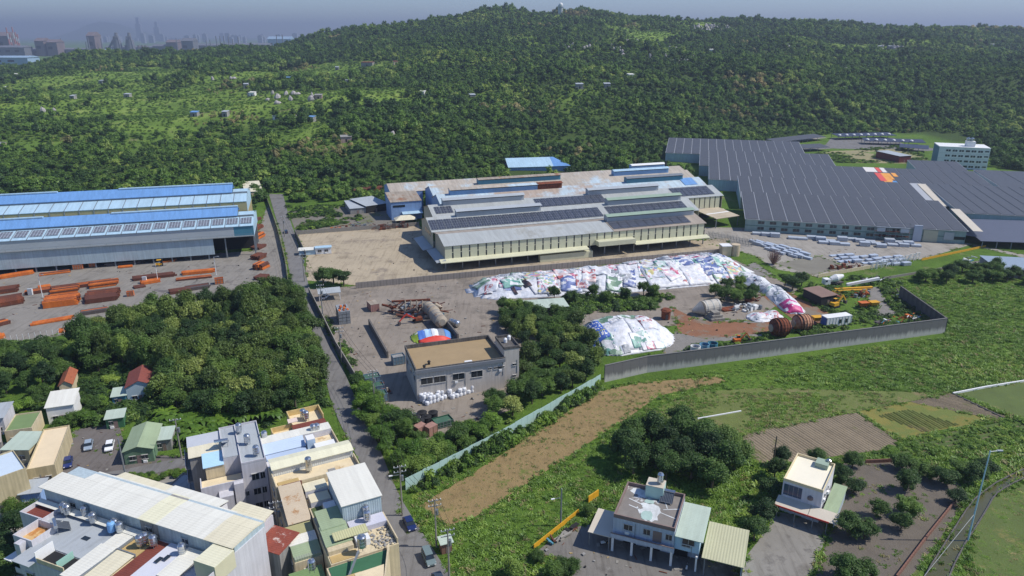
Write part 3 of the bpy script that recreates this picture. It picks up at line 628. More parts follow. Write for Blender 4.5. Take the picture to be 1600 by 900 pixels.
logo(1381, 1397, 98, 121, L_OR); logo(1376, 1386, 121.2, 129, L_OR); logo(1371, 1381, 109, 129, L_RE, .30); logo(1394, 1401, 121, 130, L_OR, .3); logo(1398, 1405, 98, 110, L_BL, .30); logo(1388, 1394, 114, 129, L_OR, .26)
logo(1350, 1368, 131, 143, L_WH); logo(1369, 1375, 131, 143, L_RE); logo(1376, 1383, 131, 143, L_WH)
# facade with two rows of windows, piers and plates
M_MINT = mat('mint_wall', C(150, 172, 166), .65, .12, .2, streak=.12)
XF = s3(1513, 0, 6)
MB().box(s3(1164, 0, 3), XF - .6, 0, .3, 0, 5.9).build('facade_wall', M_MINT, SP); MB().box(s3(1164, 0, 3), XF - .6, -.12, -.01, 2.85, 3.15).build('floor_band', mat('green_band', C(84, 120, 112), .6, .1), SP)
for i in range(15):
    x = 5 + i * 5.4
    if x > XF - 28: break
    for z in (1.1, 3.9): w = MB().box(x, x + 2.9, -.09, -.01, z, z + 1.35).build('window', M_GLASS, SP); MB().box(x + 1.4, x + 1.5, -.13, -.1, z, z + 1.35).build('mullion', M_MINT, w)
for x0, x1, z1, m, d in ((XF - 22.5, XF - 19, 7.6, mat('pale_plate', C(178, 186, 198), .5, .06), .9), (XF - 18.2, XF - 12.2, 5.6, mat('beige_door', C(184, 182, 158), .6, .1, corr=('X', .4)), .5), (XF - 9.5, XF - 5.5, 5.0, mat('grey_door', C(176, 182, 182), .6, .1), .4)):
    MB().box(x0, x1, -d, -.05, .1 if d > .45 else 1.6, z1).build('door', m, SP)
MB().box(XF - 5.2, XF - .8, -.2, -.02, 1.8, 3.2).build('window', M_GLASS, SP)
sf = thing('steel_scaffold', 'steel scaffold frame standing against the facade of the solar roofed plant', 'scaffold', F3.o, F3.rz)
for i in range(6): 
    x = XF - 39 + i * 2.9
    for y in (-1., -2.6): MB().cyl((x, y, 0), (x, y, 8.4 if i in (0, 5) else 6.4), .09, n=6).build('pole', M_STEEL, sf)
for z in (2.2, 4.2, 6.2): MB().box(XF - 39, XF - 24.4, -2.6, -1, z, z + .1).build('deck', M_RUST if z < 5 else M_STEEL, sf)
for x in (XF - 38.5, XF - 28.5): MB().box(x, x + 3.6, -2.75, -2.65, 4.3, 6.0).build('panel', M_GREY, sf)
MB().bar((XF - 39, -1.8, 8.3), (XF - 24.5, -1.8, 8.3), .15).build('beam', M_STEEL, sf)
# lower dark roof on the far right
fl = Frame(G(1530, 388), G(1640, 392))
LR = thing('low_dark_shed', 'plain low shed with flat dark grey solar roof at right edge below the great roof', 'shed', fl.o, fl.rz)
MB().slab([(0, 0, 3.4), (70, 0, 3.4), (70, 30, 6.4), (-6, 30, 6.4), (-6, 8, 4.2), (0, 6, 4.0)], .25).build('roof', grid_mat('flat_solar', C(92, 94, 104), C(84, 86, 96), 1.6, 1.0, .06, .4, .4, jit=.04), LR)
for x in range(1, 70, 6): MB().box(x, x + .3, .5, .8, 0, 3.3).build('column', M_STEEL, LR)
for x in range(0, 70, 6): MB().box(x - 4, x - 3.7, 29, 29.3, 0, 6.1).build('column', M_STEEL, LR)
# intermediate low roofs between cream factory and the solar roof
fk = Frame(G(1113, 358), G(1166, 350))
KR = thing('beige_lean_to_sheds', 'stepped beige and white lean-to roofs between cream factory and solar plant', 'shed', fk.o, fk.rz)
M_BEIGER = mat('beige_roof', C(190, 176, 152), .7, .18, .15, corr=('Y', .5))
for i, (x0, x1, n0, n1, z0, z1, m) in enumerate(((2, 17, 0, 16, 5.0, 6.2, M_BEIGER), (-1, 17, 16.2, 34, 6.4, 7.4, mat('grey_beige_roof', C(176, 168, 160), .7, .15, .2)), (-8, 18, 34.2, 56, 7.6, 8.6, M_BEIGER), (-14, 6, 56.2, 80, 8.0, 10, M_CREAMR))):
    slope(KR, 'roof_slope', x0, x1, n0, n1, z0, z1, m, .3)
    for x in (x0 + .3, x1 - .6): MB().box(x, x + .3, n0 + .3, n0 + .6, 0, z0 - .3).build('column', M_STEEL, KR)
    for q in range(3): MB().slab([(x0 + .3, n0 + 2 + q * 5, z0 + .25 + q * .3), (x1 - .3, n0 + 2 + q * 5, z0 + .25 + q * .3), (x1 - .3, n0 + 3 + q * 5, z0 + .33 + q * .3), (x0 + .3, n0 + 3 + q * 5, z0 + .33 + q * .3)], .1).build('roof_batten', M_WHITE if q % 2 else m, KR)
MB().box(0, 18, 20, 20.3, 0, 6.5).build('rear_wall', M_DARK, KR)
# white office block at the foot of the hill
fo = Frame(G(1462, 262), G(1541, 266), None)
OB = thing('white_office_block', 'four-storey white office block with rows of small windows below the hill', 'building', fo.o, fo.rz)
OH = 14.8
MB().box(0, fo.w, 0, 20, 0, OH).build('wall', M_WHITE, OB); MB().box(-.15, fo.w + .15, -.15, 20.15, OH + .003, OH + .5).build('parapet', M_WHITE, OB)
MB().box(-.12, -.01, .3, 19, 0.5, OH - .2).build('side_cladding', M_TEAL, OB)
rh = MB().box(fo.w * .55, fo.w * .72, 4, 10, OH + .5, OH + 4).build('roof_room', M_WHITE, OB)
for x in (.58, .66): MB().lathe([(1.2, 0), (1.4, .4), (1.4, 2.0), (.4, 2.5)], (fo.w * x, 7, OH + 4)).build('water_tank', M_STAINLESS, rh)
for r in range(4):
    z = OH - 2.8 - r * 3.6
    for q in (.14, .19, .27, .32, .40, .45, .53, .57, .64, .69, .77, .82): MB().box(fo.w * q, fo.w * q + 1.3, -.1, -.01, z, z + 1.3).build('window', M_GLASS, OB)
    MB().box(fo.w * .90, fo.w * .98, -.1, -.01, z + .4, z + 1.3).build('window', M_GLASS, OB)
    if r: MB().box(.1, fo.w - .1, -.08, -.01, z + 2.3, z + 2.42).build('floor_band', M_GREY, OB)
# ---------------------------------------------------------------- roads, yards and fields
M_ASPH = mat('asphalt', C(122, 120, 118), .9, .2, .25, .15, 6, patch=C(92, 91, 92), pscale=.12, stain=.34, coord='World')
M_YARD = mat('yard_asphalt', C(146, 136, 124), .9, .22, .10, .15, 4, patch=C(116, 108, 98), pscale=.07, pth=.54, stain=.34, coord='World')
M_YARDL = mat('steel_yard_floor', C(140, 135, 127), .9, .2, .12, .15, 4, patch=C(98, 94, 92), pscale=.08, stain=.34, coord='World')
M_TANY = mat('tan_concrete', C(176, 162, 138), .9, .15, .08, .1, 4, patch=C(140, 128, 112), pscale=.07, pth=.56, stain=.34, coord='World')
M_APRON = mat('pale_concrete', C(156, 150, 140), .9, .15, .08, .1, 4, patch=C(134, 130, 122), pscale=.1, stain=.34, coord='World')
M_SOIL = mat('rust_soil', C(140, 98, 72), .95, .25, .2, .3, 3, patch=C(124, 114, 100), pscale=.09, pth=.5, coord='World')
M_DRY = mat('mown_dry_grass', C(146, 124, 84), .95, .25, .35, .5, 2.5, stain=.2, patch=C(104, 110, 52), pscale=.16, pth=.57, coord='World')
M_GRAVEL = mat('grey_gravel', C(134, 130, 124), .95, .25, .5, .4, 5, coord='World')
M_GREYSOIL = mat('orchard_soil', C(108, 100, 90), .95, .22, .3, .4, 3, patch=C(94, 96, 66), pscale=.18, pth=.62, coord='World')
M_BROWNF = mat('brown_field_soil', C(140, 126, 104), .95, .2, .3, .5, 3, patch=C(108, 108, 66), pscale=.1, coord='World')
M_YELLF = mat('yellowing_field', C(128, 122, 58), .95, .2, .25, .5, 3, patch=C(104, 114, 54), pscale=.14, pth=.48, coord='World')
M_OLIVE = mat('olive_rough_grass', C(106, 116, 58), .95, .25, .25, .6, 2.5, patch=C(122, 112, 76), pscale=.1, pth=.55, coord='World')
M_PADDY = mat('paddy_weed', C(88, 104, 44), .8, .25, .2, .3, 3, patch=C(116, 112, 58), pscale=.12, pth=.58, coord='World')
def strip(name, L, R, z, m):
    a = [G(*p) for p in L]; b = [G(*p) for p in R]; mb = MB()
    # resample both edges with a smooth curve
    def sm(p, n=40):
        t = np.linspace(0, len(p) - 1, n); k = np.arange(len(p)); xs = np.interp(t, k, [q.x for q in p]); ys = np.interp(t, k, [q.y for q in p])
        for _ in range(3): xs[1:-1] = (xs[:-2] + 2 * xs[1:-1] + xs[2:]) / 4; ys[1:-1] = (ys[:-2] + 2 * ys[1:-1] + ys[2:]) / 4
        return list(zip(xs, ys))
    A, B = sm(a), sm(b); PLOTS.append(A + B[::-1])
    for i in range(len(A) - 1): mb.poly([(*A[i], z), (*B[i], z), (*B[i + 1], z), (*A[i + 1], z)])
    o = mb.build(name, m); o['kind'] = 'structure'; return A, B
sheet('steel_yard_floor', [(-140, 560), (-140, 430), (395, 392), (418, 318), (431, 345), (441, 375), (448, 415), (452, 452), (300, 500), (110, 520)], .03, M_YARDL)
sheet('scrap_yard_floor', [(484, 452), (556, 447), (762, 430), (1130, 398), (1250, 452), (1180, 500), (900, 520), (800, 560), (808, 600), (800, 640), (660, 690), (600, 640), (548, 585), (520, 540), (503, 500)], .03, M_YARD)
sheet('concrete_yard', [(461, 366), (655, 352), (700, 400), (1140, 372), (1132, 396), (760, 428), (556, 446), (478, 438), (478, 400)], .05, M_TANY)
sheet('rear_yard_floor', [(450, 330), (612, 318), (640, 350), (463, 364)], .05, mat('dusty_yard', C(124, 118, 108), .95, .25, .15, .3, 3, patch=C(98, 104, 70), pscale=.1, pth=.52, coord='World'))
sheet('plant_apron', [(1100, 380), (1100, 355), (1166, 356), (1512, 380), (1600, 398), (1600, 403), (1515, 383), (1440, 405), (1370, 415), (1277, 433), (1210, 420), (1180, 400), (1140, 388)], .04, M_APRON)
sheet('fenced_slab', [(1212, 412), (1280, 400), (1322, 417), (1268, 430)], .08, mat('stained_slab', C(128, 124, 112), .95, .2, .1, .1, 3, coord='World'))
sheet('soil_track', [(1060, 520), (1050, 480), (1090, 500), (1180, 505), (1240, 500), (1200, 470), (1160, 430), (1170, 428), (1230, 455), (1300, 492), (1290, 505), (1200, 520), (1100, 530)], .07, M_SOIL)
sheet('gravel_patch', [(1030, 540), (1075, 500), (1120, 498), (1200, 505), (1190, 525), (1120, 535), (1040, 555)], .055, M_GRAVEL)
sheet('gravel_track', [(1345, 452), (1372, 448), (1385, 470), (1402, 490), (1372, 496), (1368, 480)], .07, M_GRAVEL)
sheet('dirt_clearing', [(1150, 420), (1180, 410), (1210, 430), (1170, 436)], .07, M_GRAVEL)
sheet('hill_foot_clearing', [(1262, 242), (1300, 236), (1420, 232), (1450, 250), (1435, 256), (1310, 254)], .05, mat('bare_clearing', C(150, 142, 104), .95, .2, .05, .3, 1, patch=C(100, 120, 52), pscale=.03, pth=.5, coord='World'))
sheet('mown_strip', [(655, 790), (745, 735), (850, 668), (935, 612), (1000, 598), (1120, 588), (1135, 596), (1030, 618), (985, 650), (900, 705), (810, 765), (735, 812), (700, 820)], .04, M_DRY)
sheet('rough_meadow', [(1020, 640), (1090, 612), (1200, 606), (1400, 612), (1490, 614), (1330, 645), (1140, 685), (1080, 690), (1050, 668)], .035, M_OLIVE)
sheet('house_forecourt', [(838, 862), (890, 825), (935, 818), (1100, 868), (1165, 880), (1160, 935), (860, 935), (905, 885)], .06, mat('cracked_concrete', C(124, 120, 114), .95, .2, .15, .2, 2, patch=C(148, 144, 138), pscale=.2, pth=.6, stain=.38, coord='World'))
sheet('drive', [(1150, 890), (1185, 845), (1215, 800), (1300, 815), (1268, 900), (1250, 960), (1130, 960)], .07, mat('worn_drive', C(140, 136, 128), .95, .18, .1, .2, 2, patch=C(112, 108, 102), pscale=.16, pth=.55, stain=.38, coord='World'))
sheet('orchard_ground', [(1318, 724), (1395, 716), (1470, 730), (1500, 755), (1512, 776), (1470, 840), (1405, 925), (1268, 925), (1300, 815)], .05, M_GREYSOIL)
sheet('car_park', [(82, 732), (115, 672), (185, 660), (200, 712), (300, 712), (310, 740), (190, 745), (110, 748)], .05, mat('car_park_asphalt', C(112, 106, 102), .95, .2, .15, .2, 2, patch=C(92, 86, 80), pscale=.2, stain=.38, coord='World'))
sheet('lane', [(120, 745), (190, 735), (300, 712), (305, 724), (195, 752), (110, 762)], .09, M_ASPH)
sheet('village_ground', [(-250, 700), (60, 690), (310, 740), (420, 760), (620, 800), (700, 960), (-250, 960)], .02, M_CONC)
ROAD_L = [(419, 299), (432, 345), (443, 375), (450, 415), (458, 452), (480, 494), (497, 540), (508, 590), (520, 640), (545, 690), (572, 740), (596, 790), (604, 850), (606, 960)]
ROAD_R = [(441, 299), (450, 335), (461, 367), (474, 402), (480, 445), (502, 498), (520, 540), (542, 590), (562, 640), (590, 690), (608, 740), (628, 785), (672, 850), (740, 960)]
RA, RB = strip('road', ROAD_L, ROAD_R, .1, M_ASPH)
# furrowed fields: real ridges
def furrows(name, poly, along, pitch, h, m, z=.04):
    w = [Vector(G(*p).xy) for p in poly]; u = (Vector(G(*along[1]).xy) - Vector(G(*along[0]).xy)).normalized(); n = Vector((-u.y, u.x))
    q = [(p.dot(u), p.dot(n)) for p in w]; lo, hi = min(b for a, b in q), max(b for a, b in q); mb = MB(); t = lo
    def span(t):
        xs = []
        for i in range(len(q)):
            (a0, b0), (a1, b1) = q[i], q[(i + 1) % len(q)]
            if (b0 > t) != (b1 > t): xs.append(a0 + (a1 - a0) * (t - b0) / (b1 - b0))
        return (min(xs), max(xs)) if len(xs) > 1 else None
    while t < hi - pitch:
        s0 = span(t + pitch * .5)
        if s0:
            P = lambda a, b, zz: (*(u * a + n * b), zz)
            a, b = s0; r = random.uniform(.7, 1.2) * h
            mb.poly([P(a, t + pitch * .12, z), P(b, t + pitch * .12, z), P(b, t + pitch * .5, z + r), P(a, t + pitch * .5, z + r)]); mb.poly([P(a, t + pitch * .5, z + r), P(b, t + pitch * .5, z + r), P(b, t + pitch * .88, z), P(a, t + pitch * .88, z)])
        t += pitch
    o = mb.build(name, m); o['kind'] = 'structure'; return o
FP1 = [(1140, 692), (1190, 670), (1338, 645), (1402, 688), (1400, 700), (1195, 728)]
FP2 = [(1342, 643), (1422, 628), (1560, 655), (1470, 672), (1408, 688)]
FP3 = [(1422, 628), (1488, 615), (1572, 652), (1560, 656)]
sheet('brown_field', FP1, .03, M_BROWNF); furrows('field_ridges', FP1, ((1190, 672), (1260, 720)), .85, .14, M_BROWNF)
sheet('yellow_field', FP2, .03, M_YELLF); furrows('field_ridges', [(1372, 650), (1420, 640), (1500, 664), (1445, 676)], ((1385, 645), (1445, 680)), .9, .22, M_OLIVE)
sheet('brown_field', FP3, .045, M_BROWNF); furrows('field_ridges', FP3, ((1440, 622), (1560, 655)), .9, .2, M_BROWNF, .055)
VEG = [(1360, 708), (1480, 676), (1600, 655), (1640, 690), (1480, 705), (1400, 715)]
M_VEG = mat('vegetable_rows', C(84, 104, 50), .95, .3, .6, .6, 3, coord='World')
sheet('vegetable_plot', VEG, .03, mat('vegetable_soil', C(112, 106, 76), .95, .2, .3, .4, 3, coord='World')); furrows('vegetable_rows', VEG, ((1400, 705), (1600, 662)), 1.5, .45, M_VEG)
sheet('paddy', [(1492, 612), (1600, 596), (1760, 600), (1760, 660), (1600, 654), (1580, 650)], .03, M_PADDY)
sheet('fish_pond_weed', [(1524, 820), (1555, 775), (1585, 758), (1760, 752), (1760, 990), (1560, 960), (1515, 868)], .05, M_PADDY)
# irrigation channel with concrete banks
M_WATER = mat('channel_water', C(88, 86, 50), .12, .25, .15, .1, 1.5, coord='World', spec=.6)
chA, chB = strip('channel_water', [(1640, 716), (1560, 752), (1520, 782), (1492, 825), (1445, 900), (1420, 950)], [(1650, 728), (1590, 752), (1555, 772), (1540, 800), (1500, 862), (1462, 950)], .03, M_WATER)
def wall_along(name, pts, h, t, m, label=None, cat=None, z=0, piece=None, pname='wall_panel', cap=None, group=None, world=False, jitter=0.):
    """wall or fence through photographed foot points, one panel per piece length"""
    w = [Vector(p) if world else G(*p) for p in pts]
    T = thing(name, label, cat, (w[0].x, w[0].y, z), 0, group) if label else None
    for i in range(len(w) - 1):
        a, b = w[i], w[i + 1]; d = (b - a).xy; L = d.length; k = max(1, round(L / piece)) if piece else 1
        rz = math.atan2(d.y, d.x); me = MB().box(0, L / k - (.04 if piece else 0), -t / 2, t / 2, 0, h).mesh(pname, m)
        for j in range(k):
            p = a + (b - a) * (j / k); p.z = random.uniform(-jitter, jitter)
            if T: ob(pname, me, T, p - T.location + Vector((0, 0, z)), rz)
            else: o = ob(name, me, None, (p.x, p.y, z), rz); o['kind'] = 'structure'
        if cap and T: ob('coping', MB().box(0, L, -t / 2 - .06, t / 2 + .06, h + .003, h + cap).mesh('coping', m), T, a - T.location + Vector((0, 0, z)), rz)
    return T
chw = lambda P, nm: wall_along('channel_wall', [(x, y, 0) for x, y in P[::3]], .35, .22, M_CONCD, nm, 'wall', world=True)
chw(chA, 'concrete bank wall of the irrigation channel on its orchard side'); chw(chB, 'concrete bank wall of the irrigation channel beside the weedy pond')

sheet('staff_car_park', [(1218, 238), (1290, 226), (1300, 214), (1480, 211), (1530, 226), (1450, 236), (1300, 232)], .045, M_ASPH)
# ---------------------------------------------------------------- houses: common builders
M_LAV = mat('pale_lavender_wall', C(206, 204, 208), .7, .12, .3, streak=.12)
M_GREYW = mat('grey_wall', C(158, 156, 152), .8, .18, .3, streak=.25)
M_CREAMW = mat('cream_wall', C(214, 198, 164), .75, .15, .4, streak=.15)
M_CREAMF = mat('cream_terrace', C(226, 208, 172), .8, .15, .5, patch=C(190, 160, 116), pscale=.3, pth=.6)
M_YELLW = mat('yellow_terrace', C(212, 186, 128), .8, .15, .5, streak=.12)
M_BEIGEH = mat('beige_house_wall', C(196, 182, 146), .8, .15, .5, streak=.2)
M_WHITER = mat('white_sheet_roof', C(228, 226, 214), .5, .06, .15, runs=.12, corr=('Y', .5))
M_CREAMSR = mat('cream_sheet_roof', C(226, 218, 190), .5, .06, .15, runs=.12, corr=('Y', .5))
M_IVORY = mat('ivory_sheet_roof', C(230, 226, 196), .5, .05, .15, runs=.12, corr=('Y', .5))
M_GREYFR = mat('grey_flat_roof', C(170, 176, 180), .7, .1, .2, stain=.2, patch=C(154, 160, 164), pscale=.2)
M_REDR = mat('dark_red_roof', C(126, 66, 54), .75, .25, .5, corr=('Y', .4), patch=C(150, 90, 70), pscale=.5, pth=.62)
M_GREENR = mat('pale_green_roof', C(156, 172, 138), .6, .12, .2, runs=.12, corr=('Y', .45))
M_GREENR2 = mat('light_green_roof', C(186, 200, 184), .6, .12, .2, runs=.12, corr=('Y', .45))
M_GREENT = mat('green_terrace', C(62, 110, 78), .8, .2, .4)
M_TANR = mat('tan_corrugated', C(196, 168, 112), .7, .2, .5, corr=('Y', .3))
M_RUSTW = mat('rust_streaked_sheet', C(196, 180, 156), .75, .15, .3, corr=('Y', .4), patch=C(160, 116, 72), pscale=.35, pth=.56)
M_ORTER = mat('stained_terrace', C(214, 178, 122), .85, .2, .6, patch=C(178, 122, 66), pscale=.4, pth=.52)
M_FRAME = mat('aluminium_frame', C(176, 178, 178), .4, .1, metal=.4)
M_SILL = mat('sill', C(190, 188, 184), .8, .1)
def win(T, face, p, z, w, h, par, glass=None):
    """framed window on local face '-n' (y = par), '+s' or '-s' (x = par)"""
    def bx(a0, a1, d0, d1, z0, z1):
        if face == '-n': return MB().box(a0, a1, par - d1, par - d0, z0, z1)
        if face == '+s': return MB().box(par + d0, par + d1, a0, a1, z0, z1)
        return MB().box(par - d1, par - d0, a0, a1, z0, z1)
    g = bx(p, p + w, .005, .04, z, z + h).build('window', glass or M_GLASS, T)
    bx(p + w / 2 - .04, p + w / 2 + .04, .042, .07, z, z + h).build('window_frame', M_FRAME, g)
    if random.random() < .3: bx(p + w * .15, p + w * .15 + .8, .01, .36, z - .85, z - .3).build('air_conditioner', M_WHITE, T)
    if random.random() < .25: bx(p + w + .25, p + w + .34, .005, .1, max(.1, z - 2.2), z + 1.6).build('downpipe', M_STEEL, T)
    bx(p - .1, p + w + .1, .005, .16, z - .12, z - .002).build('sill', M_SILL, g); bx(p - .1, p + w + .1, .005, .2, z + h + .002, z + h + .1).build('lintel', M_SILL, g)
def parapet(T, x0, x1, y0, y1, z, h, m, t=.2, sides='fblr'):
    if 'f' in sides: MB().box(x0, x1, y0, y0 + t, z, z + h).build('parapet', m, T)
    if 'b' in sides: MB().box(x0, x1, y1 - t, y1, z, z + h).build('parapet', m, T)
    if 'l' in sides: MB().box(x0, x0 + t, y0 + t, y1 - t, z, z + h).build('parapet', m, T)
    if 'r' in sides: MB().box(x1 - t, x1, y0 + t, y1 - t, z, z + h).build('parapet', m, T)
def unit(fr, s0, s1, n0, n1, name, label, cat='house', group=None):
    p = fr.o.xy + fr.u * s0 + fr.n * n0
    T = thing(name, label, cat, (p.x, p.y, 0), fr.rz, group); T['w'] = s1 - s0; T['d'] = n1 - n0
    return T
def body(T, x0, x1, y0, y1, h, mw, mr=None, z0=0, rt=.12, name='wall'):
    b = MB().box(x0, x1, y0, y1, z0, h).build(name, mw, T)
    if mr: MB().box(x0 + .004, x1 - .004, y0 + .004, y1 - .004, h + .003, h + rt).build('roof', mr, T)
    return b
def mono(T, x0, x1, y0, y1, za, zb, m, t=.12, name='roof'):      # sheet roof rising from y0 to y1
    return MB().slab([(x0, y0, za), (x1, y0, za), (x1, y1, zb), (x0, y1, zb)], t).build(name, m, T)
TANKME = None
def tank(p, label, m=None, r=.62, h=1.5, group='stainless water tanks on the village roofs'):
    T = thing('water_tank', label, 'water tank', p, random.uniform(0, 3), group)
    MB().lathe([(r * .96, 0), (r, .08), (r, h * .3), (r * .97, h * .33), (r, h * .36), (r, h * .62), (r * .97, h * .65), (r, h * .68), (r, h), (r * .75, h + .2), (r * .3, h + .3)], (0, 0, .55), 16).build('drum', m or M_STAINLESS, T, smooth=False)
    MB().lathe([(r * .28, 0), (r * .28, .1)], (0, 0, .84 + h), 10).build('lid', M_STEEL, T)
    for k in range(4):
        a = k * math.pi / 2 + .6; MB().bar((r * .8 * math.cos(a), r * .8 * math.sin(a), 0), (r * .8 * math.cos(a), r * .8 * math.sin(a), .56), .07).build('leg', M_STEEL, T)
    return T
def solar_heater(p, rz, label):
    T = thing('solar_water_heater', label, 'water heater', p, rz)
    MB().slab([(0, 0, .35), (2.4, 0, .35), (2.4, 1.8, 1.5), (0, 1.8, 1.5)], .1).build('collector', grid_mat('collector%d' % len(MATS), C(60, 66, 76), C(120, 124, 128), .3, 9, .06, .25, .6), T)
    MB().cyl((-.1, 2.0, 1.65), (2.5, 2.0, 1.65), .3, n=12).build('tank', M_STAINLESS, T)
    for x in (.1, 2.2): MB().bar((x, 1.9, 0), (x, 1.9, 1.5), .07).build('leg', M_STEEL, T); MB().bar((x, .1, 0), (x, .1, .35), .07).build('leg', M_STEEL, T)
# ---------------------------------------------------------------- row houses bottom left (block A)
HA, HT = 12.0, 15.5
BA = Frame(G(66, 761, HT), G(360, 854, HT))
specs = [(-1, 4.6, -4.0, 'townhouse at row end with dark red roof terrace and white upper roof', M_WHITER),
         (4.6, 9, -9.0, 'townhouse with orange stained parapet terrace and white upper roof', M_WHITER),
         (9, 19, -11.2, 'double townhouse with broad pale grey roof and a cut-in corner courtyard', M_WHITER),
         (19, 22.3, -11.2, 'townhouse with narrow white roof strip running down to its front', M_WHITER),
         (22.3, 26.2, -10.6, 'townhouse with tan corrugated and beige roof strips', M_IVORY),
         (26.2, 29.0, -8.6, 'narrow townhouse with dark red sheet roof', M_WHITER),
         (29.0, 36.2, -7.8, 'townhouse with white roof slab and one tank on it', M_WHITER),
         (36.2, 42.0, -6.0, 'end townhouse with cream roof box and white gable wall beside the lane', M_CREAMSR)]
UA = []
for i, (s0, s1, n0, lab, mr) in enumerate(specs):
    T = unit(BA, s0, s1, n0, 7, 'townhouse', lab, group='row of townhouses at bottom left'); w = s1 - s0; y0 = -n0; UA.append((T, w, y0))
    body(T, 0, w - .02, 0, y0 + 7, HA, M_LAV if i != 4 else M_CREAMW)
    if i: MB().box(.01, w - .03, y0 + .3, y0 + 7.2, HA + .004, HT - .25).build('upper_wall', M_PALEW if i != 4 else M_GREYW, T)
    else: MB().box(.8, w - .03, y0 + .3, y0 + 7.2, HA + .004, HT - .25).build('upper_wall', M_PALEW, T)
    mono(T, 0, w, y0 - .1, y0 + 4.6, HT - .18, HT, mr)
    mono(T, 0, w, y0 + 4.62, y0 + (7.6 if i > 0 else 4.9), HT, HT - .35, mr)
    for z in (1.2, 4.4, 7.6):
        k = max(1, int(w / 4.2))
        for q in range(k): win(T, '-n', .6 + q * (w / k), z + .6, 1.7, 1.3, 0)
        if z > 2: MB().box(.15, w - .2, -1.0, 0, z - .9, z - .7).build('balcony', M_GREYW, T); MB().box(.15, w - .2, -1.0, -.9, z - .69, z + .2).build('balcony_rail', M_LAV, T)
    if i < 5: mono(T, 0, w, y0 - 1.3, y0 - .05, 12.75, 13.0, M_WHITER, .08, 'awning')
    if i in (1, 4, 6): win(T, '-n', w * .3, HA + 1.0, 1.2, .9, y0 + .3)
T, w, y0 = UA[0]; MB().box(.2, w - .25, .2, y0 - .2, HA + .004, HA + .1).build('terrace', M_REDR, T); parapet(T, 0, w, 0, y0, HA, .9, M_LAV, sides='flr')
for z in (3, 6, 9): win(T, '-s', 2, z, 1.6, 1.3, 0)
T, w, y0 = UA[1]; MB().box(.2, w - .25, .2, 4.3, HA + .004, HA + .1).build('terrace', M_ORTER, T); parapet(T, 0, w, 0, 4.5, HA, 1.4, M_LAV); MB().box(0, w, 4.52, y0 - .1, HA + .004, HA + .14).build('roof', M_GREYFR, T)
body(T, 1.9, 3.2, -1.2, -.02, HA + 1.2, M_LAV, None, 8, name='stair_shaft'); MB().box(0, 1.8, -2.2, -.02, 10.2, 10.35).build('balcony', M_WHITE, T)
T, w, y0 = UA[2]; MB().box(0, 3.6, 0.0, 3.2, HA + .004, HA + .16).build('roof', M_GREYFR, T); MB().box(-.2, w, 3.2, y0 - .1, HA + .004, HA + .18).build('roof', M_GREYFR, T)
MB().box(3.7, 9.7, .2, 3.1, HA + .003, HA + .02).build('courtyard_floor', M_DARK, T); MB().box(3.62, 3.75, .1, 3.15, HA, HA + 1.9).build('courtyard_wall', M_WHITE, T); MB().box(3.8, 9.7, .1, .25, HA, HA + .9).build('courtyard_wall', M_CREAMW, T); MB().box(8.0, 8.12, .3, 3.1, HA, HA + 1.3).build('courtyard_wall', mat('mint_screen', C(150, 190, 176), .5, .05), T)
MB().box(5.2, 6.6, 6.6, 7.4, HA + .2, HA + .26).build('skylight', M_GLASS, T)
mono(T, -.3, 3.6, -1.2, 3.18, HA + .2, HA + .35, M_GREYFR)
T, w, y0 = UA[3]; mono(T, 0, w - .1, -.8, y0 - 4.6, HA + .5, HA + .8, M_WHITER); mono(T, 0, w - .1, y0 - 4.4, y0 - .1, HA + .5, HA + .7, M_WHITER); MB().box(w - .1, w + .15, -.6, y0, HA + .2, HA + .6).build('gutter', M_STEEL, T)
T, w, y0 = UA[4]; mono(T, .2, w - .1, -.4, y0 - 4.6, HA + .3, HA + .6, M_CREAMSR); MB().box(.2, w - .1, y0 - 4.4, y0 - .2, HA + .004, HA + .2).build('roof', M_TANR, T); MB().box(0, w, y0 - 4.6, y0 - 4.42, HA + .2, HA + .75).build('gutter', M_STEEL, T)
T, w, y0 = UA[5]; mono(T, .1, w - .1, -.4, y0 - .2, HA + .15, HA + .3, M_REDR)
T, w, y0 = UA[6]; mono(T, .05, w * .52, -.3, y0 - .1, HA + .35, HA + .55, mat('lavender_roof', C(206, 208, 216), .6, .06)); mono(T, w * .53, w, 1.2, y0 - .1, HA + .6, HA + .85, M_WHITER)
for q in (1.2, 2.0): MB().box(q, q + .7, 2 + q, 3.2 + q, HA + .66, HA + .74).build('skylight', M_GLASS, T)
T, w, y0 = UA[7]; body(T, 2.0, w + .3, 1.8, y0 - .1, HA + 3.0, mat('cream_box_wall', C(206, 200, 170), .6, .08), M_IVORY, HA)
MB().box(w - .02, w + .12, .1, y0 + 7, 0, HT - 1.2).build('gable_wall', M_LAV, T); win(T, '+s', 2.6, 8.6, 1.3, 1.6, w + .12); win(T, '+s', 8.2, 5.0, 1.3, 1.6, w + .12); win(T, '+s', 2.6, 5.0, 1.3, 1.6, w + .12)
for k, (x, y) in enumerate(((102, 803), (107, 806), (135, 808), (147, 819), (181, 829), (189, 834), (220, 855), (228, 851), (241, 855), (286, 868))):
    tank(G(x, y, HA + .2), ['first of two steel tanks near the dark red terrace', 'second of two steel tanks near the dark red terrace', 'steel tank beside the long white awning', 'steel tank just right of the large solar water heater', 'steel tank behind the blue tank', 'steel tank at the edge of the grey roof beside the blue tank', 'front steel tank of three on the tan roof', 'middle steel tank of three on the tan roof', 'rear steel tank of three on the tan roof', 'tall steel tank alone on the white roof slab'][k])
tank(G(176, 834, HA + .2), 'light blue plastic tank among steel tanks on grey roof', mat('blue_plastic', C(120, 170, 220), .5, .05), group='water tanks')
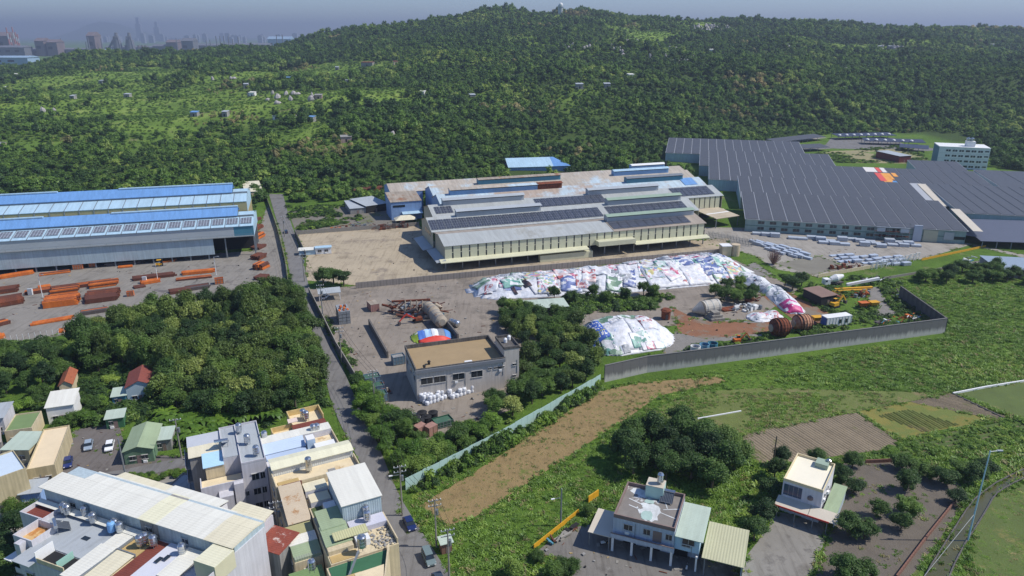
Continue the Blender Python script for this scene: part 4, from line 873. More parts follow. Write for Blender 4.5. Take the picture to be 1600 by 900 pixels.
solar_heater(G(112, 829, HA + .2), BA.rz + 2.6, 'large solar water heater on the pale grey roof of the row houses')
# red sheet lean-to and blue-roofed gap behind block A
T = unit(BA, 38.5, 43.5, 8, 13, 'red_roofed_shed', 'low shed with patchy rusty red roof behind the end townhouse', 'shed'); body(T, 0, 5, 0, 5, 8.5, M_GREYW); mono(T, -.2, 5.2, -.3, 5.2, 8.7, 9.2, mat('patchy_red_roof', C(150, 78, 62), .75, .3, .8, corr=('Y', .4), patch=C(200, 180, 170), pscale=.7, pth=.58))
T = unit(BA, 31, 38, 8, 13.5, 'white_roofed_annex', 'white roofed annex behind the long row of townhouses', 'shed'); body(T, 0, 7, 0, 5.5, 11, M_LAV); mono(T, -.2, 7.2, -.3, 5.6, 11.2, 11.8, M_CREAMSR)
T = unit(BA, 6.5, 30.5, 7.4, 11.2, 'rear_annex', 'stepped white roofed annex along the back of the townhouses', 'house'); body(T, 0, 24, 0.3, 3.6, 13, M_LAV); mono(T, -.2, 12, 0, 3.8, 13.9, 13.2, M_CREAMSR); mono(T, 12.05, 24.2, 0, 3.8, 14.1, 13.5, M_WHITER)
# ---------------------------------------------------------------- grey house in the middle (block C)
BC = Frame(G(378, 727, 12), G(414, 719, 12))
T = unit(BC, -3.1, 4.4, 0, 16, 'grey_roofed_house', 'four-storey pale house with grey flat roof and tanks between the two rows', 'house')
body(T, 3.0, 7.5, 0, 16, 12, M_LAV, M_GREYFR); body(T, 0, 2.98, 3.9, 16, 12, M_LAV, M_GREYFR); parapet(T, 3.0, 7.5, 0, 16, 12.13, .35, M_LAV, .15)
parapet(T, 0, 2.98, 3.9, 16, 12.13, .3, M_LAV, .15, 'lb')
for z in (1.6, 4.9, 8.2): win(T, '-n', 4.6, z, 1.3, 1.4, 0); win(T, '-n', 6.2, z, .8, 1.4, 0); win(T, '+s', 6, z, 1.4, 1.4, 7.5); win(T, '+s', 11, z, 1.4, 1.4, 7.5)
body(T, -6.0, -.02, 7.6, 15.2, 11.2, M_GREYW); mono(T, -6.3, 0, 11.3, 15.4, 11.9, 12.1, mat('grey_blue_roof', C(186, 190, 196), .6, .06)); mono(T, -6.2, 0, 7.3, 11.28, 11.7, 11.9, M_CREAMSR)
body(T, -3.4, -.02, 3.2, 7.5, 11.2, M_CREAMW); mono(T, -3.8, .0, 3.0, 7.9, 11.35, 11.75, mat('sky_blue_roof', C(178, 214, 236), .55, .05, corr=('Y', .5)))
body(T, -4.6, 2.98, -.9, 3.0, 8.6, M_LAV); MB().box(-4.4, 2.8, -.7, 2.9, 8.605, 8.65).build('terrace', M_CREAMF, T); parapet(T, -4.6, 2.98, -.9, 3.0, 8.6, .9, M_LAV, .18, 'fl')
body(T, -1.6, .9, -3.2, -.92, 8.0, M_LAV); body(T, 1.2, 2.9, -2.0, -.92, 9.4, M_LAV)
for z in (1.6, 4.9): win(T, '-n', -4.2, z, 1.4, 1.3, -.9); win(T, '-n', 3.2, z + .2, .5, 1.0, 0)
for z in (3, 6, 9): MB().box(-7.0, -6.02, 8, 14.6, z - .1, z).build('balcony', M_GREYW, T); MB().box(-7.0, -6.9, 8, 14.6, z, z + .8).build('balcony_rail', M_LAV, T)
solar_heater(G(358, 690, 12.2), BC.rz + 3.0, 'solar water heater on the grey flat roof between the rows')
for k, (x, y) in enumerate(((374, 677), (387, 694), (401, 712))): tank(G(x, y, 12.2), ['back', 'middle', 'front'][k] + ' steel tank on grey flat roof between the two rows', group='tanks on the grey flat roof')
# ---------------------------------------------------------------- row along the road (block B)
BB = Frame(G(422, 730, 13), G(550, 698, 13))
GRP = 'row houses along the road'
T = unit(BB, 2.8, 14, 13.9, 21.3, 'townhouse', 'townhouse at top of the roadside row with cream parapet roof and red strip', group=GRP)
body(T, 4.2, 11.2, 2.4, 7.4, 11.3, M_CREAMW); MB().box(4.4, 11, 2.6, 7.2, 11.304, 11.36).build('terrace', M_CREAMF, T); parapet(T, 4.2, 11.2, 2.4, 7.4, 11.3, 1.3, M_YELLW, .2, 'blr')
body(T, 4.2, 11.2, .1, 2.38, 11.6, M_CREAMW, M_REDR); body(T, 0, 4.18, .1, 2.7, 10.8, M_CREAMW); MB().box(.2, 4, .3, 2.5, 10.805, 10.86).build('terrace', M_CREAMF, T); parapet(T, 0, 4.18, .1, 2.7, 10.8, 1.2, M_YELLW, .2, 'bl')
mono(T, 3.6, 5.6, 2.0, 3.2, 12.6, 12.9, mat('pinkish_sheet', C(216, 196, 184), .6, .08), name='canopy'); 
for z in (1.5, 4.8, 8.0): win(T, '+s', 3.4, z, 1.6, 1.4, 11.2)
for k, (x, y) in enumerate(((474, 654), (479, 657))): tank(G(x, y, 11.4), ['rear', 'front'][k] + ' tank of the pair on the cream parapet roof', group='tanks on the cream parapet roof')
T = unit(BB, 0, 14.4, 3.4, 13.85, 'townhouse', 'townhouse with pale blue roof slope and white ridge strip in roadside row', group=GRP)
body(T, 0, 14.4, 0, 10.4, 10.6, M_LAV); body(T, .1, 14.2, 7.4, 10.3, 11.9, M_LAV, M_WHITER, 10.6); mono(T, 0, 8.2, 4.4, 7.4, 11.2, 11.95, mat('pale_blue_slope', C(190, 206, 226), .55, .06, corr=('Y', .5))); body(T, .2, 8, 2.6, 4.4, 11.0, mat('pale_blue_side', C(176, 192, 214), .6, .05), None, 10.6)
body(T, 8.4, 10.0, 3.6, 5.6, 12.6, mat('blue_stair_wall', C(176, 196, 214), .6, .05), M_WHITE, 10.6, name='stair_house'); MB().box(9.8, 14.0, 4.4, 7.3, 10.604, 10.68).build('terrace', M_CREAMF, T); body(T, 9.6, 13.6, 1.0, 3.4, 11.6, M_LAV, M_WHITE, 10.6)
MB().box(1.8, 6.6, 1.5, 2.0, 11.0, 11.3).build('blue_canopy', mat('deep_blue_sheet', C(56, 84, 190), .5, .05), T); parapet(T, 0, 14.4, 0, 10.4, 10.6, .9, M_CREAMW, .18, 'r')
for z in (1.5, 4.8, 7.8): win(T, '+s', 2, z, 1.6, 1.4, 14.4); win(T, '+s', 6.5, z, 1.6, 1.4, 14.4)
for k, (x, y) in enumerate(((490, 678), (496, 677), (414, 689))): tank(G(x, y, 11.0), ['first tank of the pair beside the white stair house roof', 'second tank of the pair beside the white stair house roof', 'single tank at the far left corner of the white ridge roof'][k], group='tanks on the pale blue roof')
T = unit(BB, 0, 15.8, -5.4, 3.3, 'townhouse', 'townhouse with long cream gabled roof and cluttered terrace in roadside row', group=GRP)
body(T, 0, 15.8, 0, 8.6, 11, M_CREAMW); body(T, .3, 15.6, 5.0, 8.5, 12.6, mat('pale_sheet_wall', C(206, 210, 208), .6, .05, corr=('X', .4)), None, 11)
mono(T, .1, 15.8, 4.6, 6.7, 12.7, 13.15, M_IVORY); mono(T, .1, 15.8, 6.72, 8.8, 13.15, 12.7, M_IVORY); MB().box(.2, 15.6, .2, 4.9, 11.004, 11.06).build('terrace', M_CREAMF, T); parapet(T, 0, 15.8, 0, 5.0, 11, .9, M_CREAMW, .18, 'flr')
MB().box(.6, 4.4, .5, 2.4, 11.07, 11.2).build('drying_rack', M_TANR, T); MB().box(10, 11.4, 1.2, 2.6, 11.1, 11.16).build('hatch', M_GREYW, T); MB().box(1.0, 4.6, -.15, .0, 11.1, 12.0).build('red_panel', mat('dark_red_panel', C(112, 58, 52), .7, .1), T)
for z in (1.5, 4.8, 8.0): win(T, '+s', 2, z, 1.6, 1.4, 15.8); win(T, '-s', 3, z, 1.2, 1.2, 0)
tank(G(483, 737, 11.1), 'tall tank and pipes on the cluttered cream terrace', h=2.4, group='tank on the cluttered terrace')
T = unit(BB, 4.5, 15.8, -19, -5.45, 'townhouse', 'townhouse with the largest plain white roof beside the road bend', group=GRP)
body(T, 0, 11.3, 0, 13.5, 9.6, M_CREAMW); body(T, 4.3, 11.2, 0.2, 10.4, 13.4, M_PALEW, None, 9.6); mono(T, 4.1, 11.4, 0, 10.6, 13.6, 14.2, M_WHITER)
body(T, .1, 4.2, 10.6, 13.4, 11.2, M_LAV, M_CREAMSR, 9.6); body(T, .4, 4.0, 7.6, 10.3, 10.6, M_LAV, mat('beige_sheet_roof', C(218, 208, 178), .6, .06), 9.6); body(T, 2.2, 4.2, 4.2, 6.4, 10.8, M_WHITE, M_WHITE, 9.6); MB().box(.3, 2.1, 4.6, 7.4, 9.605, 9.7).build('terrace', mat('mossy_terrace', C(84, 100, 60), .9, .3), T)
body(T, 4.3, 11.2, 10.6, 13.4, 10.2, M_CREAMW, M_CREAMF, 9.6)
mono(T, .2, 4.25, -1.2, 4.0, 10.9, 11.3, M_GREENR)
for z in (1.5, 4.6): win(T, '+s', 3, z, 1.6, 1.4, 11.3); win(T, '+s', 8, z, 1.6, 1.4, 11.3)
T = unit(BB, 0, 4.4, -13.6, -5.45, 'townhouse', 'narrow townhouse under a rust streaked sheet roof beside the back lane', group=GRP)
body(T, 0, 4.4, 0, 8.1, 8.6, M_CREAMW); mono(T, .3, 4.3, -.1, 8.1, 9.1, 12.0, M_RUSTW); MB().hexa([(4.2, 0, 8.6), (4.35, 0, 8.6), (4.35, 8.0, 8.6), (4.2, 8.0, 8.6)], [(4.2, 0, 8.9), (4.35, 0, 8.9), (4.35, 8.0, 11.8), (4.2, 8.0, 11.8)]).build('side_wall', M_CREAMW, T)
for z in (1.5, 4.8): win(T, '-s', 2, z, 1.2, 1.2, 0); win(T, '-s', 5, z, 1.2, 1.2, 0)
T = unit(BB, -.4, 4.2, -22, -13.7, 'townhouse', 'townhouse with white and pale green lean-to roofs beside the back lane', group=GRP)
body(T, 0, 4.6, 0, 8.2, 7.4, M_CREAMW); mono(T, -.1, 4.5, 5.6, 8.2, 8.6, 8.9, mat('olive_sheet', C(170, 166, 120), .6, .08)); mono(T, -.1, 4.6, 3.4, 5.58, 8.4, 8.7, M_WHITER); mono(T, 0, 4.6, 1.0, 3.38, 7.9, 8.3, M_GREENR); MB().box(.1, 4.5, .2, 5.4, 7.41, 7.9).build('upper_wall', mat('sage_sheet_wall', C(150, 160, 138), .7, .08, corr=('X', .4)), T)
for z in (1.5, 4.6): win(T, '-s', 2, z, 1.2, 1.2, 0); win(T, '-n', 1.4, z, 1.4, 1.2, 0)
T = unit(BB, 4.4, 16, -27.5, -19.05, 'townhouse', 'roadside townhouse with pale green roof, lavender terrace and rubble covered corner', group=GRP)
body(T, 0, 11.4, 0, 8.4, 9.4, M_CREAMW); mono(T, .1, 4.6, 3.4, 8.3, 10.3, 10.9, M_GREENR); mono(T, 1.6, 7.4, 3.6, 5.6, 10.9, 11.1, mat('straw_sheet', C(190, 188, 144), .6, .1, corr=('X', .4))); MB().box(.2, 4.4, 2.2, 3.4, 9.41, 10.2).build('upper_wall', M_CREAMW, T)
MB().box(4.9, 11.2, 5.6, 8.3, 9.404, 10.4).build('terrace', mat('lavender_terrace', C(196, 196, 208), .7, .08), T); MB().box(4.9, 7.2, 2.0, 4.2, 9.404, 10.6).build('white_roof_box', M_WHITE, T)
for q in range(110):
    a, b = random.uniform(7.3, 11.0), random.uniform(.3, 5.4); r = random.uniform(.12, .3)
    MB().lathe([(r, 0), (r * 1.1, r * .6), (r * .5, r * 1.1)], (a, b, 9.41), 5).build('rubble_stone', M_GREYW if q % 3 else M_CREAMW, T)
MB().box(.2, 4.6, .2, 1.9, 9.404, 9.5).build('terrace', M_TANR, T); parapet(T, 0, 11.4, 0, 8.4, 9.4, 1.0, M_CREAMW, .2, 'r')
for z in (1.5, 4.6): win(T, '+s', 2, z, 1.6, 1.4, 11.4); win(T, '+s', 5.6, z, 1.6, 1.4, 11.4)
for k, (x, y) in enumerate(((572, 806), (574, 815))): tank(G(x, y, 10.3), ['rear', 'front'][k] + ' tank of the two standing at the rubble corner', group='tanks at the rubble corner')
FE = Frame(BB.o.xy + BB.u * 2.4 + BB.n * -42, BB.o.xy + BB.u * 12.0 + BB.n * -38.8)
T = unit(BB, 3.6, 14.6, -40, -27.6, 'townhouse', 'nearest roadside townhouse with green terrace and cream roof deck', group=GRP)
MB().prism([(0, 12.3), (0, 0), (3.5, 0), (7.6, 5.5), (10.4, 12.3)], 0, 9.2).build('wall', M_CREAMW, T); MB().prism([(.3, 12.1), (.3, 8.0), (8.2, 8.0), (10.0, 12.1)], 9.204, 9.3).build('terrace', M_GREENT, T)
MB().prism([(3.4, 7.9), (3.4, 3.0), (5.6, 3.0), (7.4, 5.6), (8.2, 7.9)], 9.204, 10.2).build('roof_deck', M_CREAMF, T); MB().prism([(.2, 7.8), (.2, .3), (3.2, .3), (3.2, 7.8)], 9.204, 9.26).build('terrace', M_CREAMF, T)
for (p, q) in (((3.5, 0), (7.6, 5.5)), ((7.6, 5.5), (10.4, 12.3))): MB().bar((*p, 9.7), (*q, 9.7), .25, 1.1).build('parapet', M_CREAMW, T)
mono(T, .4, 4.4, 6.2, 8.0, 10.0, 10.2, M_TANR, name='awning'); MB().box(.4, 2.6, 4.4, 5.2, 9.27, 9.9).build('rubbish_heap', M_RUST, T); MB().bar((2.6, 8.4, 9.6), (5.2, 11.6, 11.2), .3).build('chute', M_STEEL, T)
tank(G(566, 858, 10.3), 'steel tank on the cream deck of the nearest roadside house', r=.75, h=1.9, group='tanks of the nearest roadside house'); tank(G(488, 893, 9.4), 'steel tank at bottom edge on the nearest roadside house', group='tanks of the nearest roadside house')
T = unit(BB, -1.5, 3.4, -36, -23, 'low_green_house', 'low house with sloping green roof beside the back lane at bottom edge', 'house'); body(T, 0, 4.9, 0, 12, 6.4, M_CREAMW); mono(T, -.3, 5.0, -.3, 12.2, 6.6, 7.2, mat('grass_green_roof', C(116, 142, 92), .7, .1, corr=('Y', .4)))
# ---------------------------------------------------------------- office block in the scrap yard
FO = Frame(G(650, 577, 9.2), G(789, 558, 9.2), G(630, 540, 9.2))
OF = thing('grey_office', 'two-storey grey office block with tan flat roof and stair tower', 'building', FO.o, FO.rz); ow, od = FO.w, FO.d
M_OFF = mat('weathered_render', C(204, 196, 186), .85, .1, .25, streak=.14)
MB().box(0, ow, 0, od, 0, 8.1).build('wall', M_OFF, OF); MB().box(.3, ow - .3, .3, od - .3, 8.11, 8.18).build('roof', mat('tan_roof', C(160, 138, 104), .9, .12, .3), OF)
parapet(OF, -.15, ow + .1, -.15, od + .15, 8.1, 1.1, M_CONCD, .3); MB().box(-.3, ow, -.45, -.16, 8.0, 8.9).build('cornice', mat('slate_cornice', C(126, 130, 136), .8, .12), OF)
q = Frame(G(786, 539, 11.5), G(809, 536, 11.5)); tx = ow - .1
tw = MB().box(tx, tx + 4.2, 0.4, 8.4, 0, 11.2).build('stair_tower', M_OFF, OF); parapet(OF, tx - .1, tx + 4.3, .3, 8.5, 11.2, .7, M_CONCD, .25); MB().box(tx + .2, tx + 4, .7, 8.2, 11.21, 11.25).build('tower_roof', M_CONCD, OF)
for x in (.7, 2.2): MB().lathe([(.5, 0), (.5, 1.0), (.2, 1.3)], (tx + 1 + x, 4 + x, 11.3)).build('water_tank', M_WHITE, OF)
for x, w in ((1.2, 3.0), (4.6, 3.0), (9.6, 3.0), (14.6, 3.0)): win(OF, '-n', x, 4.6, w, 1.8, 0)
for x, w in ((19.2, .9), (20.8, 2.2), (24.0, 1.8)): win(OF, '-n', min(x, ow - 2), 6.2, w, .5, 0)
for z in (2.8, 6.2): win(OF, '-n', tx + 2.4, z, .9, .6, .4)
for x in (2, 7, 12): win(OF, '-s', x, 4.8, 2.0, 1.6, 0)
for x, y in ((2.5, 1.8), (4.2, 4.0)): MB().lathe([(.35, 0), (.3, .5), (.5, .8), (.2, 1.1)], (x, y, 8.19), 8).build('roof_vent', M_BLACK, OF)
ac = MB().box(13.0, 15.0, .4, 1.1, 8.2, 9.2).build('air_conditioner', M_WHITE, OF)
for x in (13.5, 14.5): MB().cyl((x, .38, 8.7), (x, .34, 8.7), .32, n=12).build('fan_grille', M_STEEL, ac)
# ---------------------------------------------------------------- pale two-storey house on the right
F5 = Frame(G(959, 803, 7.6), G(1055, 826, 7.6), G(1074, 773, 7.6)); w5, d5 = F5.w, F5.d
H5 = thing('terrace_house', 'two-storey white house in bluish shade with white patched roof terrace and ground-floor pillars', 'house', F5.o, F5.rz)
M_SHWHITE = mat('shaded_white_render', C(186, 196, 210), .8, .1, .3, streak=.12); M_BRT = mat('brown_tile_trim', C(136, 116, 110), .7, .15)  # white walls; their bluish shade is put into the base colour
M_PATCH = mat('patched_roof', C(134, 128, 122), .9, .25, .5, patch=C(226, 228, 228), pscale=.16, pth=.55)
MB().box(0, w5, 0, d5, 3.3, 6.9).build('upper_wall', M_SHWHITE, H5); MB().box(0, w5, 2.6, d5, 0, 3.29).build('lower_wall', M_SHWHITE, H5); MB().box(-.2, w5 + .2, -.8, -.01, 3.0, 3.3).build('balcony', M_SHWHITE, H5)
MB().box(.25, w5 - .25, .25, d5 - .25, 6.905, 6.97).build('terrace', M_PATCH, H5); parapet(H5, 0, w5, 0, d5, 6.9, .75, M_BRT, .22); MB().box(-.2, w5 + .2, -.9, -.78, 3.31, 4.0).build('balcony_rail', M_SHWHITE, H5); MB().box(-.22, w5 + .22, -.95, -.75, 4.002, 4.12).build('rail_trim', M_BRT, H5)
M_LIME = mat('white_sealant', C(214, 218, 218), .85, .12, .6, stain=.25); M_MINTP = mat('mint_sealant', C(170, 194, 186), .85, .12, .6, stain=.2)
def blob(cx, cy, rx, ry, n, m, z, seed):
    rg = random.Random(seed); MB().prism([(w5 * cx + w5 * rx * math.cos(i * math.tau / n) * rg.uniform(.78, 1.15), d5 * cy + d5 * ry * math.sin(i * math.tau / n) * rg.uniform(.78, 1.15)) for i in range(n)], z, z + .012).build('sealant_patch', m, H5)
blob(.53, .34, .17, .27, 22, M_LIME, 6.975, 1); blob(.5, .5, .16, .1, 18, M_LIME, 6.99, 2); blob(.5, .24, .1, .14, 16, M_MINTP, 7.004, 3); blob(.46, .64, .09, .07, 14, M_MINTP, 6.99, 4); blob(.2, .86, .12, .1, 18, M_LIME, 6.975, 5); blob(.34, .8, .06, .06, 12, M_LIME, 6.975, 6)
for a, b in (((.72, .5), (.97, .62)), ((.70, .4), (.96, .33)), ((.6, .66), (.64, .9)), ((.4, .5), (.12, .6)), ((.4, .35), (.16, .42)), ((.3, .42), (.38, .25)), ((.78, .55), (.66, .85))): MB().bar((a[0] * w5, a[1] * d5, 6.99), (b[0] * w5, b[1] * d5, 6.99), .2, .02).build('sealant_seam', M_LIME, H5)
body(H5, w5 * .36, w5 * .66, d5 - 2.7, d5 + .1, 9.5, mat('mint_render', C(176, 204, 196), .8, .1), mat('worn_slab', C(200, 190, 172), .85, .15, .5, patch=C(150, 120, 96), pscale=.6), 6.9, name='stair_house')
for q in range(4):
    MB().box(q * (w5 - .4) / 3, q * (w5 - .4) / 3 + .4, -.8, -.4, 0, 3.0).build('pillar', M_WHITE, H5); MB().box(q * (w5 - .4) / 3 - .01, q * (w5 - .4) / 3 + .41, -.06, -.01, 3.3, 6.9).build('pilaster', M_SHWHITE, H5)
for x, w in ((2.0, 1.8), (5.6, 1.2), (9.6, 1.1), (12.6, 2.0)): win(H5, '-n', x, 4.9, w, 1.2, 0)
MB().box(7.3, 8.9, -.08, -.01, 3.9, 6.1).build('door', M_BRT, H5)
for x in (1.5, 6, 11): MB().box(x, x + 2.4, 2.5, 2.58, 0.1, 2.4).build('door', M_DARK, H5)
tank(H5.location + Vector((*(F5.u * w5 * .58 + F5.n * (d5 - 1.3)), 9.6)), 'steel tank on the stair house of the two-storey white house', group='tank of the pale blue house')
solar_heater(H5.location + Vector((*(F5.u * (w5 - 4.2) + F5.n * (d5 - 3.6)), 7.0)), F5.rz, 'solar water heater on the patched roof terrace of the two-storey white house')
body(H5, w5 + .05, w5 + 4.4, 0.3, d5 - 1.2, 5.9, mat('sky_blue_render', C(176, 206, 224), .8, .1), None, 3.2, name='annex_wall'); body(H5, w5 + .3, w5 + 4.2, 3, d5 - 1.4, 3.19, M_SHWHITE, name='annex_lower_wall'); mono(H5, w5 + .1, w5 + 5.0, -.2, d5 - .8, 6.2, 6.5, M_GREENR2, name='annex_roof')
M_SAGE = mat('sage_roof', C(186, 184, 150), .6, .1, .2, corr=('X', .5));
win(H5, '-n', w5 + 1.4, 4.2, 1.4, 1.1, .3); MB().box(w5 + 4.0, w5 + 4.3, -.6, -.3, 0, 3.2).build('pillar', M_WHITE, H5)
mono(H5, w5 + 5.05, w5 + 12.2, -1.2, d5 - 2.2, 3.9, 4.5, M_SAGE, name='side_shed_roof'); 
for x in (w5 + 5.5, w5 + 11.8): MB().box(x, x + .2, -.9, -.7, 0, 3.8).build('pillar', M_STEEL, H5)
MB().box(w5 + 11.7, w5 + 11.9, -.5, d5 - 2.5, 0, 3.9).build('side_shed_wall', mat('sky_blue_sheet', C(170, 200, 222), .6, .1), H5); MB().box(w5 + 5.2, w5 + 11.9, d5 - 2.7, d5 - 2.5, 0, 4.2).build('side_shed_wall', M_PALEW, H5)
mono(H5, -4.4, -.1, -1.2, d5 * .55, 3.3, 3.6, M_CREAMR, name='carport_roof')
for x, y in ((-4.2, -1), (-4.2, 5), (-.5, -1)): MB().box(x, x + .15, y, y + .15, 0, 3.2).build('carport_post', M_STEEL, H5)
# ---------------------------------------------------------------- cream topped house far right
F6 = Frame(G(1224.5, 747.5, 7.4), G(1286.5, 767, 7.4), G(1304, 725, 7.4)); w6, d6 = F6.w, F6.d
H6 = thing('cream_roofed_house', 'cube-like white house with cream roof deck, blue window wall and green side roof', 'house', F6.o, F6.rz)
M_WR = mat('white_render', C(214, 212, 216), .75, .08, .3, streak=.1)
MB().box(0, w6, 0, d6, 0, 6.9).build('wall', M_WR, H6); MB().box(.2, w6 - .2, .2, d6 - .2, 6.905, 6.96).build('roof_deck', mat('cream_deck', C(236, 228, 206), .8, .06, .3, patch=C(220, 200, 160), pscale=.25, pth=.66), H6); parapet(H6, 0, w6, 0, d6, 6.9, .6, mat('cream_parapet', C(222, 206, 168), .8, .1), .16)
g = MB().box(.3, w6 * .5, -.06, -.005, 4.0, 6.4).build('window', mat('blue_glass', C(44, 72, 100), .15, .1, spec=.7), H6)
for k in range(1, 4): MB().box(.3 + k * w6 * .12, .36 + k * w6 * .12, -.1, -.065, 4.0, 6.4).build('mullion', M_FRAME, g)
MB().lathe([(.55, 0), (.5, .5), (.1, .8)], (w6 * .72, -.02, 4.7), 10).build('round_window', M_BRT, H6)
for z in (1.2, 4.3): win(H6, '+s', 2.2, z, 1.1, 1.1, w6); win(H6, '+s', 5.4, z, 1.1, 1.1, w6)
MB().box(w6 + .02, w6 + .4, 1.2, 1.9, 4.2, 4.8).build('air_conditioner', M_WHITE, H6); MB().box(w6 + .02, w6 + .4, 4.2, 4.9, 4.2, 4.8).build('air_conditioner', M_WHITE, H6)
for q in (0, 1): MB().slab([(-.5 + q * 6.3, -2.8, 2.9), (5.7 + q * 5.3, -2.8, 2.9), (5.7 + q * 5.3, -.02, 3.5), (-.5 + q * 6.3, -.02, 3.5)], .1).build('awning', M_CREAMR, H6)
MB().box(-.6, w6 + 2.2, -2.95, -2.81, 2.65, 2.95).build('red_trim', mat('red_trim', C(190, 60, 50), .6, .1), H6)
for x in (0, w6 * .45, w6 * .9, w6 + 1.8): MB().box(x, x + .15, -2.7, -2.55, 0, 2.8).build('post', M_STEEL, H6)
mono(H6, w6 + .45, w6 + 3.0, -.2, d6 - .4, 3.2, 3.4, M_GREENR, name='side_roof'); MB().box(w6 + 2.7, w6 + 2.85, 0, d6 - .6, 0, 3.1).build('side_wall', M_PALEW, H6)
body(H6, w6 - 3.4, w6 - 1.0, d6 - 2.6, d6 - .3, 8.0, mat('sage_panel', C(150, 168, 150), .7, .08), None, 6.96, name='stair_house'); MB().lathe([(.5, 0), (.5, .8), (.2, 1.0)], (w6 - 1.2, d6 - .6, 7.5)).build('roof_tank', M_STAINLESS, H6)
# ---------------------------------------------------------------- small houses and sheds on the left
def small(a, b, c, z, name, label, mw, mr, kind='mono', rise=.5, par=None, cat='house', over=.3, grp=None, wins=2):
    f = Frame(G(*a, z), G(*b, z), G(*c, z)); T = thing(name, label, cat, f.o, f.rz, grp); w, d = f.w, abs(f.d)
    if kind == 'gable':            # ridge running inwards
        MB().hexa([(0, 0, 0), (w, 0, 0), (w, d, 0), (0, d, 0)], [(0, 0, z), (w, 0, z), (w, d, z), (0, d, z)]).build('wall', mw, T)
        for y in (0, d - .1): MB().hexa([(0, y, z), (w, y, z), (w / 2, y, z + rise)], [(0, y + .1, z + .001), (w, y + .1, z + .001), (w / 2, y + .1, z + rise)]).build('gable', mw, T)
        MB().slab([(-over, -over, z - .05), (w / 2, -over, z + rise + .1), (w / 2, d + over, z + rise + .1), (-over, d + over, z - .05)], .1).build('roof_slope', mr, T); MB().slab([(w / 2, -over, z + rise + .1), (w + over, -over, z - .05), (w + over, d + over, z - .05), (w / 2, d + over, z + rise + .1)], .1).build('roof_slope', mr, T)
    elif kind == 'flat':
        body(T, 0, w, 0, d, z, mw, None); MB().box(.15, w - .15, .15, d - .15, z + .003, z + .06).build('roof', mr, T); parapet(T, 0, w, 0, d, z, .35, par or mw, .15)
    else:
        body(T, 0, w, 0, d, z - .25, mw); mono(T, -over, w + over, -over, d + over, z, z + rise, mr)
    for k in range(wins): win(T, '-n', w * (.18 + .42 * k), 1.0, min(1.2, w * .2), 1.0, 0)
    MB().box(w * .42, w * .42 + .9, -.05, -.005, .05, 2.0).build('door', M_BRT, T)
    return T, w, d
small((41, 736), (86, 728), (102, 667), 4.0, 'beige_flat_house', 'long beige house with flat stained cream roof beside the car park', M_BEIGEH, mat('cream_flat_roof', C(226, 206, 172), .85, .1, .3, patch=C(176, 136, 100), pscale=.3, pth=.64), 'flat')
small((7, 676), (50, 670), (64, 644), 3.6, 'green_roofed_house', 'house with flat moss green roof left of the white shed', M_CREAMW, mat('moss_green_deck', C(118, 140, 92), .85, .12, .4), 'flat')
small((2, 702), (44, 702), (54, 677), 3.6, 'grey_roofed_cottage', 'cottage with pale grey and white sheet roof below the green flat roof', M_BEIGEH, M_GREENR2, 'mono', .4)
small((71, 637), (114, 631), (119, 612), 4.6, 'white_roofed_shed', 'white gabled shed with bright white roof standing among shrubs', M_WHITE, M_WHITER, 'mono', .9)
small((196, 606), (238, 600), (236, 577), 4.6, 'red_roofed_house', 'small house with twin-pitched brick red roof at the edge of the wood', mat('blue_grey_render', C(168, 186, 196), .75, .08), mat('brick_red_tiles', C(136, 74, 64), .8, .25, 1.2, .3, 6), 'gable', 1.5)
small((164, 655), (192, 651), (193, 640), 2.8, 'pale_green_shed', 'tiny shed with pale mint roof at the top of the car park', M_GREENT, M_GREENR2, 'mono', .3, wins=1)
small((192, 706), (238, 700), (240, 664), 3.4, 'green_walled_house', 'green walled house with long pale olive gabled roof beside the car park', mat('sea_green_wall', C(110, 140, 112), .75, .12, streak=.2), M_GREENR, 'gable', .9)
small((240, 688), (266, 685), (272, 668), 3.0, 'mint_roofed_shed', 'small mint roofed shed right of the green walled house', M_GREYW, M_GREENR2, 'mono', .4, wins=1)
small((174, 620), (196, 617), (198, 606), 2.8, 'lean_to_shed', 'patched lean-to shed leaning beside the red roofed house', M_TEAL, M_GREENR2, 'mono', .4, wins=1)
small((92, 603), (112, 600), (110, 580), 3.2, 'ruined_tile_house', 'ruined low house with broken orange tile roof under trees', M_CREAMW, mat('broken_tiles', C(166, 96, 66), .9, .3, 1.5, .4, 6), 'gable', 1.2, wins=1)
small((-30, 722), (-12, 752), (26, 712), 8.6, 'yellow_apartment', 'yellow two-storey house with pale blue roof at left edge', M_BEIGEH, mat('pale_blue_deck', C(196, 210, 222), .7, .06), 'flat')
small((-40, 700), (0, 690), (12, 668), 4.0, 'grey_edge_house', 'grey roofed house cut by the left edge below the moss roof', M_GREYW, mat('pinkish_grey_roof', C(170, 160, 150), .7, .1), 'mono')
small((-20, 655), (4, 652), (8, 632), 4.5, 'white_edge_house', 'white walled house at the left edge above the moss roof', M_LAV, M_GREYFR, 'mono')
small((30, 772), (62, 768), (72, 750), 4.0, 'blue_canopy_shed', 'grey canvas roofed shed behind the long white roof', M_BLUEW, M_GREYFR, 'mono', .4)
small((256, 768), (330, 778), (345, 748), 3.4, 'grey_slab_house', 'low house with plain grey slab roof behind the white townhouse row', M_GREYW, M_GREYFR, 'flat', wins=0)
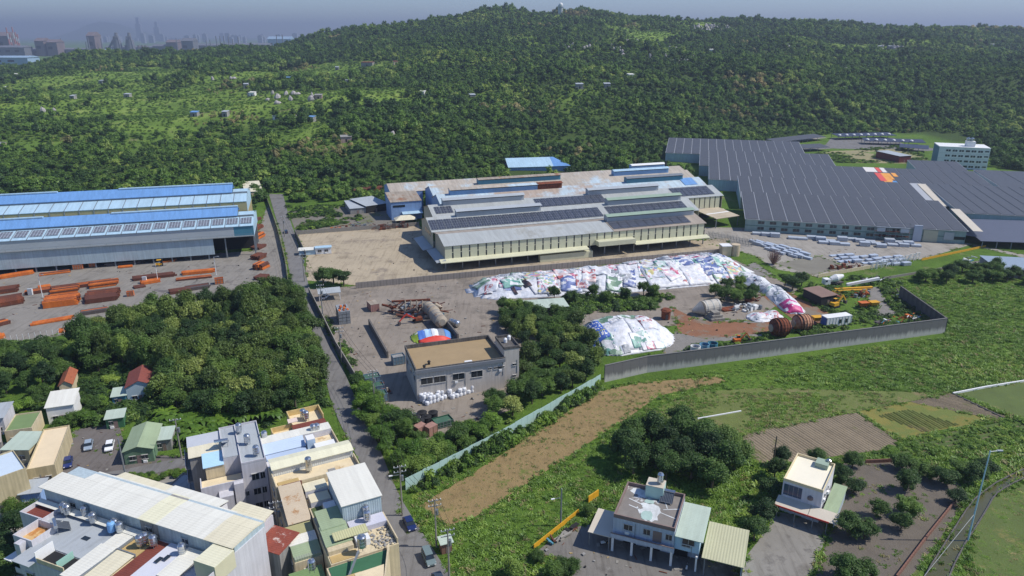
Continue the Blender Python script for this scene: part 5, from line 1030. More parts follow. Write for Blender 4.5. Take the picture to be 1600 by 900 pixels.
# ---------------------------------------------------------------- walls and fences
def stained_wall_mat():
    m, n, l, p = _nt('stained_wall'); g = n.new('ShaderNodeNewGeometry'); sp = n.new('ShaderNodeSeparateXYZ'); l.new(g.outputs['Position'], sp.inputs[0])
    mp = n.new('ShaderNodeMapping'); mp.inputs['Scale'].default_value = (1.3, 1.3, .1); l.new(g.outputs['Position'], mp.inputs[0])
    t = n.new('ShaderNodeTexNoise'); t.inputs['Scale'].default_value = 1.0; t.inputs['Detail'].default_value = 6; t.inputs['Roughness'].default_value = .7; l.new(mp.outputs[0], t.inputs['Vector'])
    a = n.new('ShaderNodeMath'); a.operation = 'MULTIPLY_ADD'; l.new(t.outputs['Fac'], a.inputs[0]); a.inputs[1].default_value = 4.6; l.new(sp.outputs['Z'], a.inputs[2])
    mr = n.new('ShaderNodeMapRange'); l.new(a.outputs[0], mr.inputs[0]); mr.inputs[1].default_value = 3.2; mr.inputs[2].default_value = 4.6
    r = n.new('ShaderNodeValToRGB'); e = r.color_ramp.elements; e[0].color = (*C(184, 180, 172), 1); e[1].color = (*C(112, 110, 108), 1); l.new(mr.outputs[0], r.inputs[0])
    l.new(r.outputs[0], p.inputs['Base Color']); p.inputs['Roughness'].default_value = .95; return m
M_STAINW = stained_wall_mat()
wall_along('perimeter_wall', [(944, 597), (1010, 582), (1200, 557), (1475, 520)], 5.0, .35, M_STAINW, 'tall black-streaked concrete wall between scrap yard and green meadow', 'wall', piece=3.1, cap=.12)
wall_along('perimeter_wall', [(1476, 519), (1404, 466)], 4.6, .35, M_CONCD, 'dark concrete return wall at far corner of the scrap yard', 'wall', piece=3.1, cap=.12)
M_MINTF = mat('mint_fence', C(176, 204, 196), .6, .12, .3, corr=('X', .25), patch=C(120, 150, 130), pscale=.3, pth=.58)
fc = wall_along('sheet_fence', [(634, 766), (700, 733), (785, 688), (860, 645), (938, 600)], 2.9, .08, M_MINTF, 'long mint green sheet metal fence edging the mown strip', 'fence', piece=2.2, pname='fence_panel', jitter=.08)
for i in range(len([(0)]) * 34):
    p = G(634, 766).lerp(G(785, 688), i / 17) if i < 17 else G(785, 688).lerp(G(938, 600), (i - 17) / 16.5)
    MB().box(-.06, .06, .08, .2, 0, 3.2).build('post', M_GREENT, fc, p - fc.location)
wall_along('yard_wall', [(556, 451), (800, 427), (1128, 397)], 2.4, .25, mat('panel_wall', C(150, 142, 134), .9, .12, .3, streak=.25), 'panelled concrete wall along the front of the tan yard', 'wall', piece=2.4)
wall_along('yard_wall', [(461, 366), (478, 402)], 2.4, .25, M_CONCD, 'dark concrete wall between the road and the tan yard', 'wall', piece=2.4)
wall_along('yard_wall', [(463, 367), (655, 353)], 2.0, .25, M_CONC, 'low concrete wall behind the tan yard with scrap beside it', 'wall', piece=2.4)
wall_along('road_wall', [(483, 458), (504, 500), (526, 545), (566, 612), (598, 664)], 2.3, .25, M_CONC, 'grey concrete wall along the road side of the scrap yard', 'wall', piece=2.4)
wall_along('verge_wall', [(416, 310), (434, 362), (446, 412), (452, 455)], 2.2, .25, mat('mossy_wall', C(112, 116, 84), .9, .2, .5, streak=.2), 'mossy boundary wall between steel yard and road', 'wall', piece=2.4)
wall_along('divider_wall', [(577, 508), (606, 560)], 2.2, .5, M_CONCD, 'free-standing dark concrete divider left of the tanks', 'wall', piece=1.6)
wall_along('divider_wall', [(669, 474), (716, 532)], 2.2, .5, M_CONCD, 'free-standing dark concrete divider beside the two big tanks', 'wall', piece=1.6)
wall_along('yellow_wall', [(834, 858), (904, 802)], 1.0, .15, M_YELLOW, 'low yellow wall edging the house forecourt', 'wall', piece=2.0); wall_along('yellow_wall', [(919, 786), (935, 775)], 1.6, .2, M_YELLOW, 'short detached piece of yellow wall behind the house', 'wall', piece=2.0)
M_BRICK = mat('brick_red', C(136, 98, 82), .9, .25, 2.0, .2, 6)
wall_along('brick_wall', [(1400, 905), (1445, 845), (1492, 786)], .9, .25, M_BRICK, 'low red brick wall between orchard and channel', 'wall', piece=1.0, pname='brick_course'); wall_along('brick_wall', [(1352, 724), (1394, 722)], .9, .25, M_BRICK, 'short red brick wall at the top of the orchard', 'wall', piece=1.0, pname='brick_course')
wall_along('field_kerb', [(1489, 616), (1540, 606), (1640, 590)], .5, .4, M_WHITE, 'white concrete field kerb beyond the brown plots', 'kerb', piece=2.0, pname='kerb_stone'); wall_along('field_ditch_edge', [(1489, 616), (1568, 654)], .35, .3, M_CONCD, 'dark ditch edge running beside the furrowed plots', 'kerb', piece=2.0, pname='kerb_stone')
wall_along('meadow_kerb', [(1090, 655), (1158, 643)], .3, .3, M_WHITE, 'white kerb line lying in the rough meadow', 'kerb', piece=1.5, pname='kerb_stone')
wall_along('plant_wall', [(1380, 437), (1480, 420), (1560, 405)], 1.0, .2, M_CONC, 'pale low wall along the meadow below the apron', 'wall', piece=3); wall_along('apron_edge_wall', [(1278, 434), (1372, 417)], 1.4, .2, M_CREAMW, 'cream low wall on the near edge of the plant apron', 'wall', piece=3)
wall_along('apron_rail', [(1440, 407), (1540, 386)], .9, .2, M_YELLOW, 'yellow barrier along the right edge of the apron', 'barrier', piece=3, pname='barrier_panel')
wf = wall_along('mesh_fence', [(-20, 540), (60, 530), (128, 519)], .25, .2, M_CONC, 'white post fence along the near edge of the steel yard', 'fence', piece=4)
for i in range(17): MB().box(-.06, .06, -.06, .06, .2, 2.2).build('post', M_WHITE, wf, G(-20, 540).lerp(G(128, 519), i / 16) - wf.location)

# ---------------------------------------------------------------- tarpaulin covered heaps
PRINTS = []
def print_mat(name, cols, sc):
    m, n, l, p = _nt(name); tc = n.new('ShaderNodeTexCoord'); v = n.new('ShaderNodeTexVoronoi'); v.distance = 'CHEBYCHEV'; v.inputs['Scale'].default_value = sc
    mp = n.new('ShaderNodeMapping'); mp.inputs['Scale'].default_value = (1, 1.7, .4); l.new(tc.outputs['Object'], mp.inputs[0]); l.new(mp.outputs[0], v.inputs['Vector'])
    sp = n.new('ShaderNodeSeparateColor'); l.new(v.outputs['Color'], sp.inputs[0]); r = n.new('ShaderNodeValToRGB'); r.color_ramp.interpolation = 'CONSTANT'; e = r.color_ramp.elements
    for i, c in enumerate(cols):
        x = e[i] if i < 2 else e.new(i / len(cols)); x.position = i / len(cols); x.color = (*C(*c), 1)
    l.new(sp.outputs[0], r.inputs[0])
    t = n.new('ShaderNodeTexNoise'); t.inputs['Scale'].default_value = .8; t.inputs['Detail'].default_value = 5; l.new(tc.outputs['Object'], t.inputs['Vector'])
    mr = n.new('ShaderNodeMapRange'); l.new(t.outputs['Fac'], mr.inputs[0]); mr.inputs[1].default_value = .3; mr.inputs[2].default_value = .7; mr.inputs[3].default_value = .72; mr.inputs[4].default_value = 1.0
    mx = n.new('ShaderNodeMixRGB'); mx.blend_type = 'MULTIPLY'; mx.inputs[0].default_value = 1; l.new(r.outputs[0], mx.inputs[1]); l.new(mr.outputs[0], mx.inputs[2])
    l.new(mx.outputs[0], p.inputs['Base Color']); p.inputs['Roughness'].default_value = .5
    b = n.new('ShaderNodeBump'); b.inputs['Strength'].default_value = .6; b.inputs['Distance'].default_value = .3; l.new(t.outputs['Fac'], b.inputs['Height']); l.new(b.outputs[0], p.inputs['Normal'])
    MATS[name] = m; return m
WH = (232, 232, 234)
T_WHITE = print_mat('tarp_white', [WH, (224, 226, 230), WH, (212, 216, 224)], .25)
PR = [print_mat('tarp_pink', [WH, (222, 146, 164), WH, (230, 204, 210), (196, 92, 124), WH], 0.45), print_mat('tarp_teal', [(132, 180, 168), WH, (104, 158, 146), (200, 220, 214), WH], 0.40),
      print_mat('tarp_blue', [(108, 124, 178), (86, 102, 150), WH, (146, 160, 198), (200, 206, 220)], 0.45), print_mat('tarp_grey', [(170, 174, 180), (140, 146, 154), (204, 206, 210), (184, 190, 196)], 0.35),
      print_mat('tarp_red', [WH, (206, 120, 116), WH, (228, 204, 200), (214, 216, 220), (170, 110, 116)], 0.45), print_mat('tarp_green', [(120, 152, 128), WH, (90, 124, 100), (176, 196, 178)], 0.40),
      print_mat('tarp_mixed', [WH, (216, 204, 140), (210, 150, 166), (140, 164, 196), WH, (150, 184, 156), (200, 204, 212)], 0.60)]
T_DARK = print_mat('tarp_dark', [(60, 44, 50), (84, 60, 66), (50, 50, 56)], .5); T_MAG = print_mat('tarp_magenta', [(212, 70, 140), (226, 110, 160), WH, (206, 60, 130)], .35)
T_BLUEB = mat('banner_blue', C(64, 96, 176), .5, .1, .4)
def heap(name, label, spine, zf_h, halfw, n_t, seed, dark=.05, palette=.5, hsc=1., first=()):
    """heap with its ridge on photographed points; sheets lie over it, each overlapping the next"""
    rg = random.Random(seed); P = [G(*p) for p in spine]; seg = [0.]
    for i in range(len(P) - 1): seg.append(seg[-1] + (P[i + 1] - P[i]).length)
    def at(s):
        s = max(0., min(seg[-1], s)); i = max(k for k in range(len(seg) - 1) if seg[k] <= s + 1e-6); t = (s - seg[i]) / (seg[i + 1] - seg[i])
        d = (P[i + 1] - P[i]).normalized(); return P[i].lerp(P[i + 1], t), Vector((-d.y, d.x, 0))
    L = seg[-1]
    def surf(s, t, o=0.):
        ov = 0.
        if s < 0: ov = -s
        if s > L: ov = s - L
        c, nn = at(s); d = (P[1] - P[0]).normalized() if s < 0 else (P[-1] - P[-2]).normalized()
        hw = halfw(max(0, min(1, s / L))) if L > 0 else halfw(0)
        q = c + nn * (t * hw) + (d * (s if s < 0 else (s - L)) if ov else Vector())
        e = max(0., 1 - math.hypot(t, ov / hw)); h = zf_h(max(0, min(1, s / L))) * (1 - (1 - e) ** 1.9) * hsc
        h += (noise.noise((q.x * .22, q.y * .22, seed)) * 1.0 + noise.noise((q.x * .6, q.y * .6, seed + 3)) * .45 + noise.noise((q.x * 1.7, q.y * 1.7, seed + 5)) * .14) * min(1, e * 3)
        return Vector((q.x, q.y, max(.05, h) + o))
    c0, _ = at(L / 2); T = thing(name, label, 'tarp heap', (c0.x, c0.y, 0)); hw0 = max(halfw(k / 10) for k in range(11))
    def patch(nm, m, s0, s1, t0, t1, o, k=9, rot=0.):
        mb = MB(); V = []
        for i in range(k + 1):
            for j in range(k + 1):
                a, b = i / k - .5, j / k - .5; cs, sn = math.cos(rot), math.sin(rot)
                V.append(surf((s0 + s1) / 2 + (a * cs - b * sn * (t1 - t0) * hw0 / max(.1, s1 - s0)) * (s1 - s0), (t0 + t1) / 2 + (b * cs + a * sn * (s1 - s0) / hw0 / (t1 - t0)) * (t1 - t0), o) - T.location)
        mb.v = [tuple(v) for v in V]; mb.f = [q for q in [(i * (k + 1) + j, i * (k + 1) + j + 1, (i + 1) * (k + 1) + j + 1, (i + 1) * (k + 1) + j) for i in range(k) for j in range(k)] if max(V[z].z for z in q) > .16 + o]
        ob_ = mb.build(nm, m, T, smooth=True); sol = ob_.modifiers.new('thickness', 'SOLIDIFY'); sol.thickness = .03; return ob_
    patch('heap_core', T_WHITE, -hw0, L + hw0, -1, 1, 0, 56)
    for q in range(n_t):
        s = rg.uniform(-hw0 * .6, L + hw0 * .6); t = rg.uniform(-.78, .62); ws, wt = rg.uniform(3, 8), rg.uniform(.3, .75)
        r = rg.random(); m = T_DARK if r < dark else (rg.choice(PR) if r < dark + palette else T_WHITE)
        if m is T_DARK: ws *= .4; wt *= .5
        patch('tarp', m, s - ws / 2, s + ws / 2, max(-.96, t - wt / 2), min(.96, t + wt / 2), .05 + .0023 * q, 9, rg.uniform(-.35, .35))
    return T, patch, surf, L
HP, hpatch, _, hl = heap('tarp_covered_heap', 'long heap under white and printed tarpaulins below the cream factory', [(780, 452), (870, 446), (960, 439), (1040, 430), (1105, 423)], lambda u: 4.6 + 1.6 * u, lambda u: 11 + 6 * u, 150, 3, palette=.78, dark=.07)
hpatch('tarp', PR[2], hl - 8, hl - 1, -.75, -.1, .3); hpatch('tarp', T_WHITE, hl * .62, hl * .8, -.97, -.3, .28); hpatch('tarp', T_WHITE, hl * .8, hl - 8, -.97, -.35, .29)
heap('tarp_covered_heap', 'narrow heap of white and pink tarpaulins trailing beside the rust soil track', [(1120, 424), (1175, 440), (1212, 460), (1238, 484)], lambda u: 2.6, lambda u: 5.2 - 1.2 * u, 34, 5, palette=.25, first=())[1]('tarp', T_MAG, 44, 51, -.9, .6, .3)
DM, dpatch, dsurf, dl = heap('tarp_covered_mound', 'dome-like mound under white sheets and a blue banner inside the concrete wall', [(955, 530), (990, 525)], lambda u: 6.2, lambda u: 12.5, 9, 11, palette=.5, dark=0)
dpatch('tarp', T_WHITE, -4, 3.5, -.92, -.05, .12); dpatch('tarp', T_WHITE, 3.6, 11.5, -.94, -.02, .14); dpatch('tarp', PR[5], -6, 3, .05, .45, .13); dpatch('tarp', PR[5], 2.5, 9, .0, .4, .15); dpatch('tarp', PR[3], 0, 8, .4, .8, .12); dpatch('tarp', PR[1], 2, 7, -.9, -.55, .2); dpatch('tarp', PR[1], -7, -3, -.3, -.9, .16); dpatch('tarp', PR[4], 8, 13, -.5, .1, .19); dpatch('tarp', PR[2], -3, 1, .5, .85, .17)
bn = dpatch('banner', T_BLUEB, -10.5, -3.6, -.52, .22, .2); M_YL = mat('letter_yellow', C(226, 214, 90), .5, .02)
for r in range(5):                                    # rows of worn, unreadable lettering on the banner
    for c in range(6):
        if random.random() < .12: continue
        s, t = -9.9 + c * 1.02 + random.uniform(-.1, .1), .13 - r * .135; mb = MB()
        for k in range(3):
            a, b = random.uniform(0, .6), random.uniform(0, .05); w, h = (random.uniform(.12, .2), .085) if k % 2 else (.62, .022); q = [(s + (a if k % 2 else 0), t - b), (s + (a if k % 2 else 0) + w, t - b), (s + (a if k % 2 else 0) + w, t - b + h), (s + (a if k % 2 else 0), t - b + h)]
            mb.poly([dsurf(x, y, .27) - DM.location for x, y in q])
        mb.build('lettering', M_YL if r == 3 else M_WHITE, bn)
for k in range(16):
    a = random.uniform(-10, 14); dpatch('tarp', PR[k % 7], a, a + random.uniform(2, 4), -.97, -.8, .1 + k * .01)
heap('small_tarp_heap', 'small crumpled white and blue tarpaulin heap beside the rust soil', [(1185, 497), (1205, 495)], lambda u: 1.4, lambda u: 4.2, 9, 17, palette=.4)
RB_ = print_mat('tarp_rainbow', [(150, 176, 60), (226, 214, 90), (90, 130, 210), WH, (214, 80, 66)], .22)
cp, cpatch, _, cl = heap('striped_tarp_heap', 'small heap under a striped blue, white, green and red sheet by the grey office', [(664, 528), (684, 526)], lambda u: 2.3, lambda u: 4.6, 0, 23)
for i, c in enumerate(((150, 176, 60), (90, 130, 210), (170, 200, 232), (236, 238, 240), (128, 132, 142), (90, 140, 200))): cpatch('stripe', mat('stripe_%d' % i, C(*c), .5, .1), -4.4 + i * 2.1, -2.2 + i * 2.1, -.85, .9, .1 + .02 * i)
cpatch('stripe', mat('stripe_red', C(216, 72, 58), .5, .1), -2.5, 7.5, -.99, -.62, .26)

# ---------------------------------------------------------------- stacked steel in the left yard
def stack(a, b, rows, layers, m, label, wid=.62, gap=.14, h=.5, name='beam_stack', grp='steel beam stacks in the left yard', cat='steel stack', jit=.4, piece='beam'):
    rows += 2
    A, B = G(*a), G(*b); d = B - A; L = d.length; T = thing(name, label, cat, A, math.atan2(d.y, d.x), grp)
    ms = m if isinstance(m, (list, tuple)) else [m]; mes = [MB().box(0, L, 0, wid, 0, h).mesh(piece, q) for q in ms]
    for k in range(layers):
        for r in range(rows):
            o = ob(piece, random.choice(mes), T, (random.uniform(-jit, jit), r * (wid + gap) + random.uniform(0, .05), .15 + k * (h + .06))); o.scale.x = random.uniform(.9, 1.0)
        for x in (.15, .5, .85): MB().box(L * x, L * x + .15, 0, rows * (wid + gap), .15 + k * (h + .06) - .06 if k else 0, .15 + k * (h + .06)).build('bearer', M_GREYW, T)
    return T
ORB = [M_ORANGE, M_RUST]; BRN = mat('brown_steel', C(104, 62, 48), .8, .3, .6); DGR = mat('dark_steel', C(92, 84, 82), .7, .25, .6)
YS_ = [((140, 452), (186, 446), 4, 3, [M_ORANGE, M_RUST], 'orange stack behind the wide brown stack'), ((-5, 461), (30, 456), 4, 3, [BRN, M_RUST], 'dark brown stack at the left edge behind the brown plates'), ((60, 452), (80, 449), 2, 1, M_ORANGE, 'short orange bars beside the left lamp post'), ((210, 452), (228, 449), 2, 1, [BRN], 'few brown bars below the white cabinet'), ((0, 437), (55, 428), 2, 2, M_ORANGE, 'orange beams under the left end of the shed wall'), ((62, 432), (112, 426), 2, 1, [M_ORANGE, BRN], 'short orange beams below the shed wall'), ((165, 417), (225, 412), 2, 2, DGR, 'dark steel sections beside the forklift'),
       ((288, 406), (335, 401), 3, 3, DGR, 'dark sections at the open right bay of the shed'), ((254, 411), (275, 409), 2, 1, M_ORANGE, 'few orange pieces right of the forklift'), ((183, 420), (206, 418), 1, 1, M_ORANGE, 'single orange bar on the shed road'),
       ((40, 462), (185, 442), 3, 2, [M_ORANGE, BRN, M_RUST], 'long mixed orange row in front of the shed road'), ((222, 446), (252, 441), 2, 2, M_ORANGE, 'orange pieces right of the white cabinet'), ((285, 431), (337, 426), 2, 2, M_ORANGE, 'bright orange beams near the orange skip'),
       ((276, 440), (333, 434), 2, 1, [M_ORANGE, BRN], 'thin orange bars before the orange skip'), ((-5, 482), (40, 474), 9, 3, [BRN, M_RUST], 'brown plates at the left edge'), ((68, 483), (124, 476), 9, 4, [M_ORANGE, M_RUST, M_ORANGE], 'highest orange stack in the middle of the yard'),
       ((80, 462), (125, 456), 6, 3, [M_ORANGE, BRN, M_RUST], 'brown stack behind the highest orange stack'), ((133, 476), (187, 469), 12, 3, [BRN, M_RUST], 'wide brown stack right of the highest orange stack'), ((208, 440), (276, 432), 3, 2, BRN, 'brown beams behind the white cabinet'),
       ((49, 510), (120, 498), 2, 1, M_ORANGE, 'long single orange beam near the post fence'), ((-6, 512), (17, 506), 3, 2, [M_ORANGE, BRN], 'orange and brown beams at the left edge near the fence'), ((126, 494), (172, 487), 2, 2, [DGR, M_ORANGE], 'grey and orange beams half hidden by trees'),
       ((266, 461), (300, 456), 3, 2, [BRN], 'low brown stack above the wood'), ((290, 456), (330, 450), 3, 2, [BRN, DGR], 'dark brown stack above the wood'), ((262, 478), (296, 472), 2, 2, [BRN, DGR], 'long dark pieces at the wood edge'), ((-5, 532), (10, 528), 2, 2, M_ORANGE, 'orange pieces against the post fence'), ((92, 521), (124, 515), 2, 1, M_ORANGE, 'orange bar lying along the post fence')]
for a, b, r, k, m, lab in YS_: stack(a, b, r, k, m, lab)
for i, (x, y) in enumerate(((401, 345), (404, 358), (406, 372), (408, 388), (409, 404), (413, 420), (414, 436))):
    stack((x - 3, y + 3), (x + 9, y - 3), 4, 2 + i % 3, [(BRN, M_RUST, M_ORANGE)[i % 3], BRN], ['farthest', 'second farthest', 'third farthest', 'middle', 'third nearest', 'second nearest', 'nearest'][i] + ' scrap steel pile along the mossy boundary wall', h=.5, grp='scrap piles along the boundary wall')
def skip(p, rz, L, w, h, m, label, inner=None, lid=False, grp=None, name='skip_container'):
    T = thing(name, label, 'container', p, rz, grp); t = .1
    MB().box(0, L, 0, w, .15, .25).build('floor', m, T)
    for q in ((0, L, 0, t), (0, L, w - t, w), (0, t, t, w - t), (L - t, L, t, w - t)): MB().box(*q, .25, h).build('side', m, T)
    k = int(L / .9)
    for i in range(k + 1): MB().box(i * (L - .1) / k, i * (L - .1) / k + .1, -.08, -.002, .2, h).build('rib', M_STEEL if inner else m, T)
    for z in (.3, h * .5, h - .1): MB().box(-.02, L + .02, -.1, -.082, z, z + .1).build('rail', M_STEEL, T)
    if inner: MB().box(t, L - t, t, w - t, .26, h - .3).build('load', inner, T)
    return T
M_GRN = mat('skip_green', C(70, 104, 84), .7, .2, .6, patch=C(120, 110, 90), pscale=.6, pth=.62); M_BLU = mat('skip_blue', C(100, 128, 146), .6, .2, .6, patch=C(130, 110, 90), pscale=.5, pth=.62)
skip(G(336, 445), .4, 3.2, 2.2, 2.2, M_ORANGE, 'orange skip standing in weeds at the right of the beam stacks', M_RUST); skip(G(198, 464), .3, 2.4, 1.6, 1.8, M_ORANGE, 'small orange skip beside the brown stacks', M_RUST); skip(G(114, 422), .27, 3.6, 2, 2.0, M_ORANGE, 'orange bin under the pale shed wall', M_RUST); skip(G(139, 418), .27, 2.6, 2, 1.8, M_ORANGE, 'smaller orange bin under the pale shed wall', M_RUST)
for (x, y), lab in (((223, 443), 'white upright cabinet among the orange beams'), ((44, 462), 'white upright cabinet left of the highest orange stack')):
    T = thing('site_cabinet', lab, 'cabinet', G(x, y), .3, 'white cabinets in the steel yard'); MB().box(0, 1.5, 0, 1, .1, 2.4).build('cabinet_body', M_WHITE, T); MB().box(.1, 1.4, -.03, -.002, .2, 2.3).build('door', M_GREY, T); MB().box(-.05, 1.55, -.05, 1.05, 2.402, 2.5).build('roof', M_GREY, T)
def wheel(T, x, y, r, w=.3):
    o = MB().cyl((x, y - w / 2, r), (x, y + w / 2, r), r, n=12).build('wheel', M_BLACK, T); MB().cyl((x, y - w / 2 - .02, r), (x, y + w / 2 + .02, r), r * .5, n=8).build('rim', M_STEEL, o)
T = thing('forklift', 'yellow forklift parked beside the long pale shed wall', 'forklift', G(243, 417), .3)
MB().hexa([(0, 0, .5), (2.6, 0, .5), (2.6, 1.4, .5), (0, 1.4, .5)], [(0, .1, 1.5), (2.3, .1, 1.1), (2.3, 1.3, 1.1), (0, 1.3, 1.5)]).build('chassis', M_YELLOW, T)
for x in (.8, 2.2):
    for y in (.1, 1.3): MB().bar((x, y, 1.1), (x, y, 2.6), .1).build('pillar', M_BLACK, T); wheel(T, x, y, .42)
MB().box(.6, 2.3, 0, 1.4, 2.6, 2.7).build('roof', M_YELLOW, T); MB().box(2.65, 2.8, .2, 1.2, .1, 3.0).build('mast', M_BLACK, T); MB().box(2.8, 4.0, .3, .45, .15, .22).build('fork', M_STEEL, T); MB().box(2.8, 4.0, .95, 1.1, .15, .22).build('fork', M_STEEL, T)
def lamp(px, py, h, label, grp='lamp posts of the steel yard'):
    T = thing('lamp_post', label, 'lamp post', G(px, py), 0, grp); MB().cyl((0, 0, 0), (0, 0, h), .13, .08, 8).build('pole', M_WHITE, T); MB().bar((0, 0, h), (1.4, 0, h + .25), .09).build('arm', M_WHITE, T); MB().box(1.2, 2.0, -.15, .15, h + .2, h + .36).build('lamp_head', M_GREY, T)
lamp(247, 440, 7.5, 'white lamp post behind the white cabinet in the steel yard'); lamp(338, 430, 7.5, 'white lamp post by the open end of the steel shed'); lamp(67, 465, 8.5, 'white lamp post at the left among orange stacks')

# ---------------------------------------------------------------- bundles on the plant apron
M_GALV = mat('galvanised', C(200, 208, 218), .35, .12, .5, metal=.25)
_g = {}
def bundle(p, L, w, layers, label, grp, rz):
    T = thing('steel_bundle', label, 'steel bundle', p, rz, grp); key = (round(L, 1), round(w, 1))
    if key not in _g: _g[key] = (MB().box(0, L, 0, w, 0, .34).mesh('bundle_layer', M_GALV), MB().box(.1, L - .1, .15, w - .1, 0, .12).mesh('spacer', M_DARK))
    for k in range(layers): ob('bundle_layer', _g[key][0], T, (random.uniform(-.06, .06), random.uniform(-.06, .06), .15 + k * .47)); ob('spacer', _g[key][1], T, (0, 0, .02 + k * .47))
ra = F3.rz + math.pi / 2
R1 = [(1176, 367), (1190, 369), (1204, 371), (1232, 374), (1247, 375), (1261, 374), (1275, 377), (1280, 381), (1291, 379), (1297, 383), (1309, 377), (1313, 384), (1325, 376), (1337, 379), (1344, 385), (1353, 380), (1362, 383), (1370, 387), (1383, 380), (1388, 385), (1398, 381), (1405, 386), (1412, 384), (1424, 386)]
for i, (x, y) in enumerate(R1): bundle(G(x, y), 4.2, 3.0, (2, 3, 4, 2)[i % 4], 'pale steel bundle in the row along the facade of the solar roofed plant', 'bundles along the plant facade', F3.rz + .02)
R2 = [(1168 + 9.5 * i + (6 if j else 0), 377 + 4.6 * j + 2.1 * i) for j in range(3) for i in range(9) if not (j == 2 and i < 2)]
for i, (x, y) in enumerate(R2): bundle(G(x + random.uniform(-2, 2), y + random.uniform(-1, 1)), 4.4, 1.7, 2 + i % 2, 'narrow grey steel bundle in the block beside the fenced slab', 'bundles beside the fenced slab', F3.rz - .75 + random.uniform(-.1, .1))
R3 = [(1298 + 12.5 * i + 7 * j, 402 + 4.8 * j + .5 * i) for j in range(3) for i in range(9)]
for i, (x, y) in enumerate(R3): bundle(G(x + random.uniform(-2, 2), y + random.uniform(-1, 1)), 3.6, 2.0, 1 + i % 3, 'silver steel bundle in the block at the front edge of the apron', 'bundles at the apron front edge', F3.rz + .5 + random.uniform(-.15, .15))
for i in range(9):
    T = thing('trestle', 'white steel trestle in the row at the apron edge above the meadow', 'steel frame', G(1362 + 8.5 * i, 422 - 1.9 * i), F3.rz + .4 + .1 * (i % 3), 'white trestles at the apron edge')
    for x in (0, 1.8): MB().bar((x, 0, 0), (x + .25, 0, 3.2), .16).build('leg', M_WHITE, T); MB().bar((x, 1.2, 0), (x + .25, .3, 3.2), .16).build('leg', M_WHITE, T)
    MB().bar((0, .1, 1.7), (2.0, .1, 1.7), .14).build('crossbar', M_WHITE, T); MB().bar((.2, .15, 3.2), (2.1, .15, 3.2), .16).build('top_bar', M_WHITE, T)
# rack of galvanised posts right of the cream factory
T = thing('steel_rack', 'dense rack of grey galvanised posts right of the cream factory', 'steel rack', G(1103, 372), F3.rz - .5)
for i in range(16):
    for j in range(3): MB().bar((i * 1.5, j * 1.6, 0), (i * 1.5 + .2, j * 1.6, 2.6 + (i * 7 + j * 3) % 5 * .2), .12).build('post', M_STEEL, T)
for j in range(3):
    for z in (1., 2.2): MB().bar((0, j * 1.6, z), (23, j * 1.6, z), .1).build('rail', M_STEEL, T)
T = thing('concrete_bunker', 'white box bunker and round concrete silo beside the tarpaulin heap', 'bunker', G(1128, 401), .1); MB().box(0, 4, 0, 4, 0, 4.4).build('box_body', M_CREAMW, T); MB().box(-.2, 4.2, -.2, 4.2, 4.402, 4.7).build('slab', M_WHITE, T); MB().cyl((6.2, 1.2, 0), (6.2, 1.2, 5), 1.9, n=18).build('silo', mat('silo', C(196, 178, 150), .85, .15), T)
T = thing('bare_bush', 'leafless brownish bush standing on the fenced slab edge', 'bush', G(1208, 413)); mb = MB()
for i in range(160):
    a = random.uniform(0, 6.28); r = random.uniform(.3, 3.4); mb.bar((0.3 * math.cos(a), .3 * math.sin(a), 0), (r * math.cos(a), r * math.sin(a), random.uniform(2.5, 6.5)), .07)
mb.build('branches', mat('dry_branch', C(150, 120, 110), .9, .2), T)
# ---------------------------------------------------------------- trees near the camera
TREEC = {'dark': [crown_mesh('dark_crown%d' % i, LEAF_DARK, 100 + i, 2600, .105, 15, (.85, 1.0, .75)[i]) for i in range(3)],
         'mid': [crown_mesh('mid_crown%d' % i, LEAF_MID, 110 + i, 2400, .11, 15, (.9, 1.1, .8)[i]) for i in range(3)],
         'bamboo': [crown_mesh('bamboo_crown%d' % i, LEAF_BAMBOO, 120 + i, 2800, .125, 18, (1.0, 1.2, .9)[i], droop=.5) for i in range(3)],
         'bright': [crown_mesh('bright_crown%d' % i, LEAF_BRIGHT, 130 + i, 2000, .115, 13, (.8, .7, .95)[i]) for i in range(3)]}
def trunk_mesh():
    mb = MB(); mb.cyl((0, 0, 0), (.03, .02, .55), .1, .07, 7)
    for a in (0.4, 2.3, 4.6): mb.cyl((.03, .02, .5), (.35 * math.cos(a), .35 * math.sin(a), .95), .06, .03, 5)
    return mb.mesh('trunk', BARK)
TRUNK = trunk_mesh(); NTREE = [0]
def tree_at(x, y, r, h, kind, label, group=None, name='tree', z=0, stem=.32):
    T = thing(name, label, 'tree' if name.endswith('tree') or name == 'tree' else name, (x, y, z), random.uniform(0, 6.28), group)
    me = random.choice(TREEC[kind]); c = ob('crown', me, T, (0, 0, h * stem)); ch = h * (1 - stem) / 1.45; c.scale = (r, r, ch)
    t = ob('trunk', TRUNK, T); t.scale = (r * .75, r * .75, h * (stem + .28))
    NTREE[0] += 1; return T
def tree_px(px, py, r, h, kind, label, group=None, name='tree', stem=.3):
    p = G(px, py, h * .55); return tree_at(p.x, p.y, r, h, kind, label, group, name, stem=stem)
def poisson(poly, d, tries=9000, seed=1):
    rg = random.Random(seed); w = wpoly(poly); xs = [p[0] for p in w]; ys = [p[1] for p in w]; out = []; cell = {}
    for _ in range(tries):
        x, y = rg.uniform(min(xs), max(xs)), rg.uniform(min(ys), max(ys))
        if not inpoly(np.array([x]), np.array([y]), w)[0]: continue
        k = (int(x // d), int(y // d))
        if any(math.hypot(x - a, y - b) < d for i in (-1, 0, 1) for j in (-1, 0, 1) for a, b in cell.get((k[0] + i, k[1] + j), ())): continue
        cell.setdefault(k, []).append((x, y)); out.append((x, y))
    return out
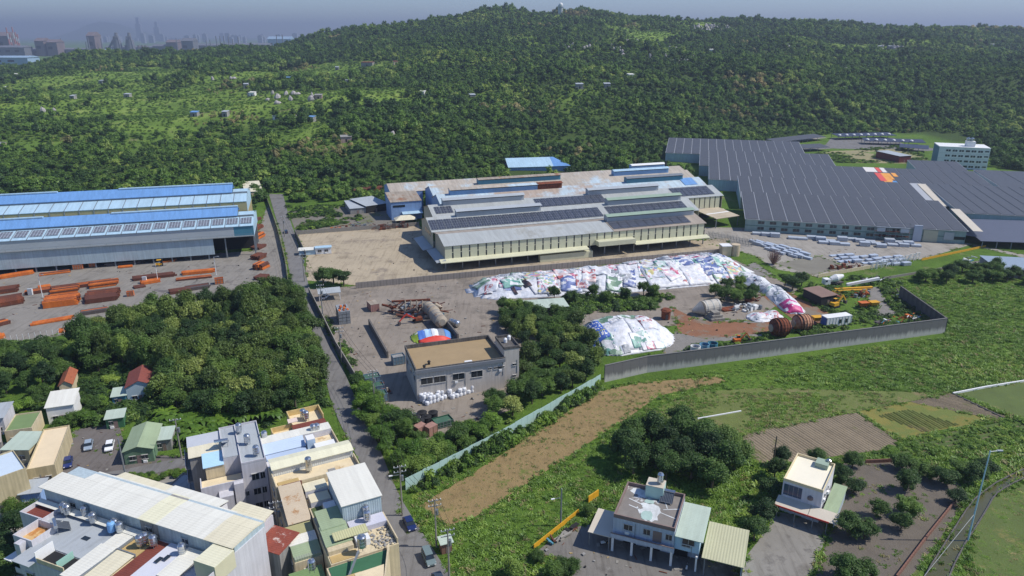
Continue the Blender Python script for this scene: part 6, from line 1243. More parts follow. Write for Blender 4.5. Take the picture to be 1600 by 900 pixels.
def grove(poly, d, kinds, r, h, label, group, seed, name='tree', stem=.25):
    rg = random.Random(seed); q = poisson(poly, d, seed=seed)
    for x, y in q: tree_at(x, y, rg.uniform(*r), rg.uniform(*h), rg.choice(kinds), label, group, name, stem=stem)
    return len(q)
N1 = grove([(118, 545), (165, 524), (205, 510), (262, 502), (330, 493), (400, 476), (440, 461), (462, 470), (478, 505), (492, 545), (500, 600), (494, 626), (450, 648), (400, 655), (330, 655), (280, 650), (256, 628), (245, 590), (196, 575), (150, 585), (128, 560)], 4.0, ['bamboo', 'bamboo', 'mid', 'dark'], (2.8, 4.6), (6.5, 11), 'leafy tree in the dense wood between steel yard and townhouses', 'trees of the dense wood', 31)
N2 = grove([(-60, 600), (-60, 562), (60, 556), (125, 560), (128, 590), (80, 606), (20, 618)], 4.8, ['dark', 'mid', 'dark'], (2.6, 4.0), (5, 8), 'dark leafy tree at the left edge above the white roofed shed', 'trees at the left edge', 32)
N3 = grove([(782, 486), (838, 494), (900, 506), (915, 535), (945, 568), (930, 588), (880, 612), (830, 634), (800, 655), (772, 654), (768, 632), (815, 610), (822, 575), (815, 545), (790, 522)], 4.1, ['dark', 'mid', 'bamboo'], (2.4, 3.8), (4.5, 7.5), 'leafy tree in the belt between grey office and tarpaulin mound', 'trees beside the office', 33)
N4 = grove([(560, 606), (592, 640), (640, 678), (640, 698), (705, 700), (745, 668), (782, 668), (722, 712), (640, 750), (618, 735), (592, 690), (566, 650)], 2.9, ['bright', 'bright', 'mid'], (2.0, 3.6), (3, 6), 'bright green bushy tree between the road and the mint fence', 'bright trees by the mint fence', 34)
N5 = grove([(972, 712), (1010, 690), (1060, 680), (1115, 700), (1150, 725), (1150, 752), (1110, 765), (1040, 752), (985, 748)], 4.6, ['dark'], (3.2, 4.8), (6, 9.5), 'dark dense tree in the clump behind the two-storey white house', 'dark clump behind the house', 35)
N6 = grove([(1120, 458), (1150, 450), (1180, 462), (1188, 476), (1150, 476), (1112, 468)], 4.6, ['dark', 'mid'], (2.4, 3.6), (4, 6.5), 'dark tree inside the curve of the tarpaulin heap', 'trees inside the tarp curve', 36)
N7 = grove([(1440, 432), (1500, 424), (1560, 428), (1620, 438), (1620, 448), (1540, 440), (1460, 446), (1430, 440)], 5.0, ['dark', 'mid'], (2.4, 4), (4, 7), 'dark tree along the far edge of the right meadow', 'trees along the far meadow edge', 37)
for k, (x, y) in enumerate(((866, 455), (892, 462), (925, 452), (948, 462), (978, 456), (1006, 448), (1020, 452))): tree_px(x, y, 2.5, 6.0, 'mid', ['slim tree at the left of the row before the long heap', 'second slim tree before the long heap', 'third slim tree before the long heap', 'middle slim tree before the long heap', 'fifth slim tree before the long heap', 'sixth slim tree before the long heap', 'rightmost slim tree before the long heap'][k], 'slim trees before the long heap', stem=.22)
for dx, dy, r in ((0, 0, 4.6), (-16, 4, 3.8), (16, 3, 4.0)): tree_px(520 + dx, 428 + dy, r, 7.5, 'dark', 'dark spreading tree of the group beside the road at the yard gate', 'gate trees')
for k, (x, y, r) in enumerate(((1240, 440, 4.0), (1254, 434, 3.4), (1228, 434, 3.0))): tree_px(x, y, r, 6, 'dark', 'bushy dark tree of the trio at the corner of the fenced slab', 'trees at the slab corner')
OR = [(1334, 718, 2.2, 'right of the cream roofed house, farthest'), (1317, 742, 2.4, 'touching the green side roof'), (1336, 756, 2.3, 'just below the green side roof'), (1411, 722, 2.3, 'at the top of the orchard by the brick wall'), (1434, 729, 2.2, 'second from the brick wall at the top'), (1416, 750, 2.7, 'upper middle of the bare soil'), (1422, 787, 2.6, 'centre of the bare soil'), (1410, 816, 2.1, 'small round one in the centre'), (1373, 793, 2.0, 'left of centre on the bare soil'), (1328, 818, 2.8, 'largest beside the awning'), (1353, 826, 2.5, 'beside the drive, second'), (1322, 886, 2.8, 'at the bottom edge beside the drive'), (1345, 890, 2.6, 'at the bottom edge, right one'), (1482, 742, 2.8, 'dark one near the channel top'), (1506, 729, 2.6, 'darkest of the channel group'), (1523, 737, 2.6, 'third of the channel group'), (1545, 728, 2.5, 'outermost of the channel group'), (1494, 772, 2.2, 'low one above the brick wall end'), (1455, 735, 2.0, 'between brick wall and channel group'), (1277, 714, 2.3, 'behind the cream roofed house')]
for x, y, r, lab in OR: tree_px(x, y, r * 1.12, r * 1.75, 'dark' if x > 1470 or x < 1340 else 'mid', 'orchard tree, ' + lab, 'orchard trees', 'orchard_tree', stem=.16)
for k, (x, y, r, h) in enumerate(((1212, 728, 2.6, 6), (1205, 762, 2.8, 6), (1192, 798, 3.0, 6), (1180, 826, 2.8, 5), (1222, 712, 2.2, 5))): tree_px(x, y, r, h, 'dark', ['second', 'third', 'fourth', 'nearest', 'farthest'][k] + ' dark tree in the line left of the cream roofed house', 'dark line beside the cream roofed house')
for k, (x, y, r) in enumerate(((872, 884, 2.2), (890, 880, 2.0), (800, 890, 2.4), (838, 868, 1.6), (918, 796, 1.5), (862, 892, 2.2))): tree_px(x, y, r, r * 1.5, 'mid', ['first', 'second', 'darker', 'small', 'tiny', 'lowest'][k] + ' shrub near the yellow wall and forecourt', 'shrubs near the yellow wall', 'shrub', stem=.05)
for k, (x, y, r, kd) in enumerate(((20, 820, 3.2, 'dark'), (8, 850, 3.4, 'dark'), (40, 800, 2.8, 'mid'), (-6, 880, 3.5, 'dark'), (20, 795, 2.4, 'mid'), (12, 890, 3.0, 'mid'))): tree_px(x, y, r, r * 1.7, kd, ['upper', 'large', 'light', 'leftmost', 'topmost', 'lowest'][k] + ' tree in the clump at the left of the townhouse row', 'clump left of the townhouse row')
for k, (x, y, r) in enumerate(((92, 662, 2.4), (110, 655, 2.4), (128, 650, 2.6), (140, 645, 2.4), (150, 632, 2.6), (160, 628, 2.4), (40, 628, 2.6), (55, 622, 2.2), (25, 632, 2.4), (84, 668, 1.8), (60, 608, 2.8), (170, 590, 2.6), (105, 634, 1.8), (134, 624, 2.2))): tree_px(x, y, r, r * 1.4, ('bright', 'mid', 'bright')[k % 3], 'bushy green shrub around the white roofed shed and car park', 'shrubs around the white shed', 'shrub', stem=.05)
for k in range(16): tree_px(206 + k * 6 + random.uniform(-2, 2), 745 - k * .6 + random.uniform(-5, 4), 1.0, 1.3, ('mid', 'bright')[k % 2], 'small garden shrub in the plot behind the white roofs', 'garden plot shrubs', 'shrub', stem=.05)
# banana clumps at the wood edge
BANANA = MB(); rgb = random.Random(5)
for i in range(13):
    a = rgb.uniform(0, 6.28); L = rgb.uniform(.7, 1.1); w = .13; pr = None; dx, dy = math.cos(a), math.sin(a); ox, oy = rgb.uniform(-.15, .15), rgb.uniform(-.15, .15)
    P = [(ox + dx * L * t * .9, oy + dy * L * t * .9, .5 + .75 * t - .95 * t * t * L) for t in (0, .25, .5, .75, 1)]; W_ = (.04, w, w * 1.1, w * .8, .01)
    for j in range(4):
        a0, a1 = P[j], P[j + 1]; BANANA.poly([(a0[0] - dy * W_[j], a0[1] + dx * W_[j], a0[2]), (a0[0] + dy * W_[j], a0[1] - dx * W_[j], a0[2]), (a1[0] + dy * W_[j + 1], a1[1] - dx * W_[j + 1], a1[2]), (a1[0] - dy * W_[j + 1], a1[1] + dx * W_[j + 1], a1[2])])
BAN = BANANA.mesh('leaf_fan', LEAF_BRIGHT); STEM = MB().cyl((0, 0, 0), (0, 0, .55), .06, .045, 7).mesh('stem', LEAF_BAMBOO)
for x, y in poisson([(252, 650), (330, 655), (398, 652), (430, 655), (380, 662), (318, 690), (268, 690), (248, 668)], 2.0, seed=8):
    s = random.uniform(2.6, 4.0); T = thing('banana_plant', 'banana plant with broad arching leaves at the wood edge above the grey house', 'banana plant', (x, y, 0), random.uniform(0, 6), 'banana plants', s); ob('leaf_fan', BAN, T); ob('stem', STEM, T)
# ---------------------------------------------------------------- uncounted ground cover: weeds, grass clumps and brush
def tuft_mesh(name, m, seed, n, r, h, wid):
    rg = random.Random(seed); mb = MB()
    for i in range(n):
        a, b = rg.uniform(0, 6.28), rg.uniform(0, 6.28); d = rg.uniform(0, r); l = rg.uniform(.5, 1) * h; x, y = d * math.cos(a), d * math.sin(a); k = rg.uniform(.5, 1.6) * l
        ux, uy = -math.sin(b) * wid, math.cos(b) * wid; tx, ty = x + math.cos(b) * k, y + math.sin(b) * k
        mb.poly([(x - ux, y - uy, 0), (x + ux, y + uy, 0), (tx + ux * .7, ty + uy * .7, l), (tx - ux * .7, ty - uy * .7, l)])
    return mb.mesh(name, m)
TUFTS = [tuft_mesh('tuft0', LEAF_GRASS, 1, 26, .6, .32, .07), tuft_mesh('tuft1', LEAF_GRASS, 2, 26, .65, .3, .08), tuft_mesh('tuft2', LEAF_BRIGHT, 3, 24, .55, .5, .09), tuft_mesh('tuft3', LEAF_DRY, 4, 22, .6, .35, .06)]
BRUSH = [crown_mesh('brush0', LEAF_MID, 201, 130, .34, 5, .7, core=False), crown_mesh('brush1', LEAF_BRIGHT, 202, 130, .34, 5, .6, core=False), crown_mesh('brush2', LEAF_DARK, 203, 130, .34, 5, .7, core=False)]
P_TUFT = proto_set('p_tuft', TUFTS + BRUSH)
HOUSES = [flocal(F5, [(-5, -3), (w5 + 13, -3), (w5 + 13, d5 + 1), (-5, d5 + 1)]), flocal(F6, [(-1, -3.5), (w6 + 3.5, -3.5), (w6 + 3.5, d6 + .5), (-1, d6 + .5)]), flocal(FO, [(-1, -1), (ow + 6, -1), (ow + 6, od + 1), (-1, od + 1)]), flocal(F2, [(0, -2), (WR, -2), (WR, 60), (0, 60)])]
def free(x, y, extra=()):
    k = np.ones(len(x), bool)
    for q in PLOTS + HOUSES + list(extra): k &= ~inpoly(x, y, q)
    return k
def cover(name, poly, n, idx, s, hs, label, seed, avoid=True, clump=.02, thr=-1.):
    rg = np.random.default_rng(seed); w = wpoly(poly); xs = np.array([p[0] for p in w]); ys = np.array([p[1] for p in w])
    x = rg.uniform(xs.min(), xs.max(), n); y = rg.uniform(ys.min(), ys.max(), n); k = inpoly(x, y, w)
    if avoid: k &= free(x, y)
    x, y = x[k], y[k]; f = nz2(x, y, clump, seed) + .5 * nz2(x, y, clump * 4, seed + 2); k = f + rg.uniform(-.25, .25, len(x)) > thr; x, y, f = x[k], y[k], f[k]
    sc = rg.uniform(*s, len(x)) * np.clip(1 + f, .5, 1.7); h = sc * rg.uniform(*hs, len(x))
    interp_scatter(name, np.stack([x, y, np.full(len(x), .02)], 1), np.stack([sc, sc, h], 1), rg.uniform(0, 6.28, len(x)), rg.choice(idx, len(x)), P_TUFT, label); return len(x)
NC = [cover('heap_front_brush', [(800, 478), (860, 466), (1020, 462), (1140, 470), (1060, 480), (900, 492), (840, 496)], 2600, [4, 5, 6], (.7, 1.6), (.7, 1.2), 'brush and weeds in front of the long tarpaulin heap', 54, False, .06, -.05),
      cover('meadow_weeds', [(640, 960), (640, 760), (790, 690), (940, 604), (1480, 526), (1404, 462), (1380, 440), (1560, 408), (1700, 405), (1900, 960)], 70000, [0, 0, 0, 0, 1, 1, 1, 2, 1, 0, 3], (.7, 1.3), (.5, .9), 'low green weeds and grass of the open meadow', 41),
      cover('tall_meadow_brush', [(945, 602), (1200, 562), (1478, 524), (1440, 480), (1640, 450), (1680, 590), (1490, 612), (1300, 606), (1120, 590), (1010, 600)], 14000, [2, 0, 0, 0], (.8, 1.3), (.5, .8), 'taller green brush below the streaked concrete wall', 42, clump=.05, thr=-.05),
      cover('strip_stubble', [(660, 788), (850, 666), (938, 612), (1128, 589), (1030, 618), (900, 703), (735, 810)], 4200, [3, 3, 3, 3, 0], (.4, 1.0), (.5, .9), 'dry stubble on the mown strip', 43, False),
      cover('rough_meadow_tufts', [(1022, 640), (1090, 613), (1490, 614), (1330, 645), (1140, 685), (1060, 685)], 6000, [0, 1, 3, 0], (.5, 1.0), (.5, .9), 'olive tufts of the rough meadow', 44, False, .08, -.1),
      cover('scrapyard_brush', [(1030, 478), (1060, 462), (1130, 470), (1205, 475), (1190, 490), (1250, 470), (1262, 440), (1330, 432), (1400, 440), (1478, 498), (1470, 515), (1200, 548), (1060, 570), (990, 572), (1010, 552), (1100, 535), (1200, 528), (1285, 508), (1180, 430), (1270, 430)], 9000, [4, 5, 6, 2], (.6, 1.6), (.6, 1.0), 'brush and weeds overgrowing the scrap yard', 45, True, .07, -.12),
      cover('fence_vines', [(640, 764), (790, 686), (940, 600), (948, 608), (800, 696), (650, 776)], 4200, [4, 5, 5, 6], (.7, 1.7), (1.0, 1.9), 'vines and brush along the mint fence', 46, False, .1, -.1),
      cover('rear_yard_brush', [(446, 322), (560, 318), (566, 345), (470, 362), (454, 345)], 2600, [4, 5, 6], (.8, 1.9), (.5, .9), 'weeds spreading over the rear yard', 47, False, .08, 0.),
      cover('verge_brush', [(430, 350), (446, 400), (452, 450), (462, 452), (448, 410), (436, 350), (418, 306), (412, 306)], 900, [4, 5], (.5, 1.1), (.5, 1.0), 'grass along the mossy boundary wall', 48, False, .2, -.2),
      cover('roadside_brush', [(505, 500), (560, 600), (600, 665), (612, 660), (570, 590), (530, 520), (512, 494)], 1500, [4, 5, 6], (.7, 1.4), (.7, 1.2), 'brush along the inside of the road wall', 49, False, .15, -.25),
      cover('wood_floor_brush', [(-80, 600), (-80, 545), (130, 524), (250, 490), (440, 458), (500, 560), (512, 640), (445, 660), (300, 712), (200, 660), (110, 668), (60, 640), (-60, 640)], 14000, [4, 6, 6, 1], (.8, 1.8), (.5, .9), 'undergrowth on the floor of the wood and between houses', 50, True, .06, -.25),
      cover('yard_edge_brush', [(700, 690), (770, 655), (800, 660), (735, 705), (650, 740), (640, 700)], 1500, [4, 5], (.7, 1.4), (.6, 1.0), 'brush at the back of the office yard', 51, False, .1, -.2),
      cover('orchard_weeds', [(1318, 724), (1470, 730), (1512, 776), (1405, 925), (1268, 925)], 900, [0, 1, 3], (.4, .9), (.4, .8), 'sparse weeds on the orchard soil', 52, False, .2, .15),
      cover('vegetable_tufts', VEG, 5200, [0, 2, 5], (.5, .9), (.5, 1.0), 'leafy crop growing on the vegetable rows', 55, False, .3, -.2),
      cover('pond_weeds', [(1524, 820), (1555, 775), (1585, 758), (1700, 752), (1700, 950), (1560, 950), (1515, 868)], 5000, [0, 1, 3], (.3, .7), (.2, .4), 'floating weed on the pond', 56, False, .15, -.1),
      cover('clearing_weeds', [(1262, 242), (1300, 236), (1420, 226), (1450, 250), (1435, 256), (1310, 254)], 2500, [4, 5], (.8, 2.0), (.4, .7), 'grass and weeds of the clearing at the hill foot', 53, False, .03, .05)]
# ragged weeds along the edges of plots, tracks and yards
ex, ey = [], []
for q in PLOTS:
    for (x0, y0), (x1, y1) in zip(q, q[1:] + q[:1]):
        L = math.hypot(x1 - x0, y1 - y0)
        if L > 400 or min(y0, y1) > 330: continue
        for k in range(int(L * 1.3)): t = random.random(); ex.append(x0 + (x1 - x0) * t + random.gauss(0, .55)); ey.append(y0 + (y1 - y0) * t + random.gauss(0, .55))
ex, ey = np.array(ex), np.array(ey); kk = nz2(ex, ey, .09, 5.) + RNG.uniform(-.2, .2, len(ex)) > -.12; road_poly = [tuple(p) for p in RA + RB[::-1]]; kk &= ~inpoly(ex, ey, wpoly([(672, 790), (850, 676), (938, 618), (1100, 594), (1020, 614), (900, 695), (735, 804)])); kk &= ~inpoly(ex, ey, road_poly) | (RNG.random(len(ex)) < .1)
vg = wpoly([(-250, 700), (60, 690), (310, 740), (420, 760), (620, 800), (700, 960), (-250, 960)]); kk &= ~inpoly(ex, ey, vg); ex, ey = ex[kk], ey[kk]; es = RNG.uniform(.5, 1.2, len(ex))
interp_scatter('edge_weeds', np.stack([ex, ey, np.full(len(ex), .05)], 1), np.stack([es, es, es * RNG.uniform(.5, 1, len(ex))], 1), RNG.uniform(0, 6.28, len(ex)), RNG.choice([0, 0, 1, 2, 3], len(ex)), P_TUFT, 'ragged weeds along tracks, walls and field edges')
print('cover', NC, 'trees', NTREE)

# loose litter and offcuts on the yards
lit = [MB().box(-.4, .4, -.15, .15, 0, .12).mesh('l0', M_TANR), MB().box(-.3, .3, -.3, .3, 0, .25).mesh('l1', M_GREYW), MB().box(-.5, .5, -.3, .3, 0, .06).mesh('l2', M_CONC), MB().box(-.7, .7, -.08, .08, 0, .1).mesh('l3', M_RUST), MB().box(-.25, .25, -.2, .2, 0, .3).mesh('l4', M_BLACK)]
lx, ly = [], []
for poly, n in (([(500, 500), (560, 455), (760, 435), (800, 470), (780, 520), (640, 560), (560, 580)], 380), ([(620, 640), (760, 610), (800, 640), (660, 690)], 160), ([(470, 375), (640, 360), (690, 420), (560, 440), (480, 432)], 140), ([(0, 440), (400, 405), (440, 440), (300, 470), (0, 510)], 420), ([(455, 330), (600, 322), (640, 350), (470, 362)], 260), ([(1030, 500), (1250, 470), (1460, 480), (1460, 508), (1060, 545)], 420), ([(850, 862), (930, 828), (1150, 882), (1140, 900), (880, 900)], 90), ([(1110, 372), (1200, 380), (1500, 390), (1290, 425)], 160), ([(90, 735), (115, 675), (185, 662), (205, 715), (300, 714), (300, 745)], 60)):
    w = wpoly(poly); q = RNG.uniform([min(p[0] for p in w), min(p[1] for p in w)], [max(p[0] for p in w), max(p[1] for p in w)], (n // 2, 2)); k = inpoly(q[:, 0], q[:, 1], w); lx += list(q[k, 0]); ly += list(q[k, 1])
ls = RNG.uniform(.3, 1.0, len(lx)); interp_scatter('yard_litter', np.stack([lx, ly, np.full(len(lx), .1)], 1), np.stack([ls, ls, ls], 1), RNG.uniform(0, 6.28, len(lx)), RNG.integers(0, 5, len(lx)), proto_set('p_litter', lit), 'loose boards, offcuts and litter lying about the yards')
# ---------------------------------------------------------------- vehicles
def car(px, py, rz, col, label, van=False, grp=None, world=None):
    p = world or G(px, py); T = thing('van' if van else 'car', label, 'van' if van else 'car', p, rz, grp)
    m = mat('car_paint_%d_%d_%d' % col, C(*col), .25, .05, spec=.7); W = .86; H = 1.05 if not van else 1.2
    prof = [(-2.15, .35), (2.15, .35), (2.2, .62), (2.1, .8), (1.25, .95), (-1.5, 1.0), (-2.1, .92), (-2.2, .6)] if not van else [(-2.1, .4), (2.1, .4), (2.15, .8), (1.9, 1.05), (1.2, 1.15), (-2.05, 1.2), (-2.15, .8)]
    k = len(prof); mb = MB(); mb.v = [(x, -W, z) for x, z in prof] + [(x, W, z) for x, z in prof]; mb.f = [tuple(range(k)), tuple(range(2 * k - 1, k - 1, -1))] + [((i + 1) % k, i, i + k, (i + 1) % k + k) for i in range(k)]
    b = mb.build('body', m, T); bv = b.modifiers.new('soft', 'BEVEL'); bv.width = .07; bv.segments = 2
    z0 = .98 if not van else 1.17; cb = [(-1.75, z0), (1.1, z0), (.45, 1.42), (-1.25, 1.44)] if not van else [(-2.05, z0), (1.15, z0), (.6, 1.8), (-1.95, 1.82)]
    z1 = cb[2][1]; g = MB().hexa([(cb[0][0], -W * .94, z0), (cb[1][0], -W * .94, z0), (cb[1][0], W * .94, z0), (cb[0][0], W * .94, z0)], [(cb[3][0], -W * .76, z1), (cb[2][0], -W * .76, z1), (cb[2][0], W * .76, z1), (cb[3][0], W * .76, z1)]).build('windows', M_GLASS, T)
    MB().box(cb[3][0] - .05, cb[2][0] + .1, -W * .78, W * .78, z1 + .003, z1 + .06).build('roof', m, T)
    for s in (-1, 1):
        for a in (-.55, .5): MB().bar((a + cb[3][0] * .35, s * W * .93, z0), (a + cb[3][0] * .3, s * W * .78, z1), .08).build('pillar', m, T)
        for x in (-1.35, 1.35): wheel(T, x, s * (W - .08), .32, .22)
        MB().box(2.1, 2.2, s * .62 - .16, s * .62 + .16, .62, .76).build('headlight', M_WHITE, T); MB().box(-2.2, -2.12, s * .62 - .16, s * .62 + .16, .66, .82).build('tail_light', mat('tail_red', C(170, 30, 30), .3, .05), T)
    return T
def road_dir(px0, py0, px1, py1): d = G(px1, py1) - G(px0, py0); return math.atan2(d.y, d.x)
car(172, 700, road_dir(174, 692, 169, 712), (236, 238, 240), 'white saloon car in the car park beside the grey house row'); car(139, 699, road_dir(140, 690, 137, 708), (150, 164, 178), 'silver car next to the white one in the car park'); car(107, 726, road_dir(108, 714, 105, 738), (36, 52, 110), 'dark blue car beside the beige flat roofed house')
car(640, 822, road_dir(633, 808, 648, 838), (30, 44, 92), 'navy car parked at the road edge by the utility pole'); car(670, 876, road_dir(662, 856, 680, 896), (112, 128, 128), 'grey van driving up the road near the bottom edge', van=True); car(687, 912, road_dir(676, 890, 696, 930), (60, 70, 84), 'dark car half cut by the bottom edge on the road')
car(447, 364, road_dir(447, 366, 444, 350), (44, 58, 84), 'small dark blue car far up the straight road'); car(508, 466, road_dir(504, 470, 514, 462), (226, 228, 230), 'white car under the small carport by the gate'); car(21, 742, road_dir(22, 734, 19, 752), (210, 214, 220), 'white car in the narrow gap beside the yellow house')
def scooter(px, py, rz, label):
    T = thing('scooter', label, 'scooter', G(px, py), rz, 'scooters on the forecourt')
    for x in (-.55, .55): MB().cyl((x, -.05, .25), (x, .05, .25), .25, n=10).build('wheel', M_BLACK, T)
    MB().hexa([(-.7, -.15, .3), (.3, -.15, .3), (.3, .15, .3), (-.7, .15, .3)], [(-.7, -.12, .75), (-.05, -.12, .7), (-.05, .12, .7), (-.7, .12, .75)]).build('body', M_WHITE, T); MB().bar((.55, 0, .3), (.35, 0, 1.05), .08).build('fork', M_STEEL, T); MB().bar((.35, -.3, 1.05), (.35, .3, 1.05), .05).build('handlebar', M_BLACK, T)
scooter(944, 850, .3, 'scooter at the left of the two-storey white house forecourt'); scooter(1073, 888, 1.2, 'scooter at the bottom of the two-storey white house forecourt')
# ---------------------------------------------------------------- utility poles and wires
POLES = []
def pole(px, py, h, label, arms=2, m=None, rz=None, lampa=False, grp='utility poles along the road'):
    p = G(px, py); T = thing('utility_pole', label, 'utility pole', p, rz if rz is not None else .3, grp)
    MB().cyl((0, 0, 0), (0, 0, h), .2, .12, 10).build('pole', m or M_CONC, T)
    for k in range(arms):
        z = h - .3 - k * 1.1; a = MB().bar((-1.2, 0, z), (1.2, 0, z), .12).build('crossarm', M_STEEL, T)
        for x in (-1.1, -.4, .4, 1.1): MB().lathe([(.07, 0), (.1, .1), (.05, .3)], (x, 0, z + .06), 6).build('insulator', M_WHITE, a)
    if arms: MB().cyl((.35, .1, h - 3.4), (.35, .1, h - 2.3), .3, n=10).build('transformer', M_STEEL, T)
    if lampa: MB().bar((0, 0, h - 2), (-1.6, -.3, h - 1.7), .08).build('lamp_arm', M_STEEL, T); MB().box(-2.2, -1.5, -.45, -.15, h - 1.78, h - 1.64).build('lamp_head', M_WHITE, T)
    POLES.append((p, h)); return T
pole(629, 806, 11.5, 'utility pole with two crossarms where the road meets the mown strip', lampa=True); pole(682, 855, 10.5, 'utility pole on the verge beside the navy car'); pole(702, 905, 10.5, 'utility pole at the bottom edge beside the road')
pole(586, 640, 11, 'utility pole standing in bushes beside the road wall'); pole(534, 566, 11, 'utility pole beside the road across from the wood'); pole(505, 500, 12.5, 'tall grey utility pole by the carport at the yard gate', 2, M_STEEL); pole(476, 440, 11, 'utility pole beside the concrete yard wall'); pole(445, 370, 10, 'far utility pole on the verge of the straight road', 1)
pole(440, 862, 11, 'utility pole in the back lane between the rows', lampa=True); pole(196, 742, 9, 'thin pole beside the car park lane', 0, M_STEEL); pole(284, 716, 10, 'concrete pole near the garden plot', 1); pole(876, 822, 8.5, 'street lamp pole beside the yellow wall', 0, M_STEEL, lampa=True); pole(1206, 738, 9, 'thin pole beside the brown field', 0, BARK); pole(532, 728, 6, 'dark street lamp beside the roadside row', 0, M_BLACK, lampa=True)
BP = thing('tall_mast', 'tall pale blue mast with guy wires beside the irrigation channel', 'mast', G(1512, 845)); MB().cyl((0, 0, 0), (0, 0, 19.5), .16, .1, 8).build('pole', mat('pale_blue_paint', C(168, 204, 216), .5, .05), BP); MB().bar((0, 0, 19.3), (1.6, .2, 19.4), .1).build('arm', M_WHITE, BP); MB().box(1.4, 2.4, .05, .4, 19.3, 19.5).build('lamp_head', M_GREY, BP)
MB().cyl((0, 0, 6), tuple(G(1440, 905) - G(1512, 845)), .05, n=5).build('guy_wire', M_STEEL, BP)
WI = thing('overhead_wires', 'overhead wires running from pole to pole along the road', 'wires', POLES[0][0])
def wire(a, b, sag=.7):
    mb = MB(); pr = None
    for i in range(9):
        t = i / 8; q = a.lerp(b, t); q.z -= sag * 4 * t * (1 - t); q = q - WI.location
        if pr is not None: mb.cyl(pr, q, .03, n=4)
        pr = q
    mb.build('wire', M_BLACK, WI)
order = [POLES[i] for i in (2, 1, 0, 3, 4, 5, 6, 7)]
for (p, h), (q, g) in zip(order, order[1:]):
    for dx in (-1.1, 0, 1.1): wire(p + Vector((dx, 0, h - .1)), q + Vector((dx, 0, g - .1)))
# ---------------------------------------------------------------- scrap yard left of the office
def drum(name, label, a, b, z, r, m, cat='tank', grp=None, caps=True, band=True):
    A, B = G(*a), G(*b); T = thing(name, label, cat, A, 0, grp); d = B - A; u = d.normalized(); up = Vector((0, 0, z + r))
    n = 20; MB().cyl(up, d + up, r, n=n).build('shell', m, T, smooth=False)
    if band:
        for t in (.12, .5, .88): MB().cyl(d * t - u * .12 + up, d * t + u * .12 + up, r * 1.03, n=n).build('band', M_STEEL, T)
    if caps:
        for q, s in ((Vector(), -1), (d, 1)): MB().cyl(q + up, q + up + u * s * r * .35, r, r * .55, n).build('dished_end', m, T)
    for t in (.2, .8): MB().box(-.5, .5, -.25, .25, 0, r * .5 + z).build('saddle', M_GREYW, T, d * t, math.atan2(d.y, d.x))
    return T
M_TANK = mat('pale_rust_tank', C(170, 158, 140), .8, .15, .5, patch=C(130, 100, 80), pscale=.4, pth=.58)
drum('steel_tank', 'upper of two big pale rusty tanks beside the divider wall', (668, 489), (679, 498), .2, 2.1, M_TANK, grp='big tanks'); drum('steel_tank', 'lower of two big pale rusty tanks beside the divider wall', (680, 502), (690, 513), .2, 2.1, M_TANK, grp='big tanks')
drum('steel_tank', 'small silver tank on the right of the divider wall', (704, 508), (716, 512), .2, 1.1, M_STAINLESS)
SH = thing('scrap_machinery', 'tangled heap of rusty machine frames and pipes left of the two big tanks', 'scrap heap', G(650, 490)); rs = random.Random(4)
for i in range(64):
    a = Vector((rs.uniform(-9, 9), rs.uniform(-4, 4), rs.uniform(0, 2.5))); ang = rs.uniform(0, 6.28); L = rs.uniform(1.5, 6); b = a + Vector((math.cos(ang) * L, math.sin(ang) * L * .6, rs.uniform(-1, 2.2))); b.z = max(.1, b.z)
    m = rs.choice((M_RUST, M_RUST, BRN, M_TANK, M_STEEL, DGR))
    if i % 3: MB().bar(a, b, rs.uniform(.15, .4)).build('girder', m, SH)
    else: MB().cyl(a, b, rs.uniform(.2, .7), n=10).build('pipe', m, SH)
for i in range(10): x, y = rs.uniform(-8, 8), rs.uniform(-3, 3); MB().box(x, x + rs.uniform(.8, 2.4), y, y + rs.uniform(.8, 2), 0, rs.uniform(.6, 2.8)).build('machine_housing', rs.choice((M_RUST, M_TEAL, M_TANK, DGR)), SH)
for k, x in enumerate((-3.5, -1.6, .4, 2.3)): MB().bar((x, -1.5, 0), (x + .2, -1.2, 5.2), .3).build('upright', M_TANK, SH)
MB().bar((-8, -.5, 4.6), (5, .6, 4.9), .6).build('top_beam', M_RUST, SH)
T = thing('blue_drum', 'pale blue open drum in front of the scrap machinery', 'drum', G(637, 495)); MB().lathe([(1.25, 0), (1.3, .1), (1.3, 1.6), (1.2, 1.6), (1.15, .3)], n=16).build('drum', mat('drum_blue', C(110, 160, 190), .6, .15), T); MB().cyl((0, 0, .2), (0, 0, 1.2), 1.1, n=14).build('contents', M_GREYW, T)
def box_thing(name, label, cat, px, py, rz, L, w, h, m, grp=None, top=None, ribs=5):
    T = thing(name, label, cat, G(px, py), rz, grp); MB().box(0, L, 0, w, .1, h).build('container_body', m, T); MB().box(-.04, L + .04, -.04, w + .04, h + .003, h + .12).build('roof', top or m, T)
    for i in range(ribs + 1): MB().box(i * (L - .1) / ribs, i * (L - .1) / ribs + .1, -.08, -.002, .1, h).build('rib', m, T)
    MB().box(L + .002, L + .06, .15, w - .15, .2, h - .1).build('door', m, T); return T
box_thing('shipping_container', 'pinkish rusted container left of the scrap machinery', 'container', 580, 488, .5, 3.0, 4.5, 2.6, mat('pink_rust', C(160, 120, 112), .8, .2, .5), top=M_RUSTR)
CG = thing('cage_stack', 'tall stack of silver mesh cages with rusty top beside the road wall', 'cage stack', G(530, 508), .35)
for i in range(3):
    for j in range(3):
        for k in range(4):
            o = MB().box(i * 1.3, i * 1.3 + 1.2, j * 2.4, j * 2.4 + 2.3, k * 1.15 + .08, k * 1.15 + 1.1).build('cage', MATS.get('cage') or grid_mat('cage', C(150, 156, 160), C(70, 72, 76), .4, .36, .09, .6, axis='XZ'), CG)
